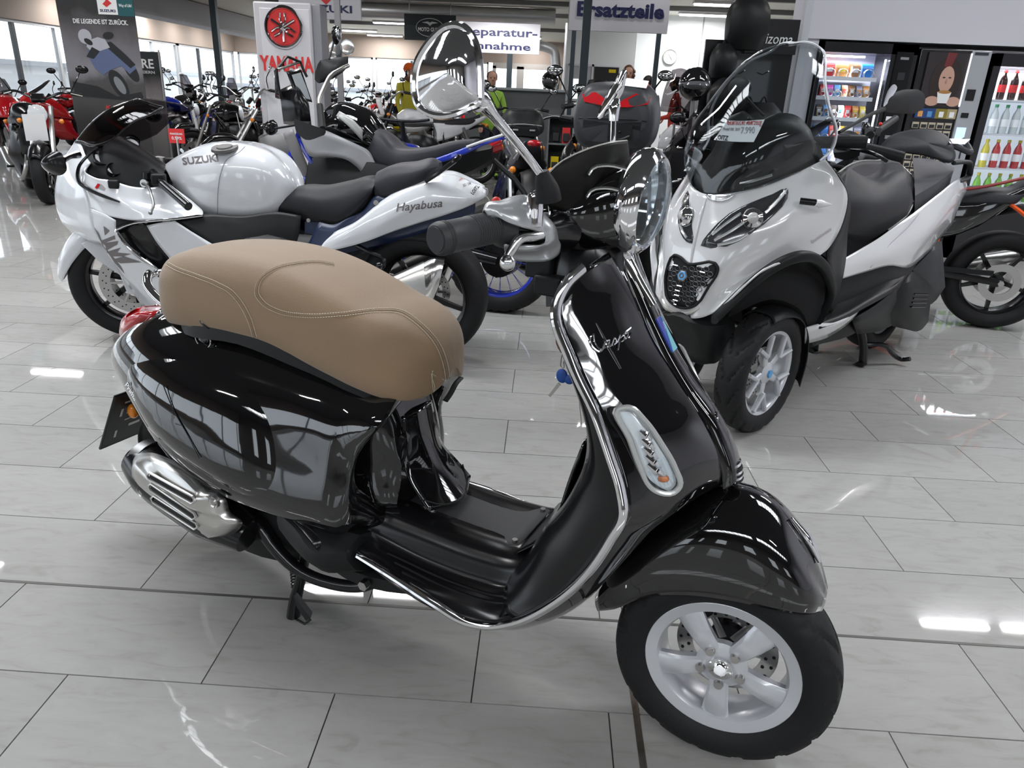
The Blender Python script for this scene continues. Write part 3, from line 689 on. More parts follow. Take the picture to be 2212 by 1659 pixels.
# bulging engine cowls: an oval raised panel on each side
cowl_o = [(-1.4641,-0.165,0.5683),(-1.4524,-0.155,0.5893),(-1.388,-0.16,0.6225),(-1.318,-0.17,0.6415),(-1.2324,-0.18,0.6467),(-1.1542,-0.186,0.6401),(-1.0803,-0.192,0.6239),(-1.0229,-0.198,0.6019),(-0.9803,-0.203,0.5618),(-0.9566,-0.206,0.5119),(-0.9463,-0.212,0.4558),(-0.96,-0.216,0.416),(-0.9968,-0.216,0.3887),(-1.032,-0.216,0.3829),(-1.0895,-0.214,0.3912),(-1.1785,-0.21,0.4122),(-1.2479,-0.205,0.43),(-1.3114,-0.196,0.4489),(-1.3695,-0.185,0.4669),(-1.4186,-0.176,0.4988),(-1.4532,-0.168,0.5325)]
_bv = BVHTree.FromPolygons([v.co for v in body.data.vertices], [tuple(p.vertices) for p in body.data.polygons])
def on_side(p, s_, h):
    hit = _bv.ray_cast(Vector((p.x, .5 * s_, p.z)), Vector((0, -s_, 0)))
    if hit[0] is None: return Vector((p.x, p.y, p.z))
    return Vector((p.x, hit[0].y + h * s_, p.z))
for s_ in (1, -1):
    oc = [Vector((x, y * s_, z)) for x, y, z in cowl_o]
    c = sum(oc, Vector()) / len(oc); P = spl(oc, 5, True); vs = []; st = 12
    for i in range(st + 1):
        s = (1 - i / st) ** .8; h = -.004 + .024 * (1 - s ** 3) ** .7
        vs += [on_side(Vector((c.x + (p.x - c.x) * s, p.y, c.z + (p.z - c.z) * s)), s_, h) for p in P]
    cw = obj('engine_cowl', (vs, grid_faces(st + 1, len(P), False, True)), black_paint, vsp, angle=60)
    obj('cowl_crease', [tube([on_side(Vector((x, y * s_, z)), s_, .0215) for x, y, z in spl([(-1.2743,-0.222,0.5932),(-1.2276,-0.232,0.5392),(-1.1858,-0.236,0.4994),(-1.1467,-0.232,0.4557)], 5)], .0012, 5, 1)], plastic_gl, cw)
lettering('cowl_script', 'Primavera', (-1.4367,-0.19,0.5509), (-1.3624,-0.208,0.5006), (.6, 0, .8), .018, chrome, body, shear=.3, depth=.002, lift=.004, bold=0.)
obj('seat_lock_cap', [ball((-1.2162,-0.135,0.699), .016, 16, 10, (1, .6, 1)), ], black_paint, vsp)
obj('fuel_cap_ring', [tube([Vector((-1.2171,-0.135,0.6933)) + Vector((.024 * cos(t), -.002, .021 * sin(t))) for t in [k * pi / 10 for k in range(20)]], .0015, 5, closed=True)], chrome, vsp)
# centre section below the seat nose with the battery cover
CB = [
 (-.86, [(0, .66), (-.09, .655), (-.118, .60), (-.122, .48), (-.125, .36), (0, .34)]),
 (-.80, [(0, .655), (-.085, .645), (-.112, .59), (-.118, .48), (-.122, .38), (0, .35)]),
 (-.755, [(0, .645), (-.075, .635), (-.102, .57), (-.108, .47), (-.118, .385), (0, .36)]),
 (-.735, [(0, .60), (-.065, .595), (-.09, .55), (-.098, .47), (-.112, .39), (0, .365)]),
 (-.715, [(0, .54), (-.055, .535), (-.075, .50), (-.085, .44), (-.10, .39), (0, .37)]),
]
obj('centre_body', hull(CB, 5, 5), black_paint, vsp)
obj('battery_cover', sheet([[(-.728, -.055, .585), (-.716, 0, .59), (-.728, .055, .585)], [(-.722, -.065, .53), (-.705, 0, .53), (-.722, .065, .53)], [(-.710, -.075, .47), (-.680, 0, .47), (-.710, .075, .47)], [(-.675, -.085, .43), (-.64, 0, .415), (-.675, .085, .43)], [(-.640, -.09, .395), (-.61, 0, .385), (-.640, .09, .395)]], 5, 6), black_paint, vsp, thick=.006)
obj('cover_seam', [tube([(-.662, -.092, .42), (-.625, -.05, .395), (-.612, 0, .39), (-.625, .05, .395), (-.662, .092, .42)], .002, 5, 5)], plastic, vsp)
# ---- seat
ST = []
for x, w, zt, zb in ((-1.418, .020, .782, .742), (-1.410, .052, .806, .724), (-1.388, .094, .838, .710), (-1.345, .132, .866, .709), (-1.285, .149, .885, .716), (-1.22, .152, .894, .722), (-1.13, .154, .898, .728), (-1.02, .152, .892, .720), (-.94, .150, .877, .702), (-.86, .148, .852, .683), (-.79, .142, .828, .664), (-.73, .130, .815, .651), (-.69, .112, .800, .648), (-.66, .084, .780, .654), (-.642, .052, .755, .668), (-.633, .020, .725, .690)):
    h = zt - zb
    ST.append((x, [(0, zt), (-w * .42, zt - .003), (-w * .78, zt - h * .09), (-w * .96, zt - h * .27), (-w * 1.02, zt - h * .55), (-w * 1.0, zb + h * .12), (-w * .93, zb), (-w * .5, zb + .006), (0, zb + .008)]))
seat = obj('seat', hull(ST, 6, 5), leather, vsp)
# stitched seams, laid on the seat surface by projection
def drop_on(o, pts, d=(0, 1, 0), lift=.0008, start=.25):
    me = o.data; bv = BVHTree.FromPolygons([v.co for v in me.vertices], [tuple(p.vertices) for p in me.polygons]); out = []
    for p in pts:
        p = Vector(p); h = bv.find_nearest(p)
        out.append(h[0] + h[1] * lift)
    return out
def seam(P, par):
    bvs = bvh(par)
    for off in (-.0045, .0045):
        Q = spl(P, 14); R_ = []
        for i, p in enumerate(Q):
            t = (Q[min(i + 1, len(Q) - 1)] - Q[max(i - 1, 0)]).normalized(); nn = Vector((.1, -.6, .8)); b = t.cross(nn).normalized(); R_.append(p + b * off)
        R_ = onto(bvs, R_, .0012)
        # each stitch is a short thread
        sh = []; L = 0
        for i in range(0, len(R_) - 1):
            a, b = R_[i], R_[i + 1]; n_ = max(1, int((b - a).length / .004))
            for k in range(n_):
                sh.append(tube([a.lerp(b, (k + .1) / n_), a.lerp(b, (k + .75) / n_)], 0.0009, 3))
        o = obj('stitching', sh, thread, par, angle=0, fix=False)
    obj('seam_welt', [tube(onto(bvs, spl(P, 10), .0), .0016, 5)], leather, par)
seam([(-0.9919,0.06,0.8598),(-1.0089,0.03,0.8682),(-1.0407,-0.01,0.8677),(-1.0719,-0.05,0.8571),(-1.0827,-0.08,0.8385),(-1.0745,-0.1,0.8199),(-1.0404,-0.12,0.8048),(-0.9839,-0.135,0.7971),(-0.9039,-0.14,0.8016),(-0.8119,-0.135,0.8186),(-0.7284,-0.125,0.8375),(-0.6829,-0.12,0.841),(-0.6406,-0.12,0.8241),(-0.6052,-0.11,0.786),(-0.5934,-0.1,0.7427),(-0.595,-0.09,0.6952),(-0.6158,-0.07,0.6504)], seat)
seam([(-1.477,0,0.808),(-1.3654,-0.06,0.8199),(-1.2376,-0.11,0.8295),(-1.1586,-0.13,0.8281),(-1.096,-0.145,0.818),(-1.0669,-0.15,0.7972),(-1.0484,-0.152,0.7701),(-1.0403,-0.15,0.7338)], seat)
obj('seat_buckle', [tube([(-0.6175,-0.06,0.6484),(-0.6157,-0.045,0.658),(-0.6164,-0.02,0.6742),(-0.6161,0,0.6802)], .007, 8, 4, flat=.5)], plastic, vsp)
obj('seat_base', [loft([[(x, -w, z), (x, 0, z), (x, w, z), (x, w, z - .03), (x, -w, z - .03)] for x, w, z in ((-1.385, .06, .724), (-1.28, .132, .722), (-1.1, .145, .735), (-.9, .14, .705), (-.74, .11, .668), (-.69, .06, .668))], 4, 1)], plastic, vsp)
obj('bag_hook', [tube([(-1.1717,-0.13,0.7221),(-1.1885,-0.14,0.7282),(-1.2023,-0.145,0.7422),(-1.2013,-0.14,0.7562),(-1.1693,-0.14,0.7594)], .009, 8, 4, flat=.6)], plastic_gl, vsp)
GR = [(-1.20, -.140, .728), (-1.30, -.145, .722), (-1.42, -.13, .742), (-1.50, -.10, .765), (-1.545, -.045, .785), (-1.552, .0, .788), (-1.545, .045, .785), (-1.50, .10, .765), (-1.42, .13, .742), (-1.30, .145, .722), (-1.20, .140, .728)]
obj('grab_rail', [tube([(-1.1751,-0.13,0.7378),(-1.2201,-0.132,0.7316),(-1.2752,-0.13,0.735),(-1.3437,-0.115,0.7425),(-1.428,-0.085,0.7521),(-1.4978,-0.05,0.7636),(-1.5527,0,0.7713)] + [(-1.575, .03, .762), (-1.53, .09, .765), (-1.44, .125, .745), (-1.32, .14, .73), (-1.2, .135, .73)], .0115, 14, 8)], chrome, vsp)
# tail light with chrome frame
TL = [(-1.5607,0.03,0.674),(-1.546,-0.01,0.6756),(-1.5833,-0.02,0.6491),(-1.6224,-0.02,0.6115),(-1.6471,-0.015,0.5715),(-1.5991,-0.04,0.5744),(-1.544,-0.06,0.6094),(-1.4801,-0.065,0.6606),(-1.443,-0.06,0.6923),(-1.4756,-0.02,0.6895)]
tl = patch('tail_light', [Vector(p) + Vector((-.016, -.004, .004)) for p in TL], (-.45, -.75, .45), .040, red_lens, vsp)
tl2 = obj('chrome_frame', [tube([Vector(p) + Vector((-.014, -.004, .002)) for p in spl(TL, 4, True)], .005, 8, closed=True)], chrome, tl)
obj('clear_band', [tube([(-1.3891,-0.085,0.712),(-1.4214,-0.095,0.6832),(-1.4618,-0.098,0.6458),(-1.5221,-0.085,0.6016)], [.004, .009, .008, .003], 8, 6)], chrome, vsp)
obj('rear_indicator', [ball((-1.6362,-0.05,0.3834), .0195, 18, 12, (.8, .7, 1.1)), cyl((-1.6534,-0.03,0.3719), (-1.6258,0,0.3499), .010, n=10)], amber, vsp)
# number plate carrier with cut-outs
PA, PB, PC, PD = Vector((-1.72, -.10, .405)), Vector((-1.815, -.10, .215)), Vector((-1.80, .10, .215)), Vector((-1.705, .10, .405))
PA, PB = Vector((-1.6259,-0.1,0.4465)), Vector((-1.7323,-0.1,0.2652)); PD = PA + Vector((.0, .2, 0)); PC = PB + Vector((0, .2, 0))
npn = (PB - PA).cross(PD - PA).normalized(); npn = npn if npn.x < 0 else -npn
pl_ = obj('plate_holder', [slab([PA, PB, PC, PD], -npn * .004)], plastic, vsp, bev=.003)
eu = (PD - PA).normalized(); ev = (PB - PA).normalized(); hh = (PB - PA).length
obj('holder_rim', [tube([PA, PB, PC, PD], .005, 6, closed=True)], plastic, pl_)
for u0, v0, lu, lv in ((.035, .03, .03, .006), (.03, .055, .006, .03), (.05, .075, .05, .004), (.05, .10, .05, .004), (.03, .135, .006, .028), (.115, .075, .05, .004), (.115, .10, .05, .004), (.165, .055, .006, .03), (.165, .135, .006, .028), (.07, .125, .035, .010)):
    a = PA + eu * u0 + ev * v0 * hh / .19 - npn * .0052
    obj('holder_slot', slab([a, a + eu * lu, a + eu * lu + ev * lv, a + ev * lv], npn * .0012), mat('slot_backing', (.5, .5, .49), .5), pl_)
obj('plate_bracket', [tube([(-1.60, 0, .45), (-1.66, 0, .40), (-1.72, 0, .33)], .03, 8, 3, flat=.4)], plastic, vsp)
obj('splash_guard', sheet([[(-1.52, -.075, .43), (-1.53, 0, .435), (-1.52, .075, .43)], [(-1.60, -.07, .33), (-1.61, 0, .335), (-1.60, .07, .33)], [(-1.62, -.06, .24), (-1.63, 0, .24), (-1.62, .06, .24)]], 4, 4), plastic, vsp, thick=.004)
# engine, silencer, stands
obj('engine_block', [loft([[(x, y, z), (x, y + .06, z + h), (x, y + .16, z + h), (x, y + .22, z)] for x, y, z, h in ((-1.36, -.10, .17, .18), (-1.2, -.13, .14, .22), (-1.02, -.12, .15, .2), (-.92, -.08, .19, .14))], 4, 3)], plastic, vsp)
obj('silencer_can', [tube([(-1.46, -.165, .335), (-1.40, -.175, .318), (-1.20, -.175, .262), (-1.10, -.165, .228)], [.055, .068, .072, .05], 24, 4, flat=.95)], plastic_gl, vsp)
obj('silencer_end', [tube([(-1.485, -.165, .345), (-1.46, -.165, .337), (-1.43, -.165, .33)], [.02, .055, .06], 20, 4)], alu_dark, vsp)
SIL = [(-1.4154,-0.235,0.3621),(-1.4032,-0.235,0.3794),(-1.3799,-0.228,0.3914),(-1.2993,-0.232,0.4062),(-1.2123,-0.236,0.3918),(-1.1522,-0.24,0.3663),(-1.118,-0.242,0.3655),(-1.0987,-0.24,0.3546),(-1.0936,-0.238,0.3248),(-1.0689,-0.228,0.299),(-1.0926,-0.228,0.2637),(-1.1445,-0.226,0.2286),(-1.1955,-0.224,0.2102),(-1.246,-0.226,0.2235),(-1.3094,-0.228,0.258),(-1.3779,-0.228,0.2855),(-1.4202,-0.23,0.3107)]
hs = [Vector(p) for p in SIL]; c = sum(hs, Vector()) / len(hs); P = spl(hs, 5, True); vs = []; st = 8
for i in range(st + 1):
    s = 1 - i / st; h = .020 * (1 - s ** 3) - (.014 if i == 0 else 0)
    vs += [Vector((c.x + (p.x - c.x) * s, p.y * s + c.y * (1 - s) - h, c.z + (p.z - c.z) * s)) for p in P]
heat = obj('silencer_shield', (vs, grid_faces(st + 1, len(P), False, True)), alu, vsp, thick=.003)
for a, b in (((323,1024),(420,1080)), ((326,1049),(422,1120)), ((332,1076),(425,1137))):
    pass
def slot(p0, p1, k):
    p0 = Vector(p0); p1 = Vector(p1); up = Vector((.35, 0, .94)) * .007
    obj('vent_slot', [slab([p0 - up, p1 - up, p1 + up, p0 + up], (0, -.0035, 0))], plastic, heat, bev=.003)  # dark slab put in for the shade inside an open slot
    obj('slot_lip', [tube([p0 - up * 1.5 + Vector((0, -.003, 0)), p1 - up * 1.5 + Vector((0, -.003, 0)), p1 + Vector((.008, -.003, .0)), p1 + up * 1.5 + Vector((0, -.003, 0)), p0 + up * 1.5 + Vector((0, -.003, 0)), p0 + Vector((-.008, -.003, 0))], .0035, 8, closed=True)], alu, heat)
slot((-1.3145,-0.2515,0.3677), (-1.1729,-0.2535,0.3462), 0); slot((-1.3161,-0.2515,0.3373), (-1.1801,-0.2515,0.2998), 1); slot((-1.3166,-0.249,0.3029), (-1.1843,-0.247,0.2695), 2)
for q in ((-1.1141,-0.247,0.3547), (-1.3714,-0.242,0.3023)):
    q = Vector(q); obj('shield_bolt', [lathe([(0, -.004), (.006, -.004), (.009, 0), (.011, .0), (.0145, -.003), (.0155, .004)], q, (0, 1, 0), 20)], steel, heat)
obj('exhaust_pipe', [tube([(-1.12, -.13, .22), (-1.10, -.14, .245), (-1.05, -.15, .21), (-.98, -.15, .165), (-.88, -.14, .150), (-.80, -.12, .160), (-.74, -.08, .20)], [.018, .02, .017, .015, .015, .015, .014], 12, 4)], plastic_gl, vsp)
obj('swing_arm', [tube([(-1.335, -.07, .262), (-1.15, -.09, .24), (-.98, -.08, .25)], [.045, .035, .03], 12, 3, flat=.6), tube([(-1.335, .08, .262), (-1.1, .1, .25), (-.95, .08, .27)], [.07, .075, .05], 14, 3, flat=.5)], alu_dark, vsp)
cs = thing('x', 'x', 'x'); D.objects.remove(cs)
for s_ in (1, -1):
    st_ = obj('stand_leg', [tube([(-.985, -.10 * s_, .21), (-.985, -.125 * s_, .13), (-1.0, -.14 * s_, .05), (-1.005, -.145 * s_, .008)], [.016, .015, .018, .019], 10, 4, flat=.8)], plastic_gl, vsp)
obj('stand_tang', [slab([(-.995, -.150, .075), (-.955, -.172, .085), (-.915, -.18, .062), (-.93, -.18, .048), (-.985, -.155, .055)], (0, .008, .012)), tube([(-.918, -.178, .055), (-.95, -.165, .02), (-.99, -.15, .006)], .003, 6)], plastic, vsp)
obj('stand_spring', [tube([(-1.012 + .008 * cos(t), -.125 + .008 * sin(t), .075 + t * .0014) for t in [k * .7 for k in range(90)]], .002, 5)], plastic, vsp)
obj('stand_bar', [cyl((-.985, -.11, .20), (-.985, .11, .20), .014)], plastic_gl, vsp)
FP = [
 [(-.965, -.205, .352), (-.955, -.215, .318), (-.94, -.18, .285), (-.94, -.12, .29), (-.95, -.12, .35)],
 [(-.90, -.225, .345), (-.895, -.235, .300), (-.87, -.19, .255), (-.87, -.12, .26), (-.88, -.12, .345)],
 [(-.82, -.245, .318), (-.815, -.250, .290), (-.80, -.19, .245), (-.80, -.12, .25), (-.81, -.12, .33)],
 [(-.765, -.215, .322), (-.765, -.215, .30), (-.75, -.17, .25), (-.75, -.12, .25), (-.76, -.12, .325)]]
obj('passenger_foot_rest', [loft(FP, 4, 2)], plastic, vsp)
obj('foot_rest_pad', sheet([[(-.955, -.200, .357), (-.95, -.15, .36)], [(-.89, -.222, .350), (-.885, -.15, .353)], [(-.825, -.240, .324), (-.82, -.15, .335)]], 4, 3), plastic_gl, vsp, thick=.004)
obj('left_foot_rest', [loft([[(x, -y, z) for x, y, z in r] for r in FP], 4, 2)], plastic, vsp)
obj('under_tray', [loft([[(x, -w, z + .03), (x, -w, z), (x, w, z), (x, w, z + .03)] for x, w, z in ((-.96, .1, .23), (-.85, .15, .195), (-.74, .16, .20), (-.60, .15, .225), (-.45, .14, .235))], 4, 2)], plastic, vsp)
obj('frame_bolt', [cyl((-.755, -.165, .215), (-.755, -.182, .215), .012, n=6)], steel, vsp)
# ---- handlebar
HB = [
 (-.470, [(0, 1.062), (-.045, 1.060), (-.075, 1.045), (-.07, 1.02), (0, 1.01)]),
 (-.440, [(0, 1.085), (-.08, 1.078), (-.105, 1.055), (-.09, 1.02), (0, .99)]),
 (-.390, [(0, 1.098), (-.085, 1.090), (-.115, 1.060), (-.09, 1.015), (0, .98)]),
 (-.340, [(0, 1.112), (-.075, 1.105), (-.110, 1.065), (-.09, 1.01), (0, .985)]),
 (-.300, [(0, 1.135), (-.065, 1.125), (-.088, 1.075), (-.075, 1.015), (0, .995)]),
 (-.268, [(0, 1.150), (-.066, 1.130), (-.084, 1.078), (-.066, 1.02), (0, 1.0)]),
]
hb = obj('headset', hull(HB, 5, 6), black_paint, vsp)
hd = Vector((.975, -.03, -.10)).normalized()
HLc = Vector((-.262, -.002, 1.076))
hl = obj('headlight_ring', [lathe([(.070, .016), (.078, .020), (.086, .012), (.090, 0), (.088, -.014), (.080, -.026), (.07, -.03), (.072, .0)], HLc, hd, 56, closed=True)], chrome, vsp)
obj('reflector', [lathe([(.076, .006), (.06, -.02), (.035, -.035), (0, -.042)], HLc, hd, 40)], mat('headlamp_reflector', (.8, .82, .85), .12, 1), hl)
obj('headlight_glass', [lathe([(.079, .012), (.070, .022), (.05, .032), (.025, .038), (0, .040)], HLc, hd, 48)], lens, hl, thick=.002)
obj('glass_flute', [tube([HLc + hd * (.036 - .28 * (y * y + z * z) / .06) + Vector((0, y, z)) for z in [(-.05 + k * .02) for k in range(6)]], .0011, 4) for y in [-.045 + .009 * i for i in range(11)]], lens, hl)
obj('speedometer', [lathe([(0, 0), (.05, 0), (.056, .008), (.05, .014)], (-.385, 0, 1.098), (-.2, 0, 1), 30)], chrome, hb)
# smoked fly screen behind the headlight
FS = [[(-.380, -.130, 1.070), (-.345, -.100, 1.06), (-.310, -.05, 1.06), (-.296, 0, 1.06), (-.310, .05, 1.06), (-.345, .10, 1.06), (-.380, .130, 1.070)],
 [(-.388, -.150, 1.108), (-.345, -.110, 1.105), (-.312, -.05, 1.105), (-.300, 0, 1.106), (-.312, .05, 1.105), (-.345, .110, 1.105), (-.388, .150, 1.108)],
      [(-.378, -.140, 1.125), (-.343, -.10, 1.138), (-.312, -.05, 1.142), (-.302, 0, 1.143), (-.312, .05, 1.142), (-.343, .10, 1.138), (-.378, .140, 1.125)],
      [(-.365, -.118, 1.142), (-.342, -.09, 1.158), (-.316, -.045, 1.170), (-.308, 0, 1.172), (-.316, .045, 1.170), (-.342, .09, 1.158), (-.365, .118, 1.142)]]
fsn = obj('fly_screen', sheet(FS, 6, 6), smoke_d, vsp, thick=.004)
obj('screen_edge', [tube(FS[1][:1] + FS[2][:1] + FS[3], .0022, 6, 5)], mat('pale_screen_edge', (.42, .41, .38), .3), fsn)
for z in (1.135, 1.10):
    obj('screen_bracket', [tube([(-.272, -.078, z), (-.30, -.088, z + .004), (-.322, -.096, z - .002), (-.328, -.098, z - .012)], .003, 6, 3)], chrome, fsn)
# right grip, lever, housing
g0, g1 = Vector((-0.4437,-0.365,1.0441)), Vector((-0.4074,-0.235,1.0515)); gd = (g1 - g0).normalized()
def along(a, d, prof, n=32): return lathe([(r, h) for r, h in prof], a, d, n)
ribs = [(0, -.004), (.020, -.004), (.0235, 0), (.0245, .006), (.0225, .008), (.0245, .010), (.0225, .013), (.0245, .015)]
gL = (g1 - g0).length; k = .022; pr = ribs + [(.0235, .018), (.0235, gL * .42)]
h = gL * .44
while h < gL * .80:
    pr += [(.0242, h), (.0242, h + .0016), (.0228, h + .0024), (.0228, h + .0038)]; h += .0048
pr += [(.0235, gL * .83), (.026, gL * .87), (.033, gL * .93), (.035, gL * .97), (.033, gL), (.02, gL + .004)]
rg = obj('handle_grip', along(g0, gd, pr, 36), mat('grip_rubber', (.03, .031, .034), .5, bump=(500, .2)), vsp)
lettering('grip_word', 'Vespa', g0 + gd * .028 + Vector((.0, -.0245, .0)), g0 + gd * .062 + Vector((0, -.0245, .0)), (0, 0, 1), .010, rubber, rg, depth=.002)
lg0, lg1 = Vector((g0.x, -g0.y, g0.z)) + Vector((-.03, 0, 0)), Vector((g1.x - .03, -g1.y, g1.z)); lgd = (lg1 - lg0).normalized()
obj('left_grip', along(lg0, lgd, pr, 24), MT['grip_rubber'], vsp)
obj('bar_end', [lathe([(0, -.006), (.018, -.006), (.019, -.002)], g0, gd, 24)], plastic_gr, vsp)
sil = mat('satin_silver_plastic', (.45, .46, .47), .28, m=.5, coat=.3)
# silver switch housing: upper shell plus the lower horn round the lever
SHP = [((-0.4242,-0.27,1.0698), (-0.4119,-0.275,1.0655)), ((-0.4283,-0.25,1.0788), (-0.4012,-0.275,1.0707)), ((-0.4135,-0.235,1.0842), (-0.3828,-0.27,1.064)), ((-0.401,-0.215,1.0903), (-0.37,-0.26,1.0587)), ((-0.3878,-0.195,1.091), (-0.3618,-0.245,1.0543)), ((-0.3805,-0.18,1.0747), (-0.3556,-0.225,1.0489)),
       ((-0.3671,-0.165,1.0578), (-0.3529,-0.21,1.0437)), ((-0.3514,-0.155,1.0342), (-0.3493,-0.205,1.037)), ((-0.349,-0.16,1.0182), (-0.3501,-0.205,1.0255)), ((-0.3524,-0.18,1.009), (-0.3578,-0.22,1.0204)), ((-0.3762,-0.21,1.0072), (-0.3741,-0.24,1.0194)), ((-0.3991,-0.245,1.0135), (-0.3928,-0.25,1.0194))]
def shell_rows(f=1):
    out = []
    for a, b in SHP:
        a = Vector(a); b = Vector(b); m_ = (a + b) / 2 + Vector((.004, -.012, .010)); out.append([a + Vector((0, .012, -.014)), a, m_, b, b + Vector((0, .012, -.004))])
    return [[(p.x, p.y * f, p.z) for p in r] for r in out]
sw = obj('switch_housing', sheet(shell_rows(), 5, 4), sil, vsp, thick=.003)
obj('housing_core', [tube([g1 + Vector((0, 0, 0)), (-0.3859,-0.21,1.0406), (-0.3704,-0.16,1.0356), (-0.3657,-0.1,1.0281)], [.028, .024, .022, .035], 18, 4)], plastic_gl, vsp)
obj('brake_lever', [tube([(-0.3571,-0.2,1.0383),(-0.3627,-0.225,1.0376),(-0.3696,-0.24,1.0382),(-0.3744,-0.252,1.0338),(-0.3776,-0.26,1.0235),(-0.3816,-0.268,1.0117)], [.009, .008, .008, .008, .0075, .0065], 12, 5), ball((-0.3792,-0.272,1.003), .0125, 18, 12)], mat('polished_lever', (.72, .72, .72), .2, 1), vsp)
obj('start_button', [ball((-0.4294,-0.22,1.0826), .008, 10, 6)], mat('red_button', (.6, .03, .02), .4), vsp)
wf = [(-0.3922,-0.105,1.0791),(-0.3659,-0.075,1.0833),(-0.3515,-0.072,1.0646),(-0.3524,-0.075,1.0594),(-0.3627,-0.098,1.0572),(-0.3625,-0.105,1.0489),(-0.3751,-0.118,1.0477),(-0.3804,-0.118,1.0516)]
obj('reservoir_frame', [tube([Vector(p) + Vector((0, -.004, .006)) for p in wf], .0022, 6, closed=True)], chrome, vsp)
obj('reservoir_lid', slab([Vector(p) + Vector((0, -.002, .003)) for p in wf], (0, -.001, .002)), plastic_gl, vsp)
obj('mirror_post', [lathe([(0, -.03), (.013, -.03), (.013, .012), (.010, .018), (0, .018)], (-0.3607,-0.225,1.0848), (0, 0, 1), 20)], chrome, vsp)
MB0, MB1 = Vector((-0.3581,-0.225,1.0925)), Vector((-0.3476,-0.235,1.134))
obj('mirror_boot', [tube([(-0.34,-0.225,1.0942), (-0.341,-0.228,1.1078), (-0.345,-0.233,1.1237), (-0.3473,-0.236,1.1354)], [.020, .0185, .014, .009], 18, 3)], rubber, vsp)
obj('mirror_stem', [tube([(-0.3465,-0.235,1.1276),(-0.3569,-0.25,1.1471),(-0.3682,-0.3,1.1843),(-0.3716,-0.35,1.2126),(-0.3766,-0.375,1.2294),(-0.3772,-0.38,1.232)], [.0058, .0058, .0062, .0075, .0125, .0135], 16, 6)], chrome, vsp)
# right mirror: tear-drop chrome shell
MR = [(-0.39,-0.41,1.3104),(-0.3778,-0.41,1.3069),(-0.3669,-0.41,1.2961),(-0.3595,-0.41,1.2782),(-0.3565,-0.41,1.258),(-0.3553,-0.41,1.2401),(-0.3562,-0.41,1.226),(-0.3697,-0.41,1.2202),(-0.3893,-0.41,1.2124),(-0.4095,-0.41,1.2088),(-0.4301,-0.41,1.2117),(-0.4439,-0.41,1.2193),(-0.4494,-0.41,1.2317),(-0.4505,-0.41,1.2505),(-0.4455,-0.41,1.2692),(-0.4345,-0.41,1.2849),(-0.4198,-0.41,1.2989),(-0.4054,-0.41,1.3079)]
def shell(name, outl, nrm, h, m, par, pw=2.0, cen=None, st=8, thick=0):
    hs = [Vector(p) for p in outl]; c = Vector(cen) if cen else sum(hs, Vector()) / len(hs); P = spl(hs, 4, True); N = Vector(nrm).normalized(); vs = []
    for i in range(st + 1):
        s = 1 - i / st
        vs += [c + (p - c) * s + N * (h * (1 - s ** pw)) for p in P]
    return obj(name, (vs, grid_faces(st + 1, len(P), False, True)), m, par, thick=thick)
mN = Vector((.45, -.89, .05))
mr = shell('right_mirror', MR, mN, .034, chrome, vsp, 2.0)
obj('mirror_rim', [tube(spl(MR, 4, True), .0052, 8, closed=True)], chrome, mr)
shell('mirror_face', [Vector(p) - mN.normalized() * .001 for p in MR], -mN, .004, mirror_m, mr)
obj('mirror_collar', [tube([(-0.3676,-0.385,1.2258),(-0.3704,-0.392,1.231),(-0.3701,-0.41,1.237)], [.0155, .0155, .010], 14, 2)], chrome, mr)
ML = [(-0.4034,0.26,1.2951),(-0.4006,0.26,1.2766),(-0.4032,0.26,1.2552),(-0.4172,0.26,1.2288),(-0.4369,0.26,1.206),(-0.4513,0.26,1.1991),(-0.448,0.26,1.2187),(-0.4365,0.26,1.2455),(-0.4231,0.26,1.2692),(-0.4114,0.26,1.289)]
ml = shell('left_mirror', ML, (.5, -.8, .1), .012, chrome, vsp); shell('mirror_face', [Vector(p) + Vector((-.004, .006, 0)) for p in ML], (-.5, .8, 0), .006, chrome, ml)
obj('mirror_neck', [tube([(-0.4161,0.26,1.2375),(-0.4171,0.255,1.2261),(-0.4155,0.25,1.1964)], [.008, .012, .0095], 14, 3)], chrome, ml)
obj('left_mirror_stem', [tube([(-0.4158,0.25,1.1999),(-0.4115,0.245,1.163),(-0.4052,0.235,1.1235),(-0.4019,0.225,1.0742)], .006, 12, 3)], chrome, vsp)
obj('left_switch_housing', sheet(shell_rows(-1), 4, 3), sil, vsp, thick=.003)
obj('left_lever', [tube([(-.36, .20, 1.04), (-.37, .27, 1.03), (-.40, .35, 1.03)], .007, 10, 4)], alu, vsp)
# keys hanging from the ignition
ky = tag(obj('key_bunch', [tube([(-0.3738,-0.05,0.8276),(-0.3798,-0.05,0.8203),(-0.3735,-0.05,0.8097),(-0.3681,-0.05,0.7999)], [.004, .006, .008, .006], 8, 4)], brown_m), 'brown leather key fob with a small key and blue tag hanging from the black scooter', 'keys')
ky.location = (.406, 1.170, 0); ky.rotation_euler.z = radians(-24)
obj('key_ring', [tube([(-0.3706,-0.05,0.7949),(-0.3724,-0.05,0.7809),(-0.3706,-0.05,0.7693),(-0.3668,-0.05,0.7682),(-0.3668,-0.05,0.782)], .0009, 5, 4)], steel, ky)
obj('tag', [ball((-0.3677,-0.052,0.753), .013, 14, 8, (.9, .35, 1.1)), ball((-0.3533,-0.052,0.7486), .0105, 14, 8, (1, .35, .9))], mat('blue_key_tag', (.01, .06, .28), .5), ky)
obj('key_blade', slab([(-0.3742,-0.052,0.7385),(-0.3683,-0.052,0.7351),(-0.3874,-0.052,0.7063),(-0.3924,-0.052,0.7081)], (0, -.002, 0)), steel, ky)

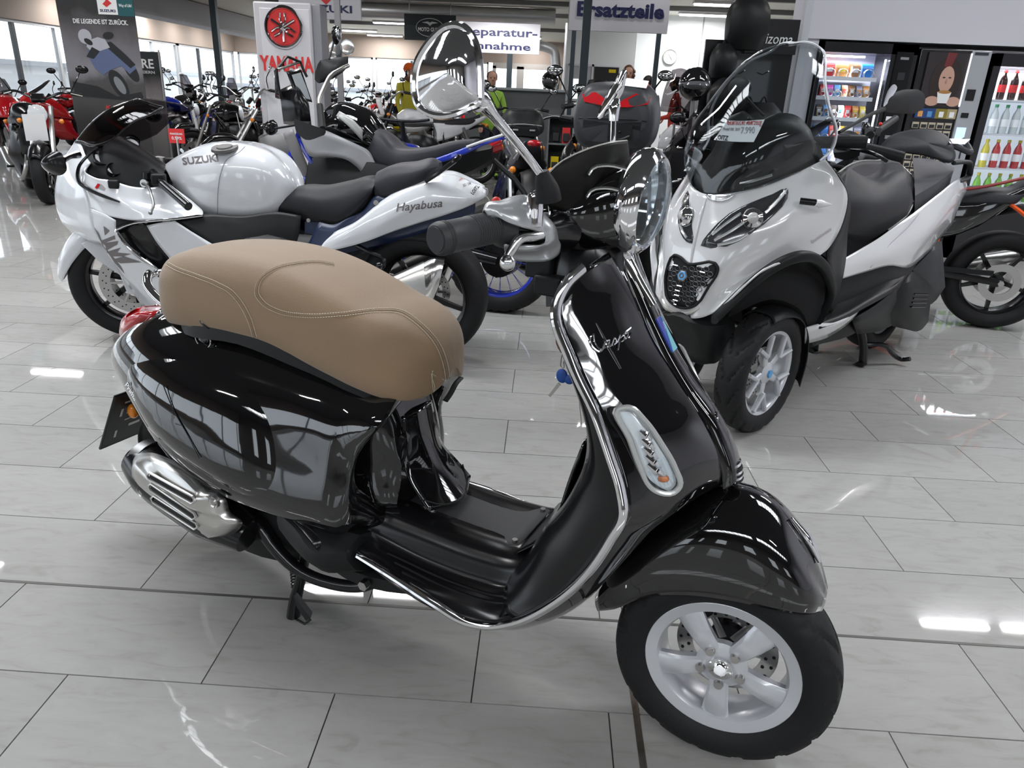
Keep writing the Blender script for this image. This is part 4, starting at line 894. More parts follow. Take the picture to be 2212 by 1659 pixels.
# ================================================================ WHITE SPORT BIKE
sb = thing('motorcycle', 'white sport motorcycle with grey lettering on tank and brushed silver exhaust', 'motorcycle', (-2.05, 3.52, 0), radians(177.5))
EYE_S = Matrix.Rotation(radians(-177.5), 3, 'Z') @ (Vector((0, 0, 1.2342)) - Vector((-2.05, 3.52, 0)))
ST_ = radians(24)
swf = wheel(sb, 'front_wheel', (0, 0, .30), .30, .120, .222, '7', plastic_gl, ST_, 1, (.062, -.062), .158, 0, 72)
swr = wheel(sb, 'rear_wheel', (-1.48, 0, .315), .318, .190, .224, '5', plastic_gl, 0, 1, (-.07,), .12, 0, 72)
def steer(p, a=ST_): return Matrix.Rotation(a, 3, 'Z') @ Vector(p)
for s_ in (1, -1):
    obj('fork_leg', [tube([steer((0, .10 * s_, .30)), steer((-.14, .10 * s_, .62)), steer((-.22, .10 * s_, .84))], [.030, .027, .025], 14)], plastic_gl, sb)
    obj('brake_caliper', [box(steer((-.10, .07 * s_, .37)), (.09, .05, .13), rot('Z', 24) @ rot('Y', 20))], plastic_gl, sb, bev=.01)
FE = []
for x, z0, z1, w in ((-.20, .40, .50, .062), (-.12, .50, .575, .07), (0, .56, .625, .074), (.14, .535, .60, .074), (.25, .44, .53, .068), (.31, .36, .44, .05), (.335, .325, .365, .02)):
    FE.append([steer(q) for q in ((x * .97, -w, z0 - .02), (x, -w * .95, z1 - .03), (x, -w * .5, z1 - .006), (x, 0, z1), (x, w * .5, z1 - .006), (x, w * .95, z1 - .03), (x * .97, w, z0 - .02))])
sfd = obj('front_fender', sheet(FE, 5, 4), white_paint, sb, thick=.004)
for s_ in (1, -1):
    obj('fender_side', [slab([steer(q) for q in ((.20, .078 * s_, .50), (.02, .085 * s_, .585), (-.13, .088 * s_, .54), (-.10, .115 * s_, .40), (-.075, .12 * s_, .27), (-.02, .12 * s_, .24), (.03, .115 * s_, .26), (.05, .11 * s_, .35), (.14, .085 * s_, .42))], steer((0, .010 * s_, 0)))], white_paint, sfd, bev=.004)
    obj('fender_vent', [slab([steer(q) for q in ((.085, .098 * s_, .485), (.035, .102 * s_, .50), (-.01, .104 * s_, .475), (.0, .106 * s_, .455), (.05, .102 * s_, .455))], steer((0, .006 * s_, 0)))], plastic, sfd)
    for q in ((-.055, .131 * s_, .35), (-.045, .133 * s_, .285)): obj('fender_bolt', [cyl(steer(q), steer((q[0], q[1] + .004 * s_, q[2])), .010, n=12)], steel, sfd)
# main fairing, left half rows from the upper edge down; mirrored
def m2(rows): return [r[::-1] + [(x, -y, z) for x, y, z in r[1:]] if abs(r[0][1]) < 1e-4 else r for r in rows]
NOSE = [
 [(0.1989,0,0.9496), (0.124,0.07,0.9484), (0.0675,0.13,0.9013), (0.0229,0.17,0.8779)],
 [(0.2683,0,0.8681), (0.1973,0.08,0.8627), (0.1186,0.16,0.8316), (0.0591,0.2,0.8136)],
 [(0.3189,0,0.7795), (0.2406,0.09,0.7708), (0.1289,0.18,0.7648), (0.0215,0.235,0.77)],
 [(0.3483,0,0.6567), (0.267,0.09,0.6617), (0.1332,0.19,0.6714), (0.0056,0.25,0.6822)],
 [(0.336,0,0.5853), (0.2571,0.09,0.5809), (0.1267,0.19,0.5864), (-0.0028,0.255,0.5997)],
 [(0.2932,0,0.5192), (0.2192,0.08,0.5188), (0.0905,0.18,0.5215), (-0.0248,0.25,0.5278)],
]
nose = obj('nose_fairing', sheet([r + [] for r in [[(x, -y, z) for x, y, z in q[::-1]] + q[1:] for q in NOSE]], 6, 5), white_paint, sb, thick=.004)
hlz = obj('headlight', sheet([[(x + .006, y, z) for x, y, z in r] for r in ([(0.3759,-0.09,0.7523), (0.3235,0,0.7684), (0.2364,0.09,0.7689)], [(0.3899,-0.09,0.7066), (0.3418,0,0.7126), (0.2505,0.09,0.721)], [(0.3969,-0.09,0.6471), (0.3507,0,0.6566), (0.2562,0.09,0.6688)])], 4, 4), lens, nose, thick=.004)
SIDE = [
 [(0.0229,0.17,0.8779), (0.0406,0.2,0.8531), (-0.0209,0.225,0.8219), (-0.1089,0.235,0.813), (-0.1875,0.22,0.789), (-0.2761,0.2,0.7872), (-0.3403,0.17,0.8016)],
 [(0.0591,0.2,0.8136), (0.0096,0.235,0.7869), (-0.0637,0.245,0.7673), (-0.151,0.25,0.7478), (-0.2391,0.235,0.726), (-0.3378,0.21,0.7196), (-0.4535,0.175,0.7211)],
 [(0.0215,0.235,0.77), (-0.0346,0.25,0.7337), (-0.1267,0.265,0.7035), (-0.215,0.27,0.6904), (-0.3062,0.26,0.6835), (-0.4148,0.24,0.6823), (-0.5065,0.21,0.685)],
 [(0.0056,0.25,0.6822), (-0.0545,0.265,0.6667), (-0.1249,0.275,0.6554), (-0.2144,0.28,0.6486), (-0.3109,0.275,0.6571), (-0.4123,0.26,0.6645), (-0.5087,0.225,0.6769)],
]
for s_ in (1, -1):
    sd = obj('side_fairing', sheet([[(x, y * s_, z) for x, y, z in r] for r in SIDE], 6, 5), white_paint, sb, thick=.004)
    LOW = [
     [(0.0048,0.25,0.6863), (-0.069,0.27,0.6682), (-0.1261,0.28,0.6438)],
     [(-0.0028,0.255,0.5997), (-0.0678,0.268,0.6054), (-0.1191,0.275,0.5947)],
     [(-0.0248,0.25,0.5278), (-0.0835,0.262,0.5248), (-0.1483,0.268,0.5296)],
     [(-0.0431,0.24,0.462), (-0.113,0.25,0.4638), (-0.1979,0.262,0.4713)],
     [(-0.0606,0.22,0.3972), (-0.15,0.24,0.3938), (-0.2765,0.262,0.4283)],
     [(-0.068,0.18,0.3255), (-0.2008,0.22,0.2801), (-0.3838,0.255,0.3895)],
     [(-0.112,0.12,0.154), (-0.2893,0.18,0.1594), (-0.4978,0.235,0.303)]]
    lo = obj('lower_fairing', sheet([[(x, y * s_, z) for x, y, z in r] for r in LOW], 5, 5), white_paint, sb, thick=.004)
    CEN = [[(-0.255,0.255,0.624), (-0.3117,0.262,0.6386), (-0.3967,0.262,0.6536)], [(-0.2942,0.255,0.5462), (-0.3948,0.265,0.5958), (-0.4712,0.262,0.6079)], [(-0.3432,0.25,0.4731), (-0.4593,0.262,0.5145), (-0.5631,0.262,0.5564)], [(-0.395,0.24,0.3646), (-0.5638,0.25,0.4212), (-0.7239,0.25,0.4741)]]
    obj('centre_fairing', sheet([[(x, y * s_, z) for x, y, z in r] for r in CEN], 5, 5), white_paint, sb, thick=.004)
    obj('intake_opening', sheet([[(x, y * s_, z) for x, y, z in r] for r in ([(-0.1031,0.24,0.5901), (-0.249,0.24,0.6276), (-0.2585,0.22,0.5911)], [(-0.1418,0.23,0.5222), (-0.2408,0.22,0.5475), (-0.291,0.22,0.5073)], [(-0.2163,0.22,0.4594), (-0.2772,0.21,0.45), (-0.3426,0.21,0.4319)], [(-0.26,0.2,0.3692), (-0.3407,0.2,0.3742), (-0.3982,0.2,0.3777)])], 4, 4), plastic_gl, sb, thick=.003)
    obj('chrome_strip', [tube([(x, y * s_, z) for x, y, z in [(-0.5128,0.228,0.6796),(-0.3978,0.262,0.6619),(-0.292,0.278,0.6504),(-0.2008,0.283,0.6338),(-0.1494,0.283,0.6144),(-0.1179,0.28,0.5955),(-0.1282,0.276,0.5659),(-0.1861,0.272,0.5005),(-0.2628,0.266,0.4413),(-0.326,0.262,0.3985)]], .0055, 8, 5)], chrome, sd)
    obj('seam_strip', [tube([(x, y * s_, z) for x, y, z in [(-0.0118,0.15,0.9467),(0.0287,0.18,0.9066),(0.0605,0.205,0.8586),(0.0559,0.228,0.8002),(0.0057,0.245,0.7719),(-0.0734,0.256,0.7446),(-0.1485,0.266,0.7252)]], [.004, .006, .007, .009, .009, .008, .004], 8, 5)], plastic_gl, sd)
    obj('black_side_panel', sheet([[(x, y * s_, z) for x, y, z in r] for r in (
     [(-0.3898,0.25,0.6514), (-0.506,0.21,0.6808), (-0.6735,0.19,0.6806), (-0.8415,0.17,0.7033), (-0.9415,0.15,0.6891)],
     [(-0.4779,0.255,0.6029), (-0.5779,0.23,0.6315), (-0.7218,0.21,0.6361), (-0.8444,0.19,0.6397), (-0.9406,0.17,0.6312)],
     [(-0.5634,0.255,0.5509), (-0.662,0.24,0.558), (-0.7623,0.22,0.5558), (-0.8408,0.2,0.5459), (-0.9209,0.18,0.5468)],
     [(-0.7299,0.24,0.4681), (-0.7801,0.23,0.4625), (-0.8413,0.22,0.4532), (-0.8988,0.2,0.4413), (-0.9577,0.18,0.4405)])], 4, 4), seat_gry if s_ < 0 else plastic, sb, thick=.004)
obj('side_sticker', slab([Vector(p) for p in [(-0.0457,0.236,0.7979),(-0.0878,0.24,0.7862),(-0.0732,0.246,0.7679),(-0.031,0.242,0.7795)]], (0, .002, 0)), mat('sticker_grey', (.3, .28, .28), .5), sb)
obj('sticker_stripe', slab([Vector(p) + Vector((0, .0025, 0)) for p in [(-0.0413,0.236,0.7977),(-0.0523,0.237,0.7943),(-0.0394,0.243,0.774),(-0.0288,0.242,0.7794)]], (0, .002, 0)), red_paint, sb)
# big brush-stroke mark on the fairing
kan = mat('grey_decal', (.16, .145, .145), .4)
lo_bv = None
for o_ in [o for o in sb.children if o.name.startswith('lower_fairing')][:1]: lo_bv = bvh(o_)
def decal(name, pts, m, par, bv, eye, lift=.003):
    P = onto(bv, pts, lift, eye); return obj(name, slab(P, (0, .0005, 0)), m, par, angle=0)
first = None
for pts in ([(0.0134,0.25,0.6022),(-0.0154,0.25,0.5763),(-0.0248,0.25,0.5406),(-0.0126,0.25,0.4969),(0.003,0.25,0.4852),(0.0002,0.25,0.5392)], [(-0.0459,0.25,0.6097),(-0.0714,0.25,0.59),(-0.0452,0.25,0.5673)], [(-0.0085,0.25,0.5376),(-0.0903,0.25,0.5699),(-0.0919,0.25,0.553),(-0.0392,0.25,0.5329),(-0.104,0.25,0.5451),(-0.0966,0.25,0.5276),(-0.0422,0.25,0.4987),(-0.0392,0.25,0.52)],
            [(-0.0312,0.25,0.4872),(-0.1126,0.25,0.5156),(-0.0904,0.25,0.4907),(-0.1575,0.25,0.4881),(-0.1148,0.25,0.4748),(-0.0647,0.25,0.4718)], [(-0.0545,0.25,0.4517),(-0.1194,0.25,0.475),(-0.2109,0.25,0.4566),(-0.1003,0.25,0.4413)], [(-0.0157,0.25,0.5144),(-0.0575,0.25,0.4823),(-0.0977,0.25,0.4258),(-0.1106,0.25,0.3937),(-0.0728,0.25,0.4397)]):
    P = onto(lo_bv, pts, .004, EYE_S)
    c_ = obj('brush_mark', slab(P, (0, .001, 0)), kan, sb, angle=0)
# cockpit interior, screen, clocks
obj('cockpit_well', [loft([[(0.0656,0.14,0.8879), (0.0313,0.19,0.8324), (0.2589,-0.14,0.7914), (0.2311,-0.1,0.8626)], [(-0.0573,0.12,0.9632), (-0.0697,0.2,0.8035), (0.1549,-0.14,0.7582), (0.0983,-0.12,0.9436)], [(-0.1725,0.1,0.9267), (-0.1813,0.19,0.7814), (0.0122,-0.12,0.738), (-0.0505,-0.1,0.9082)], [(-0.276,0.08,0.858), (-0.2969,0.16,0.7839), (-0.1453,-0.1,0.7481), (-0.1839,-0.08,0.84)]], 3, 4)], plastic, sb)
SCR = [[(0.1985,0,0.9517), (0.114,0.08,0.9534), (0.0217,0.14,0.9446), (-0.0428,0.16,0.9607), (-0.1161,0.17,0.9942)],
       [(0.0906,0,1.0496), (0.0161,0.08,1.0468), (-0.0647,0.14,1.0342), (-0.145,0.16,1.0481), (-0.2145,0.17,1.0669)],
       [(-0.014,0,1.1149), (-0.078,0.07,1.1142), (-0.1633,0.13,1.1008), (-0.2398,0.15,1.0985), (-0.2997,0.16,1.1011)],
       [(-0.1356,0,1.1579), (-0.1787,0.05,1.1576), (-0.2403,0.09,1.1483), (-0.2992,0.12,1.1372), (-0.3416,0.14,1.1295)]]
scs = obj('windscreen', sheet([[(x, -y, z) for x, y, z in q[::-1]] + q[1:] for q in SCR], 6, 5), smoke, sb, thick=.004)
obj('screen_edge', [tube([SCR[0][4], SCR[1][4], SCR[2][4], SCR[3][4], SCR[3][3], SCR[3][2], SCR[3][1], SCR[3][0]], .0028, 6, 5)], plastic_gl, scs)
for P, r_ in (((-0.0253,0.13,0.8954), .050), ((-0.0542,0.06,0.9291), .045), ((-0.0805,0,0.9537), .034), ((-0.0816,0.17,0.8421), .03)):
    g_ = obj('dial', [lathe([(0, .012), (r_ * .9, .012), (r_, .03), (r_ * 1.08, .02), (r_, -.03)], P, (-.55, .55, .62), 24)], plastic_gl, sb)
    obj('dial_ring', [lathe([(r_ * .86, .013), (r_ * .92, .020), (r_ * .96, .013)], P, (-.55, .55, .62), 24)], chrome, g_)
obj('top_yoke', [box((-0.1434,0,0.8556), (.09, .26, .03), rot('Z', 12)), ], alu_dark, sb, bev=.008)
obj('steering_nut', [cyl((-0.1447,0,0.8641), (-0.1466,0,0.8769), .018, n=6)], steel, sb)
for s_ in (.11, -.11): obj('fork_cap', [cyl(Vector((-0.1434,0,0.8556)) + Vector((0, s_, 0)), Vector((-0.146,0,0.8727)) + Vector((0, s_, .02)), .026, n=16)], steel, sb)
obj('clutch_reservoir', [cyl((-0.2377,0.17,0.8231), (-0.2418,0.17,0.8498), .022, n=14)], plastic_gl, sb)
obj('clock_bezel', [tube([Vector((0.0506,0.07,0.8772)) + Vector((.03 * cos(t), .035 * sin(t), .03 * sin(t) + .01)) for t in [k * pi / 8 for k in range(9)]], .004, 6, 2)], mat('gold_bezel', (.5, .42, .2), .3, .6), sb)
for s_ in (1, -1):
    st_ = -.02
    hbv = [Vector(p) for p in ((-0.2624,0.16,0.8499), (-0.3499,0.24,0.8093), (-0.5221,0.36,0.7369))]
    if s_ < 0: hbv = [Vector((p.x + .16, -p.y, p.z + .03)) for p in hbv]
    obj('handle_grip', [tube([hbv[0], hbv[1]], [.017, .017], 12), tube([hbv[1], hbv[2]], [.019, .019], 14)], plastic_gl if s_ > 0 else plastic, sb)
    obj('switch_gear', [box(hbv[0].lerp(hbv[1], .6), (.06, .05, .05), rot('Z', 20))], plastic, sb, bev=.008)
obj('clutch_lever', [tube([(-0.2303,0.2,0.8033),(-0.2924,0.26,0.7946),(-0.3303,0.31,0.7682),(-0.3557,0.35,0.7268),(-0.3532,0.37,0.7036)], [.008, .007, .006, .006, .005], 10, 5), ball((-0.3508,0.37,0.7015), .009, 10, 8)], alu_dark, sb)
obj('lever_pivot', [cyl((-0.2408,0.21,0.8049), (-0.2414,0.2,0.8039), .018, n=14)], alu, sb)
obj('switch_block', [box((-0.1172,0.235,0.7973), (.05, .03, .04))], plastic, sb, bev=.008)
ckp = [tube([(0.0322,0.1,0.845),(-0.0437,0.05,0.8759),(-0.1712,0.12,0.842),(-0.2567,0.1,0.8173)], .008, 6, 5), tube([(0.0639,-0.05,0.8848),(-0.0833,0,0.8846),(-0.2009,0.05,0.8624),(-0.2635,0.1,0.7862)], .009, 6, 5), tube([(-0.0505,-0.1,0.9082),(-0.1448,-0.05,0.873),(-0.2144,0.05,0.7998)], .01, 6, 5)]
obj('cables', ckp, plastic_gl, sb); D.objects['cables']['kind'] = 'stuff'
mrs = shell('left_mirror', [(0.1381,0.34,0.8817),(0.1051,0.34,0.918),(0.0767,0.34,0.9327),(0.0345,0.34,0.9327),(0.0233,0.34,0.9045),(0.0235,0.34,0.86),(0.0442,0.34,0.8415),(0.0708,0.34,0.8363),(0.1067,0.34,0.8482)], (.35, .9, .1), .035, plastic_gl, sb)
shell('mirror_face', [(0.1419,0.335,0.8811),(0.1139,0.335,0.9134),(0.0909,0.335,0.9221),(0.0867,0.335,0.9011),(0.0787,0.335,0.8569),(0.1148,0.335,0.8474)], (.6, .7, .1), .012, mirror_m, mrs)
obj('mirror_arm', [tube([(0.039,0.33,0.903),(0.0564,0.26,0.9108),(0.0717,0.18,0.9127)], [.014, .012, .018], 8, 4)], plastic_gl, sb)
obj('right_mirror', [ball((-0.0306,-0.3,1.0735), .06, 14, 8, (.6, 1, .6))], plastic_gl, sb)
# fuel tank
TK = []
for i, (t, s1, b1, w) in enumerate((((352,362),(366,385),(370,398),.09), ((378,342),(388,372),(400,420),.135), ((410,324),(420,360),(438,462),.165), ((456,309),(468,345),(490,466),.175), ((500,306),(512,345),(540,467),.17), ((545,311),(558,352),(585,463),.155), ((588,327),(596,375),(612,450),.13), ((624,366),(628,400),(630,436),.095), ((647,406),(646,415),(642,425),.05))):
    pass
def sx(u, v, off): return Vector((0, 0, 0))
TKP = [
 [(-0.2222,0,0.8593), (-0.2596,0.05,0.861), (-0.2937,0.085,0.8364), (-0.3134,0.1,0.8055), (-0.3218,0.1,0.7849), (-0.2722,0,0.7545)],
 [(-0.2878,0,0.9025), (-0.349,0.08,0.9007), (-0.3801,0.125,0.8525), (-0.3896,0.14,0.7967), (-0.3898,0.13,0.7372), (-0.322,0,0.6915)],
 [(-0.3705,0,0.9439), (-0.4487,0.1,0.9394), (-0.4925,0.155,0.8889), (-0.4952,0.17,0.7949), (-0.4771,0.15,0.6749), (-0.3971,0,0.6403)],
 [(-0.4741,0,0.9796), (-0.5578,0.11,0.9691), (-0.6058,0.17,0.9074), (-0.6086,0.182,0.8019), (-0.593,0.16,0.674), (-0.5135,0,0.6399)],
 [(-0.5738,0,0.9903), (-0.6518,0.105,0.9771), (-0.7027,0.165,0.9116), (-0.712,0.178,0.8168), (-0.7014,0.155,0.677), (-0.6299,0,0.6462)],
 [(-0.6735,0,0.9844), (-0.7415,0.095,0.9645), (-0.7853,0.15,0.9023), (-0.7985,0.16,0.809), (-0.793,0.135,0.6874), (-0.7348,0,0.6606)],
 [(-0.7666,0,0.9557), (-0.8149,0.08,0.9306), (-0.8428,0.12,0.8621), (-0.848,0.125,0.7932), (-0.8384,0.1,0.7145), (-0.7971,0,0.6945)],
 [(-0.8406,0,0.8782), (-0.8674,0.055,0.8614), (-0.8808,0.08,0.8231), (-0.8779,0.08,0.7834), (-0.8668,0.07,0.7459), (-0.8386,0,0.7314)],
 [(-0.884,0,0.7959), (-0.8912,0.02,0.792), (-0.8945,0.03,0.7849), (-0.8913,0.03,0.772), (-0.8821,0.02,0.7575), (-0.8742,0,0.7526)]]
tank = obj('fuel_tank', loft([[(x, -y, z) for x, y, z in r] for r in TKP], 5, 5, True), white_paint, sb)
tbv = bvh(tank)
capP = onto(tbv, [(-0.5632,0.05,0.9618)], .0, EYE_S)[0]
obj('tank_cap', [lathe([(0, .010), (.034, .010), (.036, .006), (.058, .006), (.062, -.004)], capP, (.05, .25, .97), 30)], mat('cap_metal', (.09, .085, .085), .45, .5), tank)
obj('tank_seam', [tube(onto(tbv, spl([(-0.6844,0.1,0.9782),(-0.6721,0.15,0.9528),(-0.6246,0.17,0.9222),(-0.5981,0.18,0.8719),(-0.5782,0.18,0.8103),(-0.5542,0.17,0.6797)], 6), .0, EYE_S), .0022, 5)], mat('seam_grey', (.3, .3, .33), .5), tank)
def wrap_letters(name, body, p0, p1, up, h, m, par, bv, eye, bold=.01, shear=0, lift=.0015):
    o = lettering(name, body, p0, p1, up, h, m, par, bold, shear, .0002)
    P = onto(bv, [v.co for v in o.data.vertices], lift, eye)
    for v, p in zip(o.data.vertices, P): v.co = p
    return o
wrap_letters('tank_lettering', 'SUZUKI', (-0.4015,0.14,0.8874), (-0.5724,0.14,0.9116), (0, 0, 1), .030, kan, tank, tbv, EYE_S, .03)
# seats
STP = [
 [(-0.8226,0.12,0.7206), (-0.8392,0.1,0.7524), (-0.8383,0.05,0.7674), (-0.823,0,0.765), (-0.771,0,0.6822)],
 [(-0.9124,0.13,0.693), (-0.9141,0.12,0.7691), (-0.9016,0.07,0.7981), (-0.8822,0,0.8022), (-0.8606,0,0.6585)],
 [(-1.0239,0.14,0.6689), (-1.0335,0.14,0.757), (-1.0221,0.08,0.8052), (-1.006,0,0.8104), (-0.9731,0,0.6338)],
 [(-1.1255,0.15,0.6739), (-1.1421,0.14,0.7729), (-1.1463,0.09,0.829), (-1.141,0,0.8424), (-1.0755,0,0.6328)],
 [(-1.1958,0.14,0.722), (-1.2262,0.13,0.8067), (-1.2378,0.09,0.8541), (-1.2346,0,0.8637), (-1.1563,0,0.67)],
 [(-1.2501,0.12,0.776), (-1.2754,0.12,0.8285), (-1.278,0.08,0.8509), (-1.2695,0,0.855), (-1.226,0,0.7385)]]
def half(P): return [[(x, -y, z) for x, y, z in (r[-2:-1] + r[:-2][::-1] + r[-1:])] for r in P]
seatr = obj('rider_seat', loft(half(STP), 5, 5, True), seat_blk, sb)
PSP = [
 [(-1.2772,0.1,0.7873), (-1.2772,0.11,0.8377), (-1.2762,0.07,0.8826), (-1.2793,0,0.8929), (-1.2602,0,0.7617)],
 [(-1.3385,0.12,0.7929), (-1.3317,0.12,0.8657), (-1.3439,0.08,0.9151), (-1.3455,0,0.9229), (-1.3068,0,0.7641)],
 [(-1.434,0.125,0.8369), (-1.4337,0.12,0.8968), (-1.4439,0.07,0.9311), (-1.4499,0,0.9422), (-1.4048,0,0.8072)],
 [(-1.5113,0.11,0.8775), (-1.5199,0.11,0.918), (-1.5267,0.06,0.9462), (-1.5362,0,0.9584), (-1.4884,0,0.8532)],
 [(-1.5479,0.06,0.9029), (-1.5585,0.06,0.9236), (-1.5591,0.03,0.9414), (-1.5663,0,0.9435), (-1.5449,0,0.885)]]
obj('pillion_seat', loft(half(PSP), 5, 5, True), seat_gry, sb)
# tail
TLP = [
 [(-1.028,0.2,0.5333), (-1.0578,0.19,0.5799), (-1.1012,0.17,0.6232), (-1.1025,0.16,0.6279)],
 [(-1.1249,0.2,0.5559), (-1.1521,0.195,0.6156), (-1.1852,0.17,0.6635), (-1.188,0.15,0.6689)],
 [(-1.253,0.19,0.5952), (-1.2753,0.185,0.6625), (-1.2964,0.16,0.7384), (-1.3236,0.13,0.7769)],
 [(-1.3756,0.17,0.6447), (-1.4018,0.175,0.7256), (-1.414,0.15,0.8003), (-1.4414,0.11,0.8499)],
 [(-1.5017,0.15,0.6901), (-1.5276,0.15,0.7737), (-1.5385,0.12,0.8517), (-1.5475,0.08,0.8885)],
 [(-1.6129,0.12,0.7268), (-1.6335,0.12,0.7957), (-1.6342,0.09,0.8533), (-1.6205,0.05,0.8933)],
 [(-1.7017,0.08,0.7612), (-1.7238,0.09,0.7966), (-1.7144,0.06,0.8377), (-1.6922,0.03,0.8704)],
 [(-1.7498,0.03,0.7822), (-1.7763,0.04,0.8056), (-1.7787,0.03,0.8294), (-1.7674,0.01,0.8349)]]
for s_ in (1, -1):
    tp = obj('tail_panel', sheet([[(x, y * s_, z) for x, y, z in r] for r in TLP], 5, 5), white_paint, sb, thick=.004)
    if s_ > 0: tail_bv = bvh(tp); tailp = tp
    obj('blue_trim', sheet([[(x, y * s_, z) for x, y, z in r] for r in ([(-0.9482,0.17,0.5184), (-1.0271,0.15,0.6643)], [(-1.0315,0.185,0.5327), (-1.0981,0.155,0.6585)], [(-1.104,0.165,0.6246), (-1.1586,0.15,0.6882)], [(-1.1902,0.15,0.669), (-1.2296,0.13,0.7245)], [(-1.3221,0.125,0.7721), (-1.2909,0.11,0.7933)], [(-1.3444,0.11,0.7899), (-1.316,0.1,0.7872)])], 4, 4), dark_blue, sb, thick=.004)
obj('tail_top', sheet([[(x, s * y, z) for x, y, z, s in ((*TLP[i][3], -1), (TLP[i][3][0], 0, TLP[i][3][2] + .012, 1), (*TLP[i][3], 1))] for i in (3, 4, 5, 6, 7)], 4, 4), white_paint, sb, thick=.004)
wrap_letters('tail_lettering', 'Hayabusa', (-1.3923,0.17,0.7346), (-1.5973,0.14,0.7637), (0, 0, 1), .034, kan, tailp, tail_bv, EYE_S, .012, .35, .0045)
obj('tail_light', [ball((-1.7369,0,0.7904), .03, 14, 8, (.7, 1.1, .5))], red_lens, sb)
obj('under_tail', [loft([[(x, -w, z), (x, w, z), (x, w * .8, z - h), (x, -w * .8, z - h)] for x, w, z, h in ((-.95, .13, .66, .2), (-1.2, .13, .66, .12), (-1.5, .11, .72, .09), (-1.72, .05, .78, .05))], 4, 3)], dark_blue, sb)
obj('rear_hugger', sheet([[(x, -w, z - .05), (x, -w * .7, z), (x, 0, z + .012), (x, w * .7, z), (x, w, z - .05)] for x, z, w in ((-1.05, .50, .08), (-1.2, .58, .09), (-1.4, .645, .10), (-1.6, .62, .10), (-1.68, .57, .08))], 4, 4), plastic, sb, thick=.004)
obj('grab_rail', [tube([(-1.5154,0.13,0.8677),(-1.5595,0.12,0.8969),(-1.6115,0.12,0.9351),(-1.6527,0.12,0.9665),(-1.6596,0.1,0.9752),(-1.6391,0,0.9652)], .011, 8, 4)], plastic_gl, sb)
obj('passenger_peg', [tube([(-1.273,0.2,0.464),(-1.2894,0.2,0.4325),(-1.3343,0.18,0.5172),(-1.2672,0.17,0.5434),(-1.1969,0.15,0.5677)], .011, 8, 3), ball((-1.3171,0.2,0.4882), .022, 10, 8)], plastic_gl, sb)
obj('frame_bolt', [cyl((-1.289,0.13,0.7628), (-1.2931,0.145,0.7649), .012, n=12)], steel, sb); obj('panel_bolt', [cyl((-0.9789,0.16,0.6716), (-0.9834,0.172,0.6737), .009, n=12)], steel, sb)
# silencers: brushed, tapered, one each side
for s_ in (1, -1):
    R_ = []
    for (u0, v0), (u1, v1), hy in (((760,640),(775,665),.035), ((806,619),(822,660),.055), ((860,594),(878,668),.065), ((915,568),(925,668),.068), ((958,560),(934,652),.05)):
        pass
    SL = [[(-1.194,0.17,0.3442), (-1.2187,0.25,0.3661), (-1.2628,0.26,0.3036), (-1.2361,0.17,0.2771)],
          [(-1.2753,0.17,0.385), (-1.3009,0.26,0.4085), (-1.3597,0.28,0.322), (-1.3303,0.17,0.2901)],
          [(-1.3954,0.17,0.4452), (-1.4202,0.27,0.4694), (-1.4864,0.29,0.3199), (-1.4591,0.17,0.285)],
          [(-1.5156,0.17,0.5087), (-1.5367,0.27,0.531), (-1.5547,0.29,0.3331), (-1.53,0.17,0.2986)]]
    SL = [[Vector(p) for p in r] for r in SL]
    c8 = []
    for r in SL:
        q = spl(r, 5, True); c = sum(q, Vector()) / len(q); c8.append([(p.x, p.y * s_, p.z) for p in q])
    sl = obj('silencer', loft(c8, 4, 1), alu, sb)
    TP = [[Vector(p) for p in r] for r in ([(-1.5152,0.168,0.5083), (-1.5371,0.272,0.5315), (-1.5551,0.292,0.3337), (-1.5295,0.168,0.2981)], [(-1.5587,0.17,0.5284), (-1.5785,0.27,0.5501), (-1.574,0.28,0.3511), (-1.554,0.18,0.3231)], [(-1.616,0.19,0.5338), (-1.6278,0.255,0.5458), (-1.5986,0.265,0.4027), (-1.5862,0.2,0.3856)])]
    obj('silencer_tip', loft([[(p.x, p.y * s_, p.z) for p in spl(r, 5, True)] for r in TP], 4, 1), mat('bright_steel', (.75, .74, .72), .18, 1), sl)
obj('swing_arm', [tube([(-1.48, .12, .315), (-1.2, .13, .36), (-.9, .12, .40)], [.035, .04, .05], 12, 3), tube([(-1.48, -.12, .315), (-.9, -.12, .40)], .04, 10)], plastic_gl, sb)
obj('engine', [loft([[(x, -w, z0), (x, w, z0), (x, w, z1), (x, -w, z1)] for x, w, z0, z1 in ((-.30, .16, .25, .62), (-.5, .2, .14, .64), (-.8, .2, .14, .62), (-1.0, .14, .3, .6))], 3, 3)], plastic_gl, sb)
obj('side_stand', [tube([(-.72, .17, .22), (-.70, .30, .02)], .012, 8), ball((-.70, .30, .015), .02, 8, 6, (1.5, 1, .6))], plastic, sb)
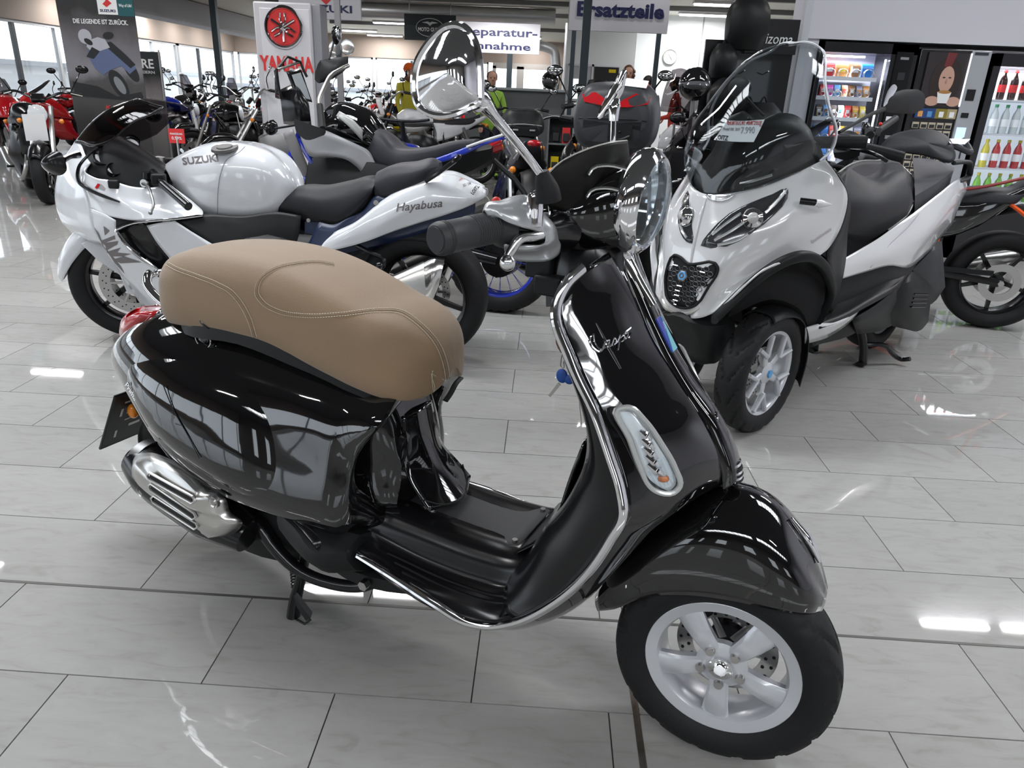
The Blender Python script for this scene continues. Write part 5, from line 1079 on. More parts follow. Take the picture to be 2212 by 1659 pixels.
# price tag on the tail
tg = tag(obj('price_tag', sheet([[(-1.68,0.13,0.8957), (-1.7122,0.135,0.8779), (-1.7741,0.13,0.8605)], [(-1.6674,0.14,0.8762), (-1.7099,0.145,0.8589), (-1.7758,0.14,0.8417)], [(-1.6561,0.145,0.8502), (-1.7069,0.15,0.8333), (-1.7523,0.145,0.813)]], 3, 3), paper), 'white price tag with red heading hanging on the white motorcycle tail', 'tag')
tg.location = (-2.05, 3.52, 0); tg.rotation_euler.z = radians(177.5); tgb = bvh(tg)
wrap_letters('heading', 'Gebraucht Fzg', (-1.6703,0.145,0.8788), (-1.6962,0.14,0.8895), (0, 0, 1), .012, ink_red, tg, tgb, EYE_S, .0)
for (a, b, c, d) in ((993,402,1004,396), (996,407,1012,400), (1001,411,1018,404)):
    pass
wrap_letters('tag_text', '2021 1340', (-1.6918,0.148,0.8543), (-1.7263,0.145,0.8677), (0, 0, 1), .012, ink, tg, tgb, EYE_S, .0)
wrap_letters('dealer_name', 'LOITZ', (-1.7362,0.15,0.8228), (-1.763,0.14,0.859), (-.3, 0, 1), .018, ink, tg, tgb, EYE_S, .02)

# ================================================================ GREY ADVENTURE BIKE BEHIND IT
ab = thing('motorcycle', 'grey and black adventure motorcycle with blue wire wheels behind the white sport motorcycle', 'motorcycle', (-1.80, 4.62, 0), radians(170))
wheel(ab, 'front_wheel', (0, 0, .35), .345, .095, .275, 'wire', blue_paint, radians(20), 1, (.05, -.05), .14, 2, 120)
arw = wheel(ab, 'rear_wheel', (-1.575, 0, .33), .333, .15, .235, 'wire', blue_paint, 0, 1, (-.06,), .12, 2, 120)
obj('sprocket', [lathe([(0, .07), (.10, .07), (.105, .076), (0, .078)], (0, 0, 0), (0, 1, 0), 30)] + dots(.075, .08, 7, .006, 1, .005), plastic_gl, arw)
for s_ in (1, -1):
    obj('fork_leg', [tube([steer((0, .085 * s_, .35), .3), steer((-.30, .085 * s_, 1.0), .3)], [.03, .024], 12)], blue_paint if s_ else alu, ab)
    SHR = [[(-0.415,0.2,0.9581), (-0.3795,0.18,1.0542)], [(-0.4716,0.22,0.8703), (-0.5659,0.2,1.0158)], [(-0.5781,0.23,0.8742), (-0.6861,0.2,0.9742)], [(-0.7097,0.22,0.858), (-0.7561,0.17,0.9412)], [(-0.756,0.2,0.8209), (-0.7989,0.14,0.914)], [(-0.798,0.17,0.7693), (-0.845,0.14,0.8396)], [(-0.8399,0.16,0.7762), (-0.8613,0.14,0.8121)]]
    obj('side_shroud', sheet([[(x, y * s_, z) for x, y, z in r] for r in SHR], 4, 4), grey_paint, ab, thick=.006)
    obj('front_strake', sheet([[(x, y * s_, z) for x, y, z in r] for r in ([(-0.2777,0.16,0.983), (-0.342,0.16,1.0116)], [(-0.314,0.15,0.8757), (-0.3813,0.15,0.9001)], [(-0.3555,0.12,0.7649), (-0.411,0.12,0.7842)], [(-0.4056,0.08,0.6505), (-0.4488,0.08,0.6587)])], 4, 3), mat('shroud_grey', (.22, .21, .21), .4), ab, thick=.006)
    obj('strake_tip', sheet([[(x, (y + .006) * s_, z) for x, y, z in r] for r in ([(-0.3683,0.12,0.7335), (-0.422,0.12,0.7688)], [(-0.3926,0.08,0.6386), (-0.4515,0.08,0.6534)])], 3, 3), blue_paint, ab, thick=.006)
obj('high_fender', sheet([[(x, -w, z - .01), (x, 0, z), (x, w, z - .01)] for x, z, w in ((-.3, .80, .05), (-.1, .82, .07), (.15, .79, .07), (.35, .70, .05))], 4, 3), blue_paint, ab, thick=.005)
TA = [
 [(-0.4353,0,1.0843), (-0.4862,0.08,1.0673), (-0.531,0.14,1.025), (-0.5347,0.14,0.9896), (-0.4634,0,0.9548)],
 [(-0.5043,0,1.1438), (-0.5751,0.1,1.1269), (-0.6283,0.17,1.0653), (-0.6247,0.16,0.9796), (-0.5463,0,0.9326)],
 [(-0.5733,0,1.1695), (-0.6551,0.11,1.1402), (-0.7047,0.17,1.0638), (-0.7048,0.15,0.9528), (-0.6348,0,0.9108)],
 [(-0.6601,0,1.1527), (-0.7322,0.1,1.1185), (-0.7739,0.15,1.0416), (-0.7698,0.13,0.9399), (-0.7115,0,0.899)],
 [(-0.7458,0,1.1157), (-0.7915,0.07,1.0706), (-0.8205,0.11,1.0025), (-0.8133,0.1,0.9125), (-0.7698,0,0.8783)],
 [(-0.807,0,1.0366), (-0.8299,0.05,1.0136), (-0.8467,0.08,0.9645), (-0.8386,0.08,0.8869), (-0.8044,0,0.8537)]]
obj('fuel_tank', loft([[(x, -y, z) for x, y, z in r] for r in TA], 4, 4, True), black_paint, ab)
obj('tank_flash', sheet([[(x, y + .012, z) for x, y, z in r] for r in ([(-0.6227,0.155,1.0946), (-0.6321,0.13,1.1195)], [(-0.7069,0.165,1.0364), (-0.7163,0.15,1.0837)], [(-0.7744,0.145,0.9637), (-0.779,0.15,1.0269)])], 4, 3), mat('tank_flash_grey', (.35, .35, .34), .3), ab, thick=.003)
SA = [
 [(-0.7332,0,1.0099), (-0.7675,0.08,0.9989), (-0.7715,0.11,0.9108), (-0.7284,0,0.876)],
 [(-0.7808,0,1.0354), (-0.8125,0.09,1.0166), (-0.8354,0.13,0.8512), (-0.7799,0,0.8231)],
 [(-0.8382,0,1.0149), (-0.8727,0.1,0.9895), (-0.9016,0.14,0.8248), (-0.8442,0,0.8001)],
 [(-0.9119,0,0.9435), (-0.9489,0.11,0.9279), (-0.987,0.14,0.8349), (-0.9325,0,0.8079)],
 [(-1.0298,0,0.9263), (-1.0734,0.12,0.9199), (-1.0959,0.13,0.8557), (-1.049,0,0.8279)],
 [(-1.1582,0,0.9486), (-1.1983,0.12,0.9416), (-1.2149,0.12,0.8897), (-1.1753,0,0.8614)],
 [(-1.2844,0,0.9832), (-1.318,0.11,0.9773), (-1.3321,0.11,0.9407), (-1.2992,0,0.9149)],
 [(-1.3924,0,0.9962), (-1.4121,0.07,0.9927), (-1.4152,0.08,0.9759), (-1.3931,0,0.9608)]]
obj('seat', loft([[(x, -y, z) for x, y, z in r] for r in SA], 4, 4, True), seat_gry, ab)
for s_ in (1, -1):
    obj('tail_side', sheet([[(x, y * s_, z) for x, y, z in r] for r in ([(-1.1042,0.13,0.8358), (-1.1008,0.12,0.8604)], [(-1.2293,0.13,0.8684), (-1.2165,0.125,0.8977)], [(-1.3626,0.12,0.9179), (-1.3351,0.12,0.9439)], [(-1.4881,0.09,0.9801), (-1.4474,0.09,0.9929)], [(-1.5684,0.05,1.0072), (-1.5438,0.05,1.0208)])], 4, 3), blue_paint, ab, thick=.006)
obj('tail_rack', [tube([(-1.3836,0.12,0.9613),(-1.4901,0.1,1.0029),(-1.5702,0.05,1.032),(-1.546,-0.05,1.0322)], .008, 8, 3)], mat('rack_white', (.6, .6, .6), .4), ab)
obj('tail_light', [loft([[(-1.4459,0.07,0.9395), (-1.471,0.06,0.9151), (-1.4446,-0.04,0.9075), (-1.4134,-0.05,0.931)], [(-1.5687,0.05,0.9998), (-1.5705,0.04,0.957), (-1.5561,-0.02,0.953), (-1.5494,-0.03,0.9953)]], 3, 2)], red_lens, ab, bev=.003)
obj('under_tail', [loft([[(x, -.10, z), (x, .10, z), (x, .07, z - h), (x, -.07, z - h)] for x, z, h in ((-.85, .84, .2), (-1.1, .85, .12), (-1.4, .93, .1), (-1.52, .96, .06))], 3, 2)], plastic, ab)
obj('number_plate_holder', [slab([(-1.4573,0.05,0.4722),(-1.4882,-0.05,0.4724),(-1.5748,-0.05,0.2244),(-1.5562,0.05,0.2158)], (-.01, 0, 0))], plastic, ab)
obj('plate_arm', [tube([(-1.50, 0, .90), (-1.70, 0, .72), (-1.74, 0, .62)], .03, 8, 3, flat=.5)], plastic, ab)
# front: screen, lamps, tower
scr = obj('windscreen', sheet([[(-0.1168,-0.12,1.1889), (-0.156,0,1.1761), (-0.2731,0.14,1.167)], [(-0.1219,-0.1,1.3318), (-0.16,0,1.3239), (-0.2511,0.12,1.3148)]], 4, 4), smoke, ab, thick=.004)
obj('screen_frame', [tube([(-0.2625,0.12,1.1743),(-0.2458,0.12,1.2532),(-0.2464,0.12,1.3268),(-0.2701,-0.12,1.3781),(-0.2853,-0.12,1.3377),(-0.3067,-0.12,1.2973)], .008, 8, 2)], plastic, ab)
obj('screen_bar', [tube([(-0.2522,0.12,1.327),(-0.267,-0.12,1.378)], .007, 8)], alu, ab)
obj('headlight_unit', [loft([[(-0.2195,0.06,1.2034), (-0.1518,-0.06,1.2025), (-0.1627,-0.06,1.0397), (-0.2301,0.06,1.0451)], [(-0.3491,0.1,1.2202), (-0.2415,-0.1,1.2195), (-0.2529,-0.1,1.0429), (-0.36,0.1,1.0518)], [(-0.404,0.06,1.1347), (-0.3416,-0.06,1.1319), (-0.3481,-0.06,1.048), (-0.4103,0.06,1.0532)]], 3, 3)], plastic_gl, ab)
obj('display', [slab([(-0.2766,0.04,1.3112),(-0.3076,-0.06,1.3335),(-0.3776,-0.04,1.1541),(-0.3413,0.06,1.1677)], (.02, 0, .01))], plastic_gl, ab, bev=.004)
obj('display_glass', [slab([(-0.2936,0.04,1.3018),(-0.3028,-0.05,1.3178),(-0.3627,-0.03,1.169),(-0.3429,0.05,1.1804)], (-.006, 0, .002))], mat('display_grey', (.35, .38, .40), .1, coat=1), ab)
obj('handlebar', [tube([(-0.6525,0.4,1.0379),(-0.5838,0.28,1.1186),(-0.4986,0.12,1.176),(-0.4745,0,1.239),(-0.4642,-0.12,1.3103),(-0.4693,-0.24,1.3483),(-0.4578,-0.38,1.375)], .013, 10, 5)], alu, ab)
obj('left_grip', [tube([(-0.6523,0.4,1.0331),(-0.5778,0.27,1.1472)], .018, 12)], plastic, ab)
obj('left_hand_guard', [loft([[(-0.4668,0.36,1.0761), (-0.4769,0.36,1.0622), (-0.4725,0.36,1.0041)], [(-0.5693,0.39,1.0527), (-0.5682,0.39,1.036), (-0.5415,0.39,0.9699)], [(-0.6755,0.42,1.0301), (-0.6805,0.42,1.0232), (-0.6684,0.42,1.0013)]], 4, 3)], plastic, ab)
obj('right_hand_guard', [loft([[(-0.2657,-0.3,1.2856), (-0.3059,-0.28,1.2651), (-0.3303,-0.28,1.3059), (-0.3105,-0.3,1.3985)], [(-0.3341,-0.32,1.2805), (-0.3757,-0.3,1.2894), (-0.4101,-0.3,1.3489), (-0.3601,-0.34,1.4126)], [(-0.4021,-0.38,1.325), (-0.4346,-0.38,1.3475), (-0.4583,-0.38,1.3856), (-0.4511,-0.4,1.429)]], 4, 3)], plastic, ab)
for s_, P, Q in ((1, (-0.3068,0.34,1.0126), (-0.4213,0.26,1.038)), (-1, (-0.4014,-0.34,1.544), (-0.3893,-0.26,1.404))):
    obj('mirror', [ball(P, .055, 16, 10, (.35, 1, .6) if s_ > 0 else (.35, .8, 1))], plastic_gl, ab); obj('mirror_stem', [tube([P, Q], .006, 8)], plastic, ab)
obj('mirror_face', [ball(Vector((-0.4081,-0.34,1.5545)) + Vector((-.012, 0, .0)), .045, 14, 8, (.3, .8, .9))], mirror_m, ab)
obj('engine', [loft([[(x, -w, z0), (x, w, z0), (x, w, z1), (x, -w, z1)] for x, w, z0, z1 in ((-.42, .12, .40, .86), (-.6, .16, .25, .86), (-.9, .15, .25, .84), (-1.1, .1, .4, .8))], 3, 3)], plastic, ab)
obj('engine_fins', [bx(-.82, -.52, .14, .18, .50 + k * .03, .512 + k * .03) for k in range(10)], plastic_gl, ab); [o for o in ab.children if o.name.startswith('engine_fins')][0]['kind'] = 'stuff'
obj('radiator', [box((-.40, 0, .72), (.03, .26, .3), rot('Y', -15))], plastic_gl, ab)
obj('frame_tube', [tube([(-.35, .12, .95), (-.5, .14, .7), (-.48, .13, .4), (-.7, .12, .22), (-1.0, .12, .3)], .014, 8, 4)], blue_paint, ab)
obj('swing_arm', [tube([(-1.575, .10, .33), (-1.0, .11, .42)], [.03, .045], 10), tube([(-1.575, -.10, .33), (-1.0, -.11, .42)], [.03, .045], 10)], plastic_gl, ab)
obj('side_stand', [tube([(-.85, .14, .28), (-.8, .30, .015)], .013, 8)], plastic, ab)

# ================================================================ WHITE THREE-WHEELED SCOOTER
MO = (.745, 2.934); MA = 223.5
mp = thing('scooter', 'silver white three wheeled scooter with tall clear windscreen and black seat', 'scooter', (*MO, 0), radians(MA))
EYE_M = Matrix.Rotation(radians(-MA), 3, 'Z') @ (Vector((0, 0, 1.2342)) - Vector((*MO, 0)))
for s_ in (1, -1):
    w_ = wheel(mp, 'front_wheel', (0, .215 * s_, .252), .252, .118, .178, 'y5', silver_paint, radians(2), s_, (.0,), .10, 1 if s_ > 0 else 0, 168 if s_ > 0 else 64)
    obj('hub_cap', [lathe([(0, .052 * s_), (.016, .052 * s_), (.018, .044 * s_)], n=6)], mat('emblem_light_blue', (.10, .32, .62), .3), w_)
    GD = [(-.245, .20, .17), (-.262, .22, .28), (-.235, .24, .39), (-.15, .25, .475), (-.03, .25, .505), (.06, .24, .495)]
    rows = []
    for x, w0, z in GD:
        rows.append([(x + .012, (.215 - .068) * s_, z - .02), (x, (.215 - .045) * s_, z), (x, .215 * s_, z + .008), (x, (.215 + .045) * s_, z), (x + .012, (.215 + .068) * s_, z - .02)])
    obj('mudguard', sheet(rows, 5, 4), plastic, mp, thick=.004)
    obj('suspension_arm', [tube([(-.02, .16 * s_, .26), (-.06, .10 * s_, .40), (-.10, .04 * s_, .52)], .022, 10, 3), tube([(-.10, .02 * s_, .36), (-.03, .14 * s_, .30)], .014, 8)], plastic_gl, mp)
    obj('suspension_strut', [tube([(-.02, .12 * s_, .34), (-.08, .11 * s_, .56)], .018, 10)], alu_dark, mp)
wheel(mp, 'rear_wheel', (-1.53, 0, .27), .262, .14, .178, '5', silver_paint, 0, 1, (), .1, 0, 64)
FB = [
 [(0.203,0,0.9267), (0.1533,0.11,0.9471), (0.0141,0.2,1.0002), (-0.0802,0.255,1.0546), (-0.0775,0.285,1.0701)],
 [(0.2272,0,0.8301), (0.172,0.13,0.8815), (0.0361,0.225,0.9369), (-0.1102,0.29,1.0246), (-0.1243,0.325,1.0081)],
 [(0.2453,0,0.7557), (0.2213,0.12,0.7903), (0.1287,0.225,0.8358), (-0.0594,0.3,0.9328), (-0.1696,0.345,0.9491)],
 [(0.2557,0,0.6972), (0.2421,0.12,0.7109), (0.1542,0.22,0.7455), (-0.0016,0.3,0.8203), (-0.1779,0.345,0.8474)],
 [(0.2631,0,0.6234), (0.253,0.115,0.6421), (0.1654,0.185,0.6596), (0.0686,0.265,0.7329), (-0.1007,0.345,0.7508)],
 [(0.2586,0,0.532), (0.2658,0.09,0.5501), (0.2288,0.145,0.5822), (0.1857,0.2,0.627), (0.1727,0.26,0.6924)],
 [(0.2481,0,0.4673), (0.2745,0.07,0.4778), (0.258,0.11,0.496), (0.2527,0.15,0.5301), (0.2381,0.18,0.5668)]]
fb = obj('front_fairing', sheet([[(x, -y, z) for x, y, z in r[::-1]] + r[1:] for r in FB], 6, 6), silver_white, mp, thick=.006)
fbv = bvh(fb)
# rear (inner) side of the front shield
for s_ in (1, -1):
    obj('inner_shield', sheet([[(x, y * s_, z) for x, y, z in r] for r in (
      [(-0.0775,0.285,1.0701), (-0.2575,0.2,1.0492)], [(-0.1243,0.325,1.0081), (-0.3799,0.22,0.9741)], [(-0.1696,0.345,0.9491), (-0.4399,0.24,0.8869)], [(-0.1779,0.345,0.8474), (-0.4665,0.24,0.7731)], [(-0.1044,0.345,0.7417), (-0.5027,0.24,0.6538)], [(-0.2201,0.33,0.6277), (-0.5543,0.22,0.523)], [(-0.2741,0.3,0.5008), (-0.5881,0.2,0.3876)])], 4, 4), plastic, mp, thick=.006)
    obj('arch_lip', [loft([[(x, (y - .012) * s_, z - .022), (x, (y + .010) * s_, z - .018), (x, (y + .012) * s_, z + .016), (x, (y - .01) * s_, z + .02)] for x, y, z in [(0.2651,0.15,0.4963),(0.2343,0.18,0.5521),(0.1933,0.205,0.6046),(0.1681,0.235,0.6494),(0.1336,0.26,0.6862),(0.1,0.29,0.7171),(0.0599,0.315,0.7344),(-0.0101,0.335,0.7324),(-0.086,0.345,0.7002),(-0.1685,0.345,0.6372),(-0.2352,0.335,0.5675),(-0.2486,0.32,0.5055),(-0.2504,0.3,0.4463)]], 5, 4)], plastic, mp)
obj('wheel_well', [loft([[(x, -w, z0), (x, w, z0), (x, w, z1), (x, -w, z1)] for x, w, z0, z1 in ((.10, .10, .46, .60), (-.02, .20, .54, .70), (-.14, .26, .50, .72), (-.28, .27, .34, .68), (-.34, .26, .30, .6))], 4, 3)], mat('matt_black', (.006, .006, .007), .8), mp)
obj('axle_beam', [tube([(.0, -.14, .40), (.05, 0, .42), (.0, .14, .40)], .022, 10, 4), tube([(.06, -.12, .33), (.1, 0, .34), (.06, .12, .33)], .016, 8, 4)], alu_dark, mp)
obj('chin_panel', [loft([[(x, -w, z), (x, w, z), (x - .03, w * .8, z - h), (x - .03, -w * .8, z - h)] for x, w, z, h in ((.285, .05, .46, .05), (.26, .10, .455, .12), (.18, .13, .45, .17), (.08, .12, .45, .12))], 4, 3)], plastic, mp)
def skin(name, pts, m, par=mp, lift=.003, h=.0015, n=2):
    """panel laid on the fairing: outline filled by a dome following the surface"""
    P = spl(pts, n, True) if n > 1 else [Vector(p) for p in pts]; c = sum(P, Vector()) / len(P); st = 6; vs = []
    for i in range(st + 1):
        s = 1 - i / st; vs += onto(fbv, [c + (p - c) * s for p in P], lift, EYE_M)
    return obj(name, (vs, grid_faces(st + 1, len(P), False, True)), m, par, thick=h)
HLp = [(0.2702,0.05,0.7509),(0.2807,0.08,0.7991),(0.2283,0.12,0.8739),(0.1625,0.16,0.9144),(0.0794,0.19,0.9431),(0.034,0.22,0.9656),(0.0423,0.23,0.9296),(0.0893,0.22,0.8752),(0.163,0.18,0.8067),(0.2119,0.12,0.754)]
hlr = mat('lamp_interior', (.06, .06, .065), .15, m=.5, coat=1)
for s_ in (1, -1):
    P = [(x, y * s_, z) for x, y, z in HLp]
    if s_ < 0:
        P = [(0.1642,-0.14,0.8051),(0.1504,-0.145,0.8716),(0.1396,-0.13,0.9222),(0.1419,-0.11,0.8755),(0.1628,-0.075,0.7932),(0.1668,-0.06,0.7314),(0.1655,-0.09,0.7335),(0.1665,-0.12,0.7595)]
    hu = skin('headlight', P, hlr, mp, .004)
    cx = (0.1612,0.175,0.859) if s_ > 0 else (0.1543,-0.115,0.8259)
    q = onto(fbv, [cx], .006, EYE_M)[0]; dd = Vector((.80, .55 * s_, .22)).normalized()
    obj('projector', [lathe([(.020, .022), (.034, .016), (.040, .004), (.040, -.01)], q, dd, 30)], chrome, hu)
    obj('projector_lens', [lathe([(0, .030), (.012, .028), (.024, .018), (.028, .010)], q, dd, 24)], mat('projector_glass', (.45, .45, .44), .08, coat=1), hu)
    if s_ > 0:
        strips = ([(0.2764,0.11,0.7802),(0.2281,0.14,0.8141),(0.1902,0.16,0.844)], [(0.2516,0.11,0.7611),(0.2049,0.15,0.7804),(0.1676,0.17,0.8038)], [(0.108,0.19,0.8756),(0.0639,0.2,0.9106),(0.0336,0.21,0.9498)], [(0.0879,0.19,0.8909),(0.0522,0.2,0.9232),(0.0443,0.21,0.9437)], [(0.2808,0.1,0.7989),(0.2285,0.12,0.841),(0.2014,0.15,0.8763)])
    else: strips = ([(0.1591,-0.13,0.7882),(0.1761,-0.1,0.7635)], [(0.1563,-0.12,0.7678),(0.1621,-0.09,0.7459)])
    for sp_ in strips: obj('lamp_strip', [tube(onto(fbv, spl(sp_, 4), .008, EYE_M), .0055, 6)], mat('bright_reflector', (.8, .82, .84), .15, .8), hu)
    skin('lamp_cover', [Vector(p) for p in P], lens, mp, .022)if False else None
cl = skin('position_lamp', [(0.2188,0,0.9325),(0.1957,0.03,0.9232),(0.1668,0.06,0.9254),(0.1555,0.09,0.9367),(0.1611,0.07,0.9146),(0.1878,0.03,0.9027),(0.2086,0.01,0.9148)], MT['bright_reflector'], mp, .006)
obj('nose_edge', [tube(onto(fbv, spl([(0.2322,-0.01,0.6644),(0.2452,0,0.7155),(0.2362,0,0.793),(0.2154,0,0.8803),(0.2049,0,0.91)], 5), .003, EYE_M), [.004, .006, .007, .006, .003], 8)], silver_white, mp)
# grille
GRP = [(0.2706,-0.06,0.6967),(0.2722,-0.03,0.6935),(0.2654,0,0.6753),(0.2693,0.03,0.678),(0.2527,0.11,0.6948),(0.2415,0.115,0.679),(0.2384,0.11,0.6481),(0.2432,0.09,0.604),(0.2453,0.05,0.5233),(0.2415,0.02,0.5047),(0.2594,-0.03,0.5011),(0.2808,-0.06,0.5271),(0.2813,-0.075,0.5701),(0.2743,-0.085,0.6312)]
gr = skin('grille', GRP, mat('matt_black', (.006, .006, .007), .8), mp, .003, .002, 1)
obj('grille_frame', [tube(onto(fbv, spl(GRP, 3, True), .006, EYE_M), .0055, 8, closed=True)], plastic, gr)
hexm = mat('grille_mesh', (.10, .105, .11), .35)
for c_ in [(0.2688,-0.073,0.642),(0.2642,-0.043,0.6468),(0.2603,-0.013,0.6517),(0.257,0.017,0.6566),(0.2545,0.047,0.6616),(0.2526,0.077,0.6668),(0.2627,-0.058,0.6247),(0.2515,0.032,0.6398),(0.2492,0.062,0.645),(0.2476,0.092,0.6503),(0.2611,-0.073,0.6017),(0.2485,0.017,0.617),(0.2456,0.047,0.6223),(0.2435,0.077,0.6277),(0.2548,-0.058,0.5842),(0.2501,-0.028,0.5894),(0.2461,0.002,0.5947),(0.2428,0.032,0.6),(0.2402,0.062,0.6055),(0.2532,-0.073,0.5608),(0.248,-0.043,0.5661),(0.2436,-0.013,0.5715),(0.2398,0.017,0.5769),(0.2367,0.047,0.5824),(0.2467,-0.058,0.5432),(0.2417,-0.028,0.5486),(0.2375,0.002,0.5541),(0.2339,0.032,0.5597),(0.2398,-0.043,0.5249),(0.235,-0.013,0.5305),(0.2309,0.017,0.5362),(0.2333,-0.028,0.5072),(0.2287,0.002,0.513)]:
    q = onto(fbv, [c_], .005, EYE_M)[0]
    obj('mesh_cell', [tube([q + Vector((.0, .0125 * cos(pi / 3 * k), .0095 * sin(pi / 3 * k))) for k in range(6)], .0017, 4, closed=True)], hexm, gr)
for c_ in [(0.2538,-0.06,0.6555),(0.2619,0.07,0.6551),(0.2552,-0.03,0.5818),(0.2633,-0.03,0.5646),(0.2655,-0.03,0.5465),(0.2703,-0.03,0.5269),(0.2763,-0.03,0.5129)]:
    q = onto(fbv, [c_], .008, EYE_M)[0]; obj('bright_bar', [tube([q - Vector((0, .011, 0)), q + Vector((0, .011, 0))], .0026, 6)], MT['bright_reflector'], gr)
em_ = onto(fbv, [(0.2508,-0.02,0.6233)], .012, EYE_M)[0]; en = Vector((.97, .05, .22)).normalized()
obj('emblem', [lathe([(0, .006), (.024, .006), (.027, -.006)], em_, en, 6)], chrome, mp)
obj('emblem_core', [lathe([(0, .009), (.018, .009), (.020, .004)], em_, en, 6)], MT['emblem_light_blue'], mp)
obj('emblem_ring', [lathe([(.006, .0105), (.010, .0105), (.010, .008), (.006, .008)], em_, en, 12, closed=True)], chrome, mp)
for v in (617, 629, 639, 650, 658):
    pass
obj('chin_trim', [tube(onto(fbv, spl([(0.2686,-0.1,0.5481),(0.2682,-0.09,0.509),(0.2703,-0.055,0.4837),(0.2464,-0.02,0.4734),(0.245,0.03,0.4854),(0.2393,0.06,0.5138)], 5), .004, EYE_M), [.004, .008, .009, .009, .008, .004], 8)], mat('champagne_trim', (.55, .53, .50), .3, .5), mp)
obj('panel_gap', [tube(onto(fbv, spl([(0.2383,0.11,0.7429),(0.224,0.12,0.709),(0.2084,0.15,0.682),(0.1773,0.17,0.6545)], 5), .0, EYE_M), .0018, 5)], MT['seam_grey'], mp)
wrap_letters('side_lettering', 'business', (-0.0406,0.31,0.7746), (-0.1195,0.335,0.8213), (0, 0, 1), .016, mat('silver_letters', (.5, .45, .44), .4), mp, fbv, EYE_M, .01, 0, .006)
# screen
SN = [
 [(0.1999,0,0.9131), (0.1584,0.11,0.9441), (0.0141,0.2,1.0002), (-0.0981,0.255,1.0607)],
 [(0.1878,0,1.009), (0.179,0.13,1.0338), (0.0276,0.22,1.0763), (-0.1491,0.27,1.1096)],
 [(0.1691,0,1.1221), (0.1539,0.13,1.1305), (0.0316,0.225,1.1517), (-0.1379,0.275,1.1706)],
 [(0.1269,0,1.2301), (0.0783,0.12,1.2308), (-0.0134,0.2,1.2403), (-0.1171,0.25,1.2319)],
 [(0.0315,0,1.3379), (-0.014,0.1,1.3362), (-0.0744,0.165,1.3364), (-0.1299,0.205,1.3239)],
 [(-0.1204,0,1.4355), (-0.1207,0.06,1.4345), (-0.1493,0.12,1.4201), (-0.1943,0.155,1.404)],
 [(-0.2357,0,1.4671), (-0.2388,0.03,1.4698), (-0.2432,0.07,1.463), (-0.2522,0.1,1.4457)]]
sn = obj('windscreen', sheet([[(x, -y, z) for x, y, z in r[::-1]] + r[1:] for r in SN], 5, 6), thin_glass('clear_screen', (.80, .82, .83)), mp, thick=.004)
rim_ = [r[3] for r in SN]
obj('screen_rim', [tube(rim_ + [SN[6][2], SN[6][1], SN[6][0]] + [(x, -y, z) for x, y, z in [SN[6][1], SN[6][2]] + rim_[::-1]], .0045, 8, 6)], mat('pale_screen_rim', (.75, .76, .8), .2, coat=1), sn)  # plain pale rim colour, the same all round the screen
for zz, (a, b) in enumerate((((0.2384,0.05,0.9799), (0.1395,0.16,1.0197)), )):
    obj('screen_bracket', [tube([(0.11,-0.1,0.9661), (0.1452,0.02,0.9565), (0.1217,0.1,0.9758), (0.0669,0.17,1.0087)], .006, 6, 4)], alu, sn)
for P in ((0.0806,0.05,1.1921), (-0.1442,0.16,1.0817), (0.0898,0.16,0.9565)):
    obj('screen_bolt', [ball(P, .009, 10, 6)], plastic_gl, sn)
DS = [
 [(0.1804,0,0.9172), (0.1443,0.1,0.9488), (0.0119,0.18,1.0014), (-0.1262,0.22,1.062)],
 [(0.137,0,1.0406), (0.0531,0.1,1.0555), (-0.0585,0.17,1.0837), (-0.1446,0.21,1.0988)],
 [(0.0749,0,1.1462), (0.0123,0.09,1.1788), (-0.0779,0.15,1.1762), (-0.1414,0.19,1.1334)],
 [(-0.0699,0,1.1849), (-0.0737,0.07,1.2144), (-0.127,0.12,1.2076), (-0.1662,0.16,1.161)]]
obj('dashboard_cowl', sheet([[(x, -y, z) for x, y, z in r[::-1]] + r[1:] for r in DS], 5, 5), plastic, mp, thick=.006)
obj('dashboard', [loft([[(x, -w, z), (x, w, z), (x, w, z - .1), (x, -w, z - .1)] for x, w, z in ((-.02, .16, 1.10), (-.16, .2, 1.12), (-.26, .2, 1.02), (-.34, .18, .95))], 4, 3)], plastic, mp)
# price sheet behind the screen
ps = tag(obj('price_sheet', sheet([[(0.1206,-0.02,1.1851), (0.1032,0.05,1.1871), (0.0915,0.12,1.1952)], [(0.1468,-0.02,1.1497), (0.1228,0.05,1.1506), (0.1153,0.12,1.1547)], [(0.1795,-0.02,1.1177), (0.1575,0.05,1.1158), (0.1405,0.12,1.1189)]], 3, 3), paper), 'white price sheet with red heading behind the tall clear scooter screen', 'price sheet')
ps.location = (*MO, 0); ps.rotation_euler.z = radians(MA); psb = bvh(ps)
wrap_letters('heading', 'Gebraucht Fahrzeug', (0.1405,0,1.17), (0.1068,0.12,1.1764), (0, 0, 1), .020, ink_red, ps, psb, EYE_M, .0)
wrap_letters('dealer_name', 'LOITZ', (0.2004,0,1.1206), (0.181,0.04,1.1184), (0, 0, 1), .016, ink, ps, psb, EYE_M, .02)
for k, (u, v) in enumerate(((1562,279), (1560,286), (1557,293))):
    pass
wrap_letters('sheet_text', 'Modell 500  2019', (0.159,0,1.1508), (0.1447,0.06,1.1527), (0, 0, 1), .010, ink, ps, psb, EYE_M, .0)
wrap_letters('sheet_price', '7.990', (0.1362,0.06,1.1433), (0.127,0.11,1.1478), (0, 0, 1), .022, MT['seam_grey'], ps, psb, EYE_M, .0)
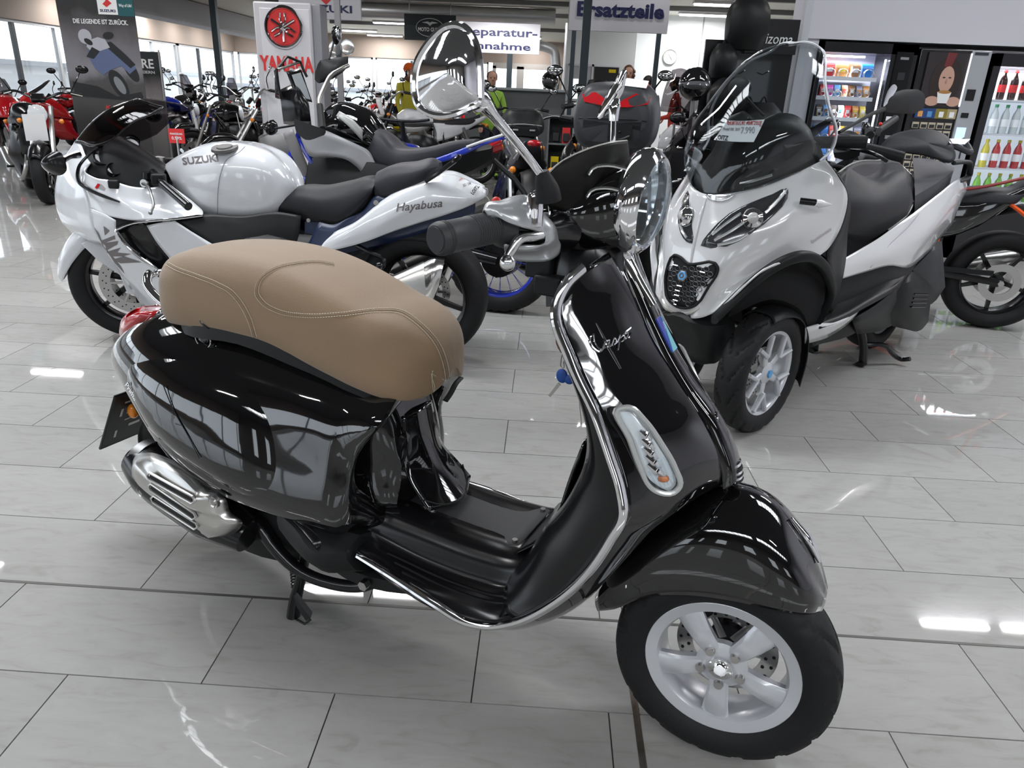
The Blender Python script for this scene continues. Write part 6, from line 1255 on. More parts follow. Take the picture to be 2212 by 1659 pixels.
# turn signal on its stalk
obj('turn_signal', [tube([(0.041,0.28,0.9292), (0.0155,0.33,0.9276)], .012, 10), ], plastic_gl, mp)
obj('signal_lens', [tube([(0.0222,0.33,0.928), (0.0071,0.34,0.9252), (-0.0393,0.36,0.9219)], [.012, .015, .002], 12, 3)], mat('pale_signal_lens', (.7, .68, .7), .25, coat=.5), mp)
obj('right_signal', [tube([(-.02, -.28, .83), (0, -.34, .83)], .012, 10)], plastic_gl, mp)
# handlebar, mirrors
obj('handlebar', [tube([(-.26, .34, 1.13), (-.20, .18, 1.12), (-.17, 0, 1.10), (-.20, -.18, 1.12), (-.26, -.34, 1.13)], .022, 12, 4)], plastic, mp)
obj('left_grip', [tube([(-0.3745,0.26,1.11),(-0.421,0.33,1.0943),(-0.4527,0.4,1.0791)], [.020, .021, .021], 14, 3)], plastic, mp)
obj('left_lever', [tube([(-0.3105,0.26,1.1006),(-0.3049,0.32,1.0985),(-0.3172,0.37,1.0824),(-0.3418,0.39,1.0671)], .007, 8, 4)], plastic_gl, mp)
obj('left_switches', [box((-0.3843,0.22,1.1208), (.10, .07, .06), rot('Z', -20))], plastic_gr, mp, bev=.012)
obj('handlebar_cover', [loft([[(-0.4778,0.1,1.1265), (-0.4197,0.14,1.0762), (-0.6959,0.02,1.0822)], [(-0.428,0.18,1.1388), (-0.4032,0.2,1.0846), (-0.7048,0.06,1.0888)], [(-0.4083,0.25,1.133), (-0.3903,0.26,1.0928), (-0.5659,0.18,1.0989)]], 4, 4)], plastic_gr, mp)
obj('right_grip', [tube([(-1.5147,-0.22,1.121),(-1.8308,-0.3,1.1603),(-2.1509,-0.38,1.2047)], .020, 12, 3)], plastic, mp)
obj('right_switches', [box((-1.5773,-0.24,1.1385), (.08, .06, .05)), ], plastic_gl, mp, bev=.008)
obj('red_button', [ball((-1.7205,-0.27,1.1755), .010, 8, 6)], MT['red_button'], mp)
ms = shell('left_mirror', [(-0.8594,0.1,1.2552),(-0.8852,0.1,1.2934),(-0.985,0.1,1.3249),(-1.1145,0.1,1.3371),(-1.229,0.1,1.3333),(-1.2958,0.1,1.3013),(-1.2996,0.1,1.2689),(-1.2409,0.1,1.2432),(-1.109,0.1,1.2329),(-0.9862,0.1,1.2347),(-0.8988,0.1,1.2408)], (.8, .5, .1), .03, plastic, mp)
obj('mirror_stem', [tube([(-0.8768,0.1,1.248),(-0.7202,0.12,1.2236),(-0.5279,0.15,1.1865),(-0.352,0.18,1.156)], [.012, .008, .006, .007], 8, 4)], plastic, mp)
shell('mirror_face', [(-0.8597,0.105,1.2591),(-0.872,0.105,1.3229),(-0.9216,0.105,1.3508),(-0.957,0.105,1.3372),(-0.9352,0.105,1.3082)], (-.6, -.3, .1), .004, mirror_m, ms)
obj('right_mirror', [ball((-0.5183,-0.4,1.3159), .06, 14, 8, (.4, 1, .7))], plastic_gr, mp); obj('mirror_stem', [tube([(-0.5293,-0.4,1.3027),(-0.5448,-0.34,1.2464),(-0.5564,-0.28,1.2002)], .006, 8, 3)], plastic, mp)
# seat: scooped rider seat with pale piping, pillion pad and backrest
RS = [
 [(-0.6077,0.13,0.7324), (-0.5975,0.12,0.8625), (-0.7083,0.06,0.9841), (-0.8686,0,0.9979), (-1.1195,-0.1,1.0041)],
 [(-0.7517,0.15,0.6945), (-0.6978,0.15,0.8606), (-0.7935,0.1,0.9296), (-1.0284,0,0.9515), (-1.3157,-0.13,0.9971)],
 [(-0.8924,0.16,0.6899), (-0.8417,0.17,0.8427), (-0.9309,0.12,0.9056), (-1.2035,0,0.9347), (-1.5206,-0.15,0.9932)],
 [(-1.0254,0.17,0.7252), (-1.0138,0.18,0.8338), (-1.0842,0.13,0.9208), (-1.366,0,0.9626), (-1.6775,-0.15,0.9826)],
 [(-1.1869,0.17,0.7741), (-1.1957,0.18,0.8359), (-1.2367,0.13,0.9231), (-1.4856,0,0.9636), (-1.7097,-0.12,0.9748)]]
obj('rider_seat', sheet(RS, 5, 5), seat_blk, mp, thick=.02)
BR = [[(-0.589,0.1,0.9764), (-0.9097,0,1.0071), (-1.3623,-0.1,1.001), (-1.6614,-0.12,0.9784), (-1.6363,-0.02,0.9243), (-1.4541,0.08,0.8818), (-1.305,0.15,0.8302)],
      [(-0.5512,0.13,0.8664), (-0.7941,0.08,0.9234), (-1.1849,0,0.9112), (-1.436,-0.02,0.8991), (-1.4004,0.05,0.8808), (-1.2993,0.12,0.8557), (-1.2051,0.17,0.8254)],
      [(-0.5659,0.135,0.8274), (-0.7384,0.13,0.8637), (-0.9465,0.12,0.855), (-1.1227,0.12,0.8454), (-1.1805,0.14,0.8404), (-1.1906,0.16,0.8293), (-1.1807,0.175,0.8101)]]
obj('seat_bolster', sheet(BR, 5, 5), seat_blk, mp, thick=.02)
obj('seat_piping', [tube([(-0.6239,0.08,0.9886),(-0.8996,0,1.0094),(-1.3601,-0.1,1.0055),(-1.6659,-0.12,0.9807),(-1.6395,-0.02,0.9289),(-1.4629,0.08,0.886),(-1.3106,0.15,0.8299),(-1.1772,0.18,0.7762),(-1.012,0.18,0.7257)], .004, 6, 6)], piping, mp)
obj('pillion_seat', [loft([[(-1.9262,-0.14,0.9977), (-1.5836,0.02,0.9348), (-1.2851,0.17,0.8163), (-1.3387,0.16,0.7578), (-1.7547,0,0.8301)], [(-2.2462,-0.14,0.9861), (-1.8532,0.02,0.9379), (-1.5261,0.16,0.8694), (-1.5539,0.15,0.8301), (-1.9489,0,0.8707)], [(-2.5223,-0.12,0.9386), (-2.1711,0,0.9386), (-1.8037,0.12,0.9279), (-1.8364,0.11,0.9018), (-2.1627,0,0.9005)]], 5, 4)], seat_gry, mp)
BK = [(-1.5226,-0.16,1.0554),(-1.5697,-0.16,1.0922),(-1.6527,-0.15,1.1253),(-1.7241,-0.08,1.1505),(-1.7846,0,1.1483),(-1.7899,0.06,1.1196),(-1.7678,0.1,1.0811),(-1.7706,0.12,1.0411),(-1.7323,0.13,1.0104),(-1.6773,0.09,1.0174),(-1.6405,0.02,1.0353),(-1.5741,-0.06,1.0438)]
bk_ = shell('backrest', BK, (.7, .55, .45), .035, seat_blk, mp, thick=.02)
obj('backrest_piping', [tube([Vector(p) for p in BK[4:9]], .004, 6, 5)], piping, bk_)
obj('tail_rack', [tube([(-1.788,0.05,1.1074),(-1.9607,0.06,1.0763),(-2.3048,0,1.0685),(-2.3372,-0.05,1.1056)], .016, 8, 4)], plastic_gr, mp)
rp = tag(obj('paper_sheet', slab([(-1.7899,0.06,1.1196),(-2.3622,-0.02,1.1101),(-2.0582,0.06,1.0898),(-1.7302,0.1,1.0997)], (0, 0, .002)), paper), 'folded white paper lying on the rear rack of the three wheeled scooter', 'paper')
rp.location = (*MO, 0); rp.rotation_euler.z = radians(MA)
obj('grab_handle', [tube([(-1.7319,0.14,1.0067),(-1.7854,0.16,1.0118),(-1.984,0.14,0.9817),(-2.0647,0.12,0.9336),(-1.8637,0.14,0.9087)], .016, 10, 4, flat=.7)], plastic_gr, mp)
# rear bodywork
RP = [
 [(-0.5131,0.21,0.6372), (-0.5134,0.22,0.5992), (-0.5274,0.225,0.5622)],
 [(-0.6576,0.22,0.6743), (-0.6798,0.235,0.6238), (-0.7223,0.235,0.5714)],
 [(-0.817,0.225,0.7114), (-0.8582,0.25,0.6389), (-0.9396,0.245,0.5781)],
 [(-1.0091,0.22,0.7597), (-1.0673,0.25,0.6611), (-1.2072,0.24,0.5402)],
 [(-1.2211,0.2,0.7979), (-1.325,0.24,0.6918), (-1.3976,0.22,0.5642)],
 [(-1.521,0.18,0.8674), (-1.5975,0.21,0.7819), (-1.6571,0.19,0.6344)],
 [(-1.8119,0.15,0.9236), (-1.8466,0.17,0.8577), (-1.9099,0.15,0.7068)],
 [(-2.0956,0.1,0.8956), (-2.0977,0.11,0.8715), (-2.0182,0.12,0.7887)]]
for s_ in (1, -1):
    rpl = obj('rear_panel', sheet([[(x, y * s_, z) for x, y, z in r] for r in RP], 5, 5), silver_white, mp, thick=.006)
    obj('panel_crease', [tube([(x, (y + .001) * s_, z) for x, y, z in spl([(-0.7594,0.243,0.5896),(-0.8785,0.245,0.6675),(-1.0852,0.235,0.7391),(-1.2497,0.21,0.7886)], 4)], .0015, 5)], MT['seam_grey'], rpl)
    obj('floor_board', sheet([[(x, y * s_, z) for x, y, z in r] for r in ([(-0.7236,0.1,0.3976), (-0.459,0.22,0.4047), (-0.2635,0.3,0.4128)], [(-0.808,0.1,0.4948), (-0.6977,0.2,0.4355), (-0.4394,0.3,0.4155)], [(-1.0187,0.12,0.5089), (-0.911,0.2,0.4716), (-0.6274,0.3,0.4395)], [(-1.2208,0.16,0.5348), (-1.0736,0.22,0.4998), (-0.8623,0.29,0.4541)], [(-1.3182,0.2,0.5175), (-1.1877,0.24,0.4898), (-1.0092,0.28,0.4803)])], 5, 4), plastic, mp, thick=.02)
    obj('sill_trim', sheet([[(x, y * s_, z) for x, y, z in r] for r in ([(-0.1875,0.28,0.4166), (-0.2475,0.26,0.3331)], [(-0.2505,0.3,0.4267), (-0.3125,0.27,0.3339)], [(-0.3809,0.3,0.4109), (-0.4818,0.27,0.3407)], [(-0.5093,0.3,0.4165), (-0.599,0.28,0.3844)], [(-0.618,0.29,0.4302), (-0.6536,0.28,0.4181)])], 4, 3), silver_white, mp, thick=.006)
    obj('sill_skirt', sheet([[(x, y * s_, z) for x, y, z in r] for r in ([(-0.6227,0.27,0.3781), (-0.8725,0.2,0.2509)], [(-0.8346,0.27,0.4098), (-1.1092,0.2,0.2212)], [(-1.057,0.26,0.4607), (-1.3468,0.18,0.2124)])], 3, 3), plastic, mp, thick=.01)
obj('centre_tunnel', [loft([[(x, -w, z0), (x, w, z0), (x, w * .8, z1), (x, -w * .8, z1)] for x, w, z0, z1 in ((-.30, .2, .25, .62), (-.5, .18, .25, .56), (-.8, .2, .25, .62), (-1.1, .2, .3, .78), (-1.5, .14, .45, .84))], 4, 3)], plastic, mp)
obj('air_box', [loft([[(-1.3717,0.2,0.5019), (-1.7606,0.06,0.4295), (-1.8995,0.06,0.2782), (-1.4981,0.2,0.3643)], [(-1.4916,0.22,0.5806), (-1.8981,0.08,0.515), (-2.0869,0.08,0.2344), (-1.6632,0.22,0.3256)], [(-1.7025,0.2,0.5806), (-2.0638,0.08,0.5252), (-2.2404,0.08,0.3101), (-1.8652,0.2,0.3823)]], 3, 3)], plastic_gr, mp)
obj('transmission_cover', [loft([[(-1.1126,0.22,0.4262), (-1.4811,0.08,0.3452), (-1.5165,0.08,0.2241), (-1.1448,0.22,0.3162)], [(-1.1771,0.25,0.4657), (-1.5876,0.1,0.3812), (-1.7133,0.1,0.1577), (-1.2903,0.25,0.2643)], [(-1.3901,0.25,0.4311), (-1.824,0.1,0.3428), (-1.9631,0.1,0.1113), (-1.5154,0.25,0.2225)], [(-1.6151,0.23,0.38), (-2.0069,0.1,0.2999), (-2.0584,0.1,0.1528), (-1.6622,0.23,0.2455)]], 4, 3)], plastic, mp)
for k in range(4): obj('cover_rib', [tube([(-1.286,0.265,0.4007), (-1.5195,0.25,0.3625)], .005, 6)], plastic_gl, mp, loc=(0, 0, -.022 * k))
obj('swing_arm', [tube([(-1.53, .10, .27), (-1.2, .12, .32), (-1.0, .10, .34)], .05, 12, 3)], plastic_gl, mp)
for s_, P in ((1, [(-1.4361,0.1,0.2029),(-1.3148,0.12,0.113),(-1.2239,0.13,0.056),(-1.2182,0.13,0.0237)]), (-1, [(-1.3121,-0.1,0.0719),(-1.3121,-0.12,0.0395),(-1.2829,-0.13,0.0042)])):
    pass
for s_ in (1, -1):
    obj('stand_leg', [tube([(-1.12, .10 * s_, .24), (-1.17, .13 * s_, .10), (-1.19, .135 * s_, .01)], [.022, .02, .022], 10, 3), tube([(-1.19, .135 * s_, .014), (-1.15, .135 * s_, .014)], .024, 8, flat=.5)], plastic_gl, mp)
obj('stand_lever', [tube([(-1.15, .12, .12), (-1.26, .20, .115), (-1.33, .22, .06), (-1.38, .25, .03), (-1.38, .29, .045)], .012, 8, 3)], plastic_gl, mp)
obj('exhaust', [tube([(-1.1, -.18, .30), (-1.4, -.22, .34), (-1.75, -.22, .42)], [.05, .07, .06], 16, 3)], alu_dark, mp)
obj('rear_fender', sheet([[(x, -.07, z - .03), (x, 0, z), (x, .07, z - .03)] for x, z in ((-1.35, .58), (-1.6, .58), (-1.8, .46), (-1.86, .32))], 4, 4), plastic, mp, thick=.005)
obj('tail_light', [ball((-2.3823,0,0.7991), .04, 12, 8, (.4, 1.6, .6))], red_lens, mp)

# ================================================================ MORE MOTORCYCLES (generic builder, one build per kind)
def moto(kind, paint, label, loc, yaw, group=None, wheelm=None, name='motorcycle', steer_deg=12, sheet_=False, detail=40):
    t = thing(name, label, 'motorcycle', (loc[0], loc[1], 0), radians(yaw), group)
    wm = wheelm or plastic_gl; A = radians(steer_deg)
    K = dict(naked=dict(R=.30, wb=1.42, seat=.80, bar=1.05, st='5'), sport=dict(R=.30, wb=1.40, seat=.82, bar=.95, st='5'), cruiser=dict(R=.32, wb=1.6, seat=.69, bar=1.08, st='wire'),
             enduro=dict(R=.34, wb=1.5, seat=.90, bar=1.18, st='wire'), tourer=dict(R=.31, wb=1.52, seat=.83, bar=1.12, st='5'))[kind]
    R, wb, sh, bh = K['R'], K['wb'], K['seat'], K['bar']
    wheel(t, 'front_wheel', (0, 0, R), R, .12 if kind != 'enduro' else .09, R - .085, K['st'], wm, A, 1, (.06,), .15, 2 if kind == 'enduro' else 0, detail)
    wheel(t, 'rear_wheel', (-wb, 0, R), R, .18 if kind != 'enduro' else .13, R - .09, K['st'], wm, 0, 1, (-.07,), .11, 2 if kind == 'enduro' else 0, detail)
    def S_(p): return steer(p, A)
    top = (-.30, bh - .10) if kind != 'cruiser' else (-.42, bh - .12)
    for s_ in (1, -1):
        obj('fork_leg', [tube([S_((0, .09 * s_, R)), S_((top[0] * .5, .09 * s_, (R + top[1]) / 2)), S_((top[0], .09 * s_, top[1]))], [.028, .027, .022], 8)], alu if kind in ('cruiser', 'naked') else plastic_gl, t)
    obj('front_fender', [sheet([[S_((R * 1.09 * cos(a), -.065, R + R * 1.06 * sin(a) - .02)), S_((R * 1.12 * cos(a), 0, R + R * 1.12 * sin(a))), S_((R * 1.09 * cos(a), .065, R + R * 1.06 * sin(a) - .02))] for a in [radians(q) for q in (35, 70, 105, 140)]], 3, 3)] if kind != 'enduro' else
        [sheet([[S_((x, -.06, z - .02)), S_((x, 0, z)), S_((x, .06, z - .02))] for x, z in ((-.3, .80), (0, .84), (.3, .74))], 3, 3)], paint, t, thick=.004)
    bars = {'naked': (.36, .04), 'sport': (.30, -.04), 'cruiser': (.40, .12), 'enduro': (.40, .06), 'tourer': (.38, .08)}[kind]
    hb_ = [S_((top[0] - .16, bars[0], bh + bars[1] - .02)), S_((top[0] - .06, bars[0] * .6, bh + bars[1])), S_((top[0], 0, bh - .04)), S_((top[0] - .06, -bars[0] * .6, bh + bars[1])), S_((top[0] - .16, -bars[0], bh + bars[1] - .02))]
    obj('handlebar', [tube(hb_, .013, 8, 4)], alu if kind in ('cruiser', 'enduro') else plastic_gl, t)
    for a, b, s_ in ((hb_[0], hb_[1], 1), (hb_[4], hb_[3], -1)):
        e = a.lerp(b, .62)
        obj('handle_grip', [cyl(a, e, .019, n=10)], plastic, t)
        obj('lever', [tube([e + Vector((.04, 0, 0)), a + Vector((.07, 0, -.01))], .006, 5)], alu, t)
        obj('mirror_stem', [tube([e, e + Vector((.02, .08 * s_, .14)), e + Vector((-.02, .13 * s_, .22))], .006, 6, 3)], plastic_gl, t)
        m_ = obj('mirror', [ball(e + Vector((-.02, .15 * s_, .24)), .062, 12, 8, (.3, 1, .65))], plastic_gl if kind != 'cruiser' else chrome, t)
        obj('mirror_face', [ball(e + Vector((-.032, .15 * s_, .24)), .055, 10, 6, (.16, 1, .62))], mirror_m, m_)
        obj('indicator', [ball(S_((top[0] + .10, .19 * s_, bh - .24)), .025, 8, 6)], amber, t); obj('indicator', [ball((-wb - .12, .14 * s_, sh - .06), .025, 8, 6)], amber, t)
    if kind in ('naked', 'cruiser'):
        hl_ = obj('headlight', [lathe([(0, -.12), (.06, -.10), (.088, -.03), (.09, 0)], S_((top[0] + .17, 0, bh - .17)), S_((1, 0, -.08)), 20)], chrome if kind == 'cruiser' else plastic_gl, t)
        obj('lens', [lathe([(.09, 0), (.088, .008), (.05, .022), (0, .028)], S_((top[0] + .17, 0, bh - .17)), S_((1, 0, -.08)), 20)], mat('lamp_glass', (.7, .72, .74), .1, coat=1), hl_)
    elif kind == 'enduro':
        obj('headlight', [box(S_((top[0] + .16, 0, bh - .16)), (.06, .18, .22), rot('Y', 20))], paper if paint is not paper else plastic, t, bev=.03)
    else:
        fz = [[(.30, 0, .66), (.24, .10, .66), (.05, .20, .64), (-.28, .24, .60), (-.55, .22, .56)], [(.26, 0, .82), (.20, .11, .82), (.02, .20, .84), (-.2, .22, .84), (-.40, .18, .80)], [(.10, 0, .97), (.04, .10, .96), (-.08, .15, .94), (-.18, .16, .92), (-.30, .14, .88)]]
        fr_ = obj('front_fairing', sheet([[(x, -y, z) for x, y, z in r[::-1]] + r[1:] for r in fz], 4, 4), paint, t, thick=.005)
        for s_ in (1, -1):
            obj('headlight', [loft([[(.26, .03 * s_, .78), (.25, .03 * s_, .73), (.255, .05 * s_, .73), (.26, .05 * s_, .78)], [(.14, .17 * s_, .84), (.14, .17 * s_, .80), (.15, .18 * s_, .80), (.15, .18 * s_, .84)]], 3, 2)], MT['lamp_glass'] if 'lamp_glass' in MT else lens, fr_)
            obj('lower_fairing', sheet([[(-.05, .20 * s_, .62), (-.5, .22 * s_, .55)], [(-.1, .2 * s_, .42), (-.55, .2 * s_, .35)], [(-.3, .15 * s_, .22), (-.8, .16 * s_, .2)]], 4, 3), paint, t, thick=.005)
        wh = 1.18 if kind == 'sport' else 1.38
        obj('windscreen', sheet([[(-.02, -.13, .95), (.09, 0, .96), (-.02, .13, .95)], [(-.18, -.12, (wh + .95) / 2), (-.10, 0, (wh + .97) / 2), (-.18, .12, (wh + .95) / 2)], [(-.30, -.07, wh), (-.27, 0, wh + .01), (-.30, .07, wh)]], 4, 4), smoke, t, thick=.004)
    obj('instrument', [box(S_((top[0] + .06, 0, bh - .02)), (.05, .13, .09), rot('Y', -40))], plastic_gl, t, bev=.012)
    # tank, seat, tail
    x0 = top[0] - .10; x1 = x0 - (.46 if kind != 'cruiser' else .50); th = sh + (.16 if kind != 'cruiser' else .20)
    if kind == 'enduro': th = sh + .10
    obj('fuel_tank', [hull([(x0 + .04, [(0, th - .06), (-.05, th - .08), (-.06, th - .14), (0, th - .16)]), (x0 - .08, [(0, th + .02), (-.12, th - .02), (-.15, th - .12), (-.10, sh - .06), (0, sh - .06)][:4]), (x0 - .24, [(0, th + .01), (-.12, th - .03), (-.145, th - .13), (0, sh - .08)]), (x1, [(0, sh + .03), (-.07, sh + .01), (-.09, sh - .04), (0, sh - .07)])], 4, 4)], paint, t)
    xe = -wb - .16
    tl_ = .11 if kind in ('sport', 'naked') else .05
    zz = lambda x: sh + (tl_ * max(0, (x1 - .28 - x) / .3) if kind != 'cruiser' else .02 * max(0, (x1 - .3 - x)))
    obj('seat', [hull([(x1 + .05, [(0, sh + .03), (-.05, sh + .02), (-.07, sh - .03), (0, sh - .05)]), (x1 - .14, [(0, sh), (-.11, sh - .01), (-.14, sh - .06), (0, sh - .08)]), (x1 - .34, [(0, zz(x1 - .34)), (-.13, zz(x1 - .34) - .015), (-.15, zz(x1 - .34) - .07), (0, zz(x1 - .34) - .09)]), ((x1 + xe) / 2 - .16, [(0, zz(-1.1) + .04), (-.10, zz(-1.1) + .02), (-.12, zz(-1.1) - .03), (0, zz(-1.1) - .06)]), (xe + .12, [(0, zz(xe + .12) + .02), (-.05, zz(xe + .12) + .01), (-.06, zz(xe + .12) - .02), (0, zz(xe + .12) - .04)])], 4, 4)], seat_blk, t)
    for s_ in (1, -1):
        obj('side_panel', sheet([[(x1, .13 * s_, sh - .05), (x1 - .04, .15 * s_, sh - .18), (x1 - .05, .14 * s_, sh - .30)], [(x1 - .3, .14 * s_, sh - .05), (x1 - .3, .15 * s_, sh - .14), (x1 - .24, .14 * s_, sh - .25)], [(xe + .02, .06 * s_, zz(xe) - .02), (xe + .04, .07 * s_, zz(xe) - .06), (xe + .1, .07 * s_, zz(xe) - .10)]], 4, 3), paint, t, thick=.006)
        obj('frame_tube', [tube([(x0 + .05, .06 * s_, th - .12), (x0 - .12, .15 * s_, .55), (-.50, .16 * s_, .22), (-.95, .15 * s_, .24), (-1.0, .14 * s_, sh - .16)], .015, 6, 3)], plastic_gl, t)
        if kind != 'sport': obj('shock_absorber', [cyl((-wb + .02, .12 * s_, R + .04), (-wb + .22, .13 * s_, sh - .10), .026, n=8)], chrome if kind == 'cruiser' else alu_dark, t)
        obj('swing_arm', [tube([(-wb, .10 * s_, R), (-.95, .11 * s_, .34)], .024, 6)], plastic_gl, t)
        obj('foot_peg', [cyl((-.92, .15 * s_, .30), (-.92, .26 * s_, .30), .014, n=6)], plastic, t)
    eng = obj('engine', [loft([[(x, -w, z0), (x, w, z0), (x, w, z1), (x, -w, z1)] for x, w, z0, z1 in ((-.42, .10, .32, .62), (-.55, .15, .22, .68), (-.85, .16, .22, .64), (-1.0, .12, .28, .5))], 2, 2)], alu_dark if kind == 'cruiser' else plastic_gl, t)
    obj('cooling_fins', [bx(-.74, -.50, -.13, .13, .46 + .028 * k, .468 + .028 * k) for k in range(8)], alu if kind in ('cruiser', 'naked') else alu_dark, eng)['kind'] = 'stuff'
    obj('crankcase_cover', [lathe([(0, .19), (.07, .19), (.09, .17), (.09, .14)], (-.75, 0, .36), (0, 1, 0), 18), lathe([(0, -.19), (.07, -.19), (.09, -.17), (.09, -.14)], (-.72, 0, .36), (0, 1, 0), 18)], alu, eng)['kind'] = 'stuff'
    obj('exhaust', [tube([(-.46, -.08, .50), (-.36, -.12, .36), (-.5, -.16, .22), (-.9, -.18, .24), (-1.05, -.19, .28)], .022, 8, 3), tube([(-1.05, -.19, .28), (-1.15, -.2, .31), (-1.55, -.21, .42)], [.03, .05, .05], 12)], alu if kind != 'cruiser' else chrome, t)
    if kind in ('sport', 'tourer', 'naked'): obj('radiator', [box((top[0] - .04, 0, .60), (.04, .28, .26), rot('Y', -12))], plastic_gl, t)
    obj('rear_fender', [sheet([[(x, -.08, z - .03), (x, 0, z), (x, .08, z - .03)] for x, z in ((-wb + .12, sh - .10), (-wb - .10, sh - .06), (-wb - .26, sh - .18), (-wb - .32, sh - .34))], 3, 3)], plastic if kind != 'cruiser' else paint, t, thick=.005)
    obj('tail_light', [ball((xe - .03, 0, zz(xe) - .03), .035, 10, 6, (.6, 1.5, .7))], red_lens, t)
    obj('plate_holder', [box((-wb - .33, 0, sh - .36), (.008, .18, .14), rot('Y', 25))], plastic, t)
    obj('side_stand', [tube([(-.8, .12, .22), (-.72, .24, .01)], .012, 6)], plastic, t)
    obj('chain_guard', [bx(-wb + .05, -1.0, .115, .125, R + .04, R + .07)], plastic, t)
    if sheet_:
        p = obj('price_sheet', [box((top[0] + .22, 0, bh - .30), (.002, .20, .26), rot('Y', 8))], paper, t)
        for k in range(4): obj('print_line', [box((top[0] + .226 - k * .005, 0, bh - .23 - k * .04), (.002, .12 - .02 * (k % 2), .008), rot('Y', 8))], ink, p)
    return t
def recolour(t, old, new):
    for o in t.children_recursive:
        if o.type == 'MESH' and o.data.materials and o.data.materials[0] == old:
            o.material_slots[0].link = 'OBJECT'; o.material_slots[0].material = new
def again(src, label, loc, yaw, group=None, col=None, old=None, sc=1.0):
    c = copy_tree(src); c.location = (loc[0], loc[1], 0); c.rotation_euler.z = radians(yaw); c['label'] = label
    if group: c['group'] = group
    if col: recolour(c, old, col)
    return c
lamp_g = mat('lamp_glass', (.7, .72, .74), .1, coat=1)
# --- left foreground row
red_b = moto('sport', red_paint, 'red motorcycle with white front wheel at the far left edge', (-8.1, 11.15), -55, wheelm=mat('white_wheel', (.7, .7, .7), .3))
nak = moto('naked', plastic_gl, 'black and silver naked motorcycle with a price sheet, left of the tall black poster', (-5.18, 7.53), -50, sheet_=True, detail=56, steer_deg=-20)
# right: black and orange sport bike
blk = moto('sport', mat('gloss_black', (.008, .008, .009), .08, coat=1), 'black sport motorcycle with orange frame parts at the right edge of the photo', (1.458, 4.94), 165, detail=56)
spk = obj('sprocket', [lathe([(.07, .105), (.11, .105), (.115, .112), (.07, .112)], (-1.40, 0, .30), (0, 1, 0), 36, closed=True)] + [rect_spoke(2 * pi * k / 5, .02, .08, .02, .02, .107, .107, .004, .004) for k in range(5)] , steel, blk); obj('axle_nut', [cyl((-1.40, .10, .30), (-1.40, .14, .30), .018, n=6)], steel, blk)
obj('tail_badge', [bx(-1.58, -1.45, .085, .09, .90, .92)], white_ink_ if 'white_ink_' in globals() else paper, blk)
for o_ in blk.children:
    if o_.name.startswith('frame_tube'): o_.data.materials[0] = orange_paint
obj('tail_frame', [tube([(-1.28, .11, .80), (-1.50, .10, .66), (-1.66, .08, .52)], .012, 6, 2), tube([(-1.45, .10, .86), (-1.52, .10, .62)], .010, 6)], orange_paint, blk)['kind'] = 'stuff'
obj('red_stripe', [tube([(-.75, .155, .80), (-1.1, .16, .84), (-1.42, .09, .93)], .010, 6, 4)], mat('dark_red_stripe', (.2, .01, .01), .3), blk)
lime = moto('sport', MT['gloss_black'], 'black sport motorcycle with lime stripes between the top box and the three wheeled scooter', (.88, 5.02), 240, detail=56, steer_deg=-18)
obj('lime_stripe', [tube([(-.1, .21, .60), (-.4, .225, .50), (-.7, .2, .36)], .006, 6, 4)], mat('lime_paint', (.45, .6, .02), .3), lime)
# dark bike with tank bag seen from behind, and the one carrying the top box
tb = moto('naked', mat('anthracite_paint', (.06, .06, .065), .25, coat=.5), 'grey motorcycle with black tank bag seen from behind, left of the grey top box', (-.30, 7.05), 97, detail=56)
tbg = thing('tank_bag', 'small black and grey tank bag strapped on the grey motorcycle', 'bag', (-.30, 7.05, 0), radians(97))
obj('bag_body', [hull([(-.42, [(0, 1.02), (-.10, 1.01), (-.13, .96), (0, .94)]), (-.50, [(0, 1.13), (-.13, 1.12), (-.17, .98), (0, .955)]), (-.66, [(0, 1.13), (-.13, 1.12), (-.17, .97), (0, .945)]), (-.74, [(0, 1.03), (-.10, 1.02), (-.13, .95), (0, .94)])], 3, 4)], plastic, tbg)
obj('map_pocket', [box((-.58, 0, 1.135), (.16, .20, .006))], plastic_gr, tbg, bev=.003); obj('zip', [tube([(-.72, -.15, 1.02), (-.755, 0, 1.03), (-.72, .15, 1.02)], .004, 5, 4)], piping, tbg)
for y in (-.07, .07): obj('bag_logo', [box((-.752, y, .985), (.004, .045, .012))], piping, tbg)
gs = moto('tourer', plastic_gl, 'dark touring motorcycle under the grey and red top box, seen from behind', (.34, 6.45), 93, detail=56)
bxm = mat('box_grey', (.035, .036, .04), .4, spec=.35, bump=(300, .1))
tp_ = thing('top_box', 'large dark grey motorcycle top box with red reflectors behind the round headlight', 'top box', (.395, 4.60, .985), radians(78))
SB_old = [(-.20, [(0, .31), (-.16, .29), (-.235, .20), (-.24, .09), (-.20, .005), (0, 0)]), (-.12, [(0, .355), (-.19, .335), (-.275, .22), (-.285, .09), (-.23, 0), (0, -.01)]), (.02, [(0, .37), (-.20, .35), (-.29, .225), (-.30, .09), (-.24, 0), (0, -.01)]), (.15, [(0, .34), (-.18, .32), (-.26, .21), (-.27, .09), (-.2, 0), (0, 0)]), (.20, [(0, .26), (-.14, .25), (-.2, .18), (-.2, .09), (-.15, .03), (0, .03)])]
SB = []
for x, w, z1, b in ((-.235, .20, .25, .03), (-.20, .255, .315, .0), (-.10, .285, .35, -.01), (.04, .295, .36, -.01), (.15, .27, .34, 0), (.19, .22, .28, .03)):
    SB.append((x, [(0, z1), (-w * .45, z1 - .003), (-w * .72, z1 - .018), (-w * .90, z1 - .07), (-w * 1.0, z1 - .15), (-w * 1.0, b + .12), (-w * .93, b + .05), (-w * .78, b + .008), (-w * .4, b), (0, b)]))
tp_.scale = (.9, .84, .98)
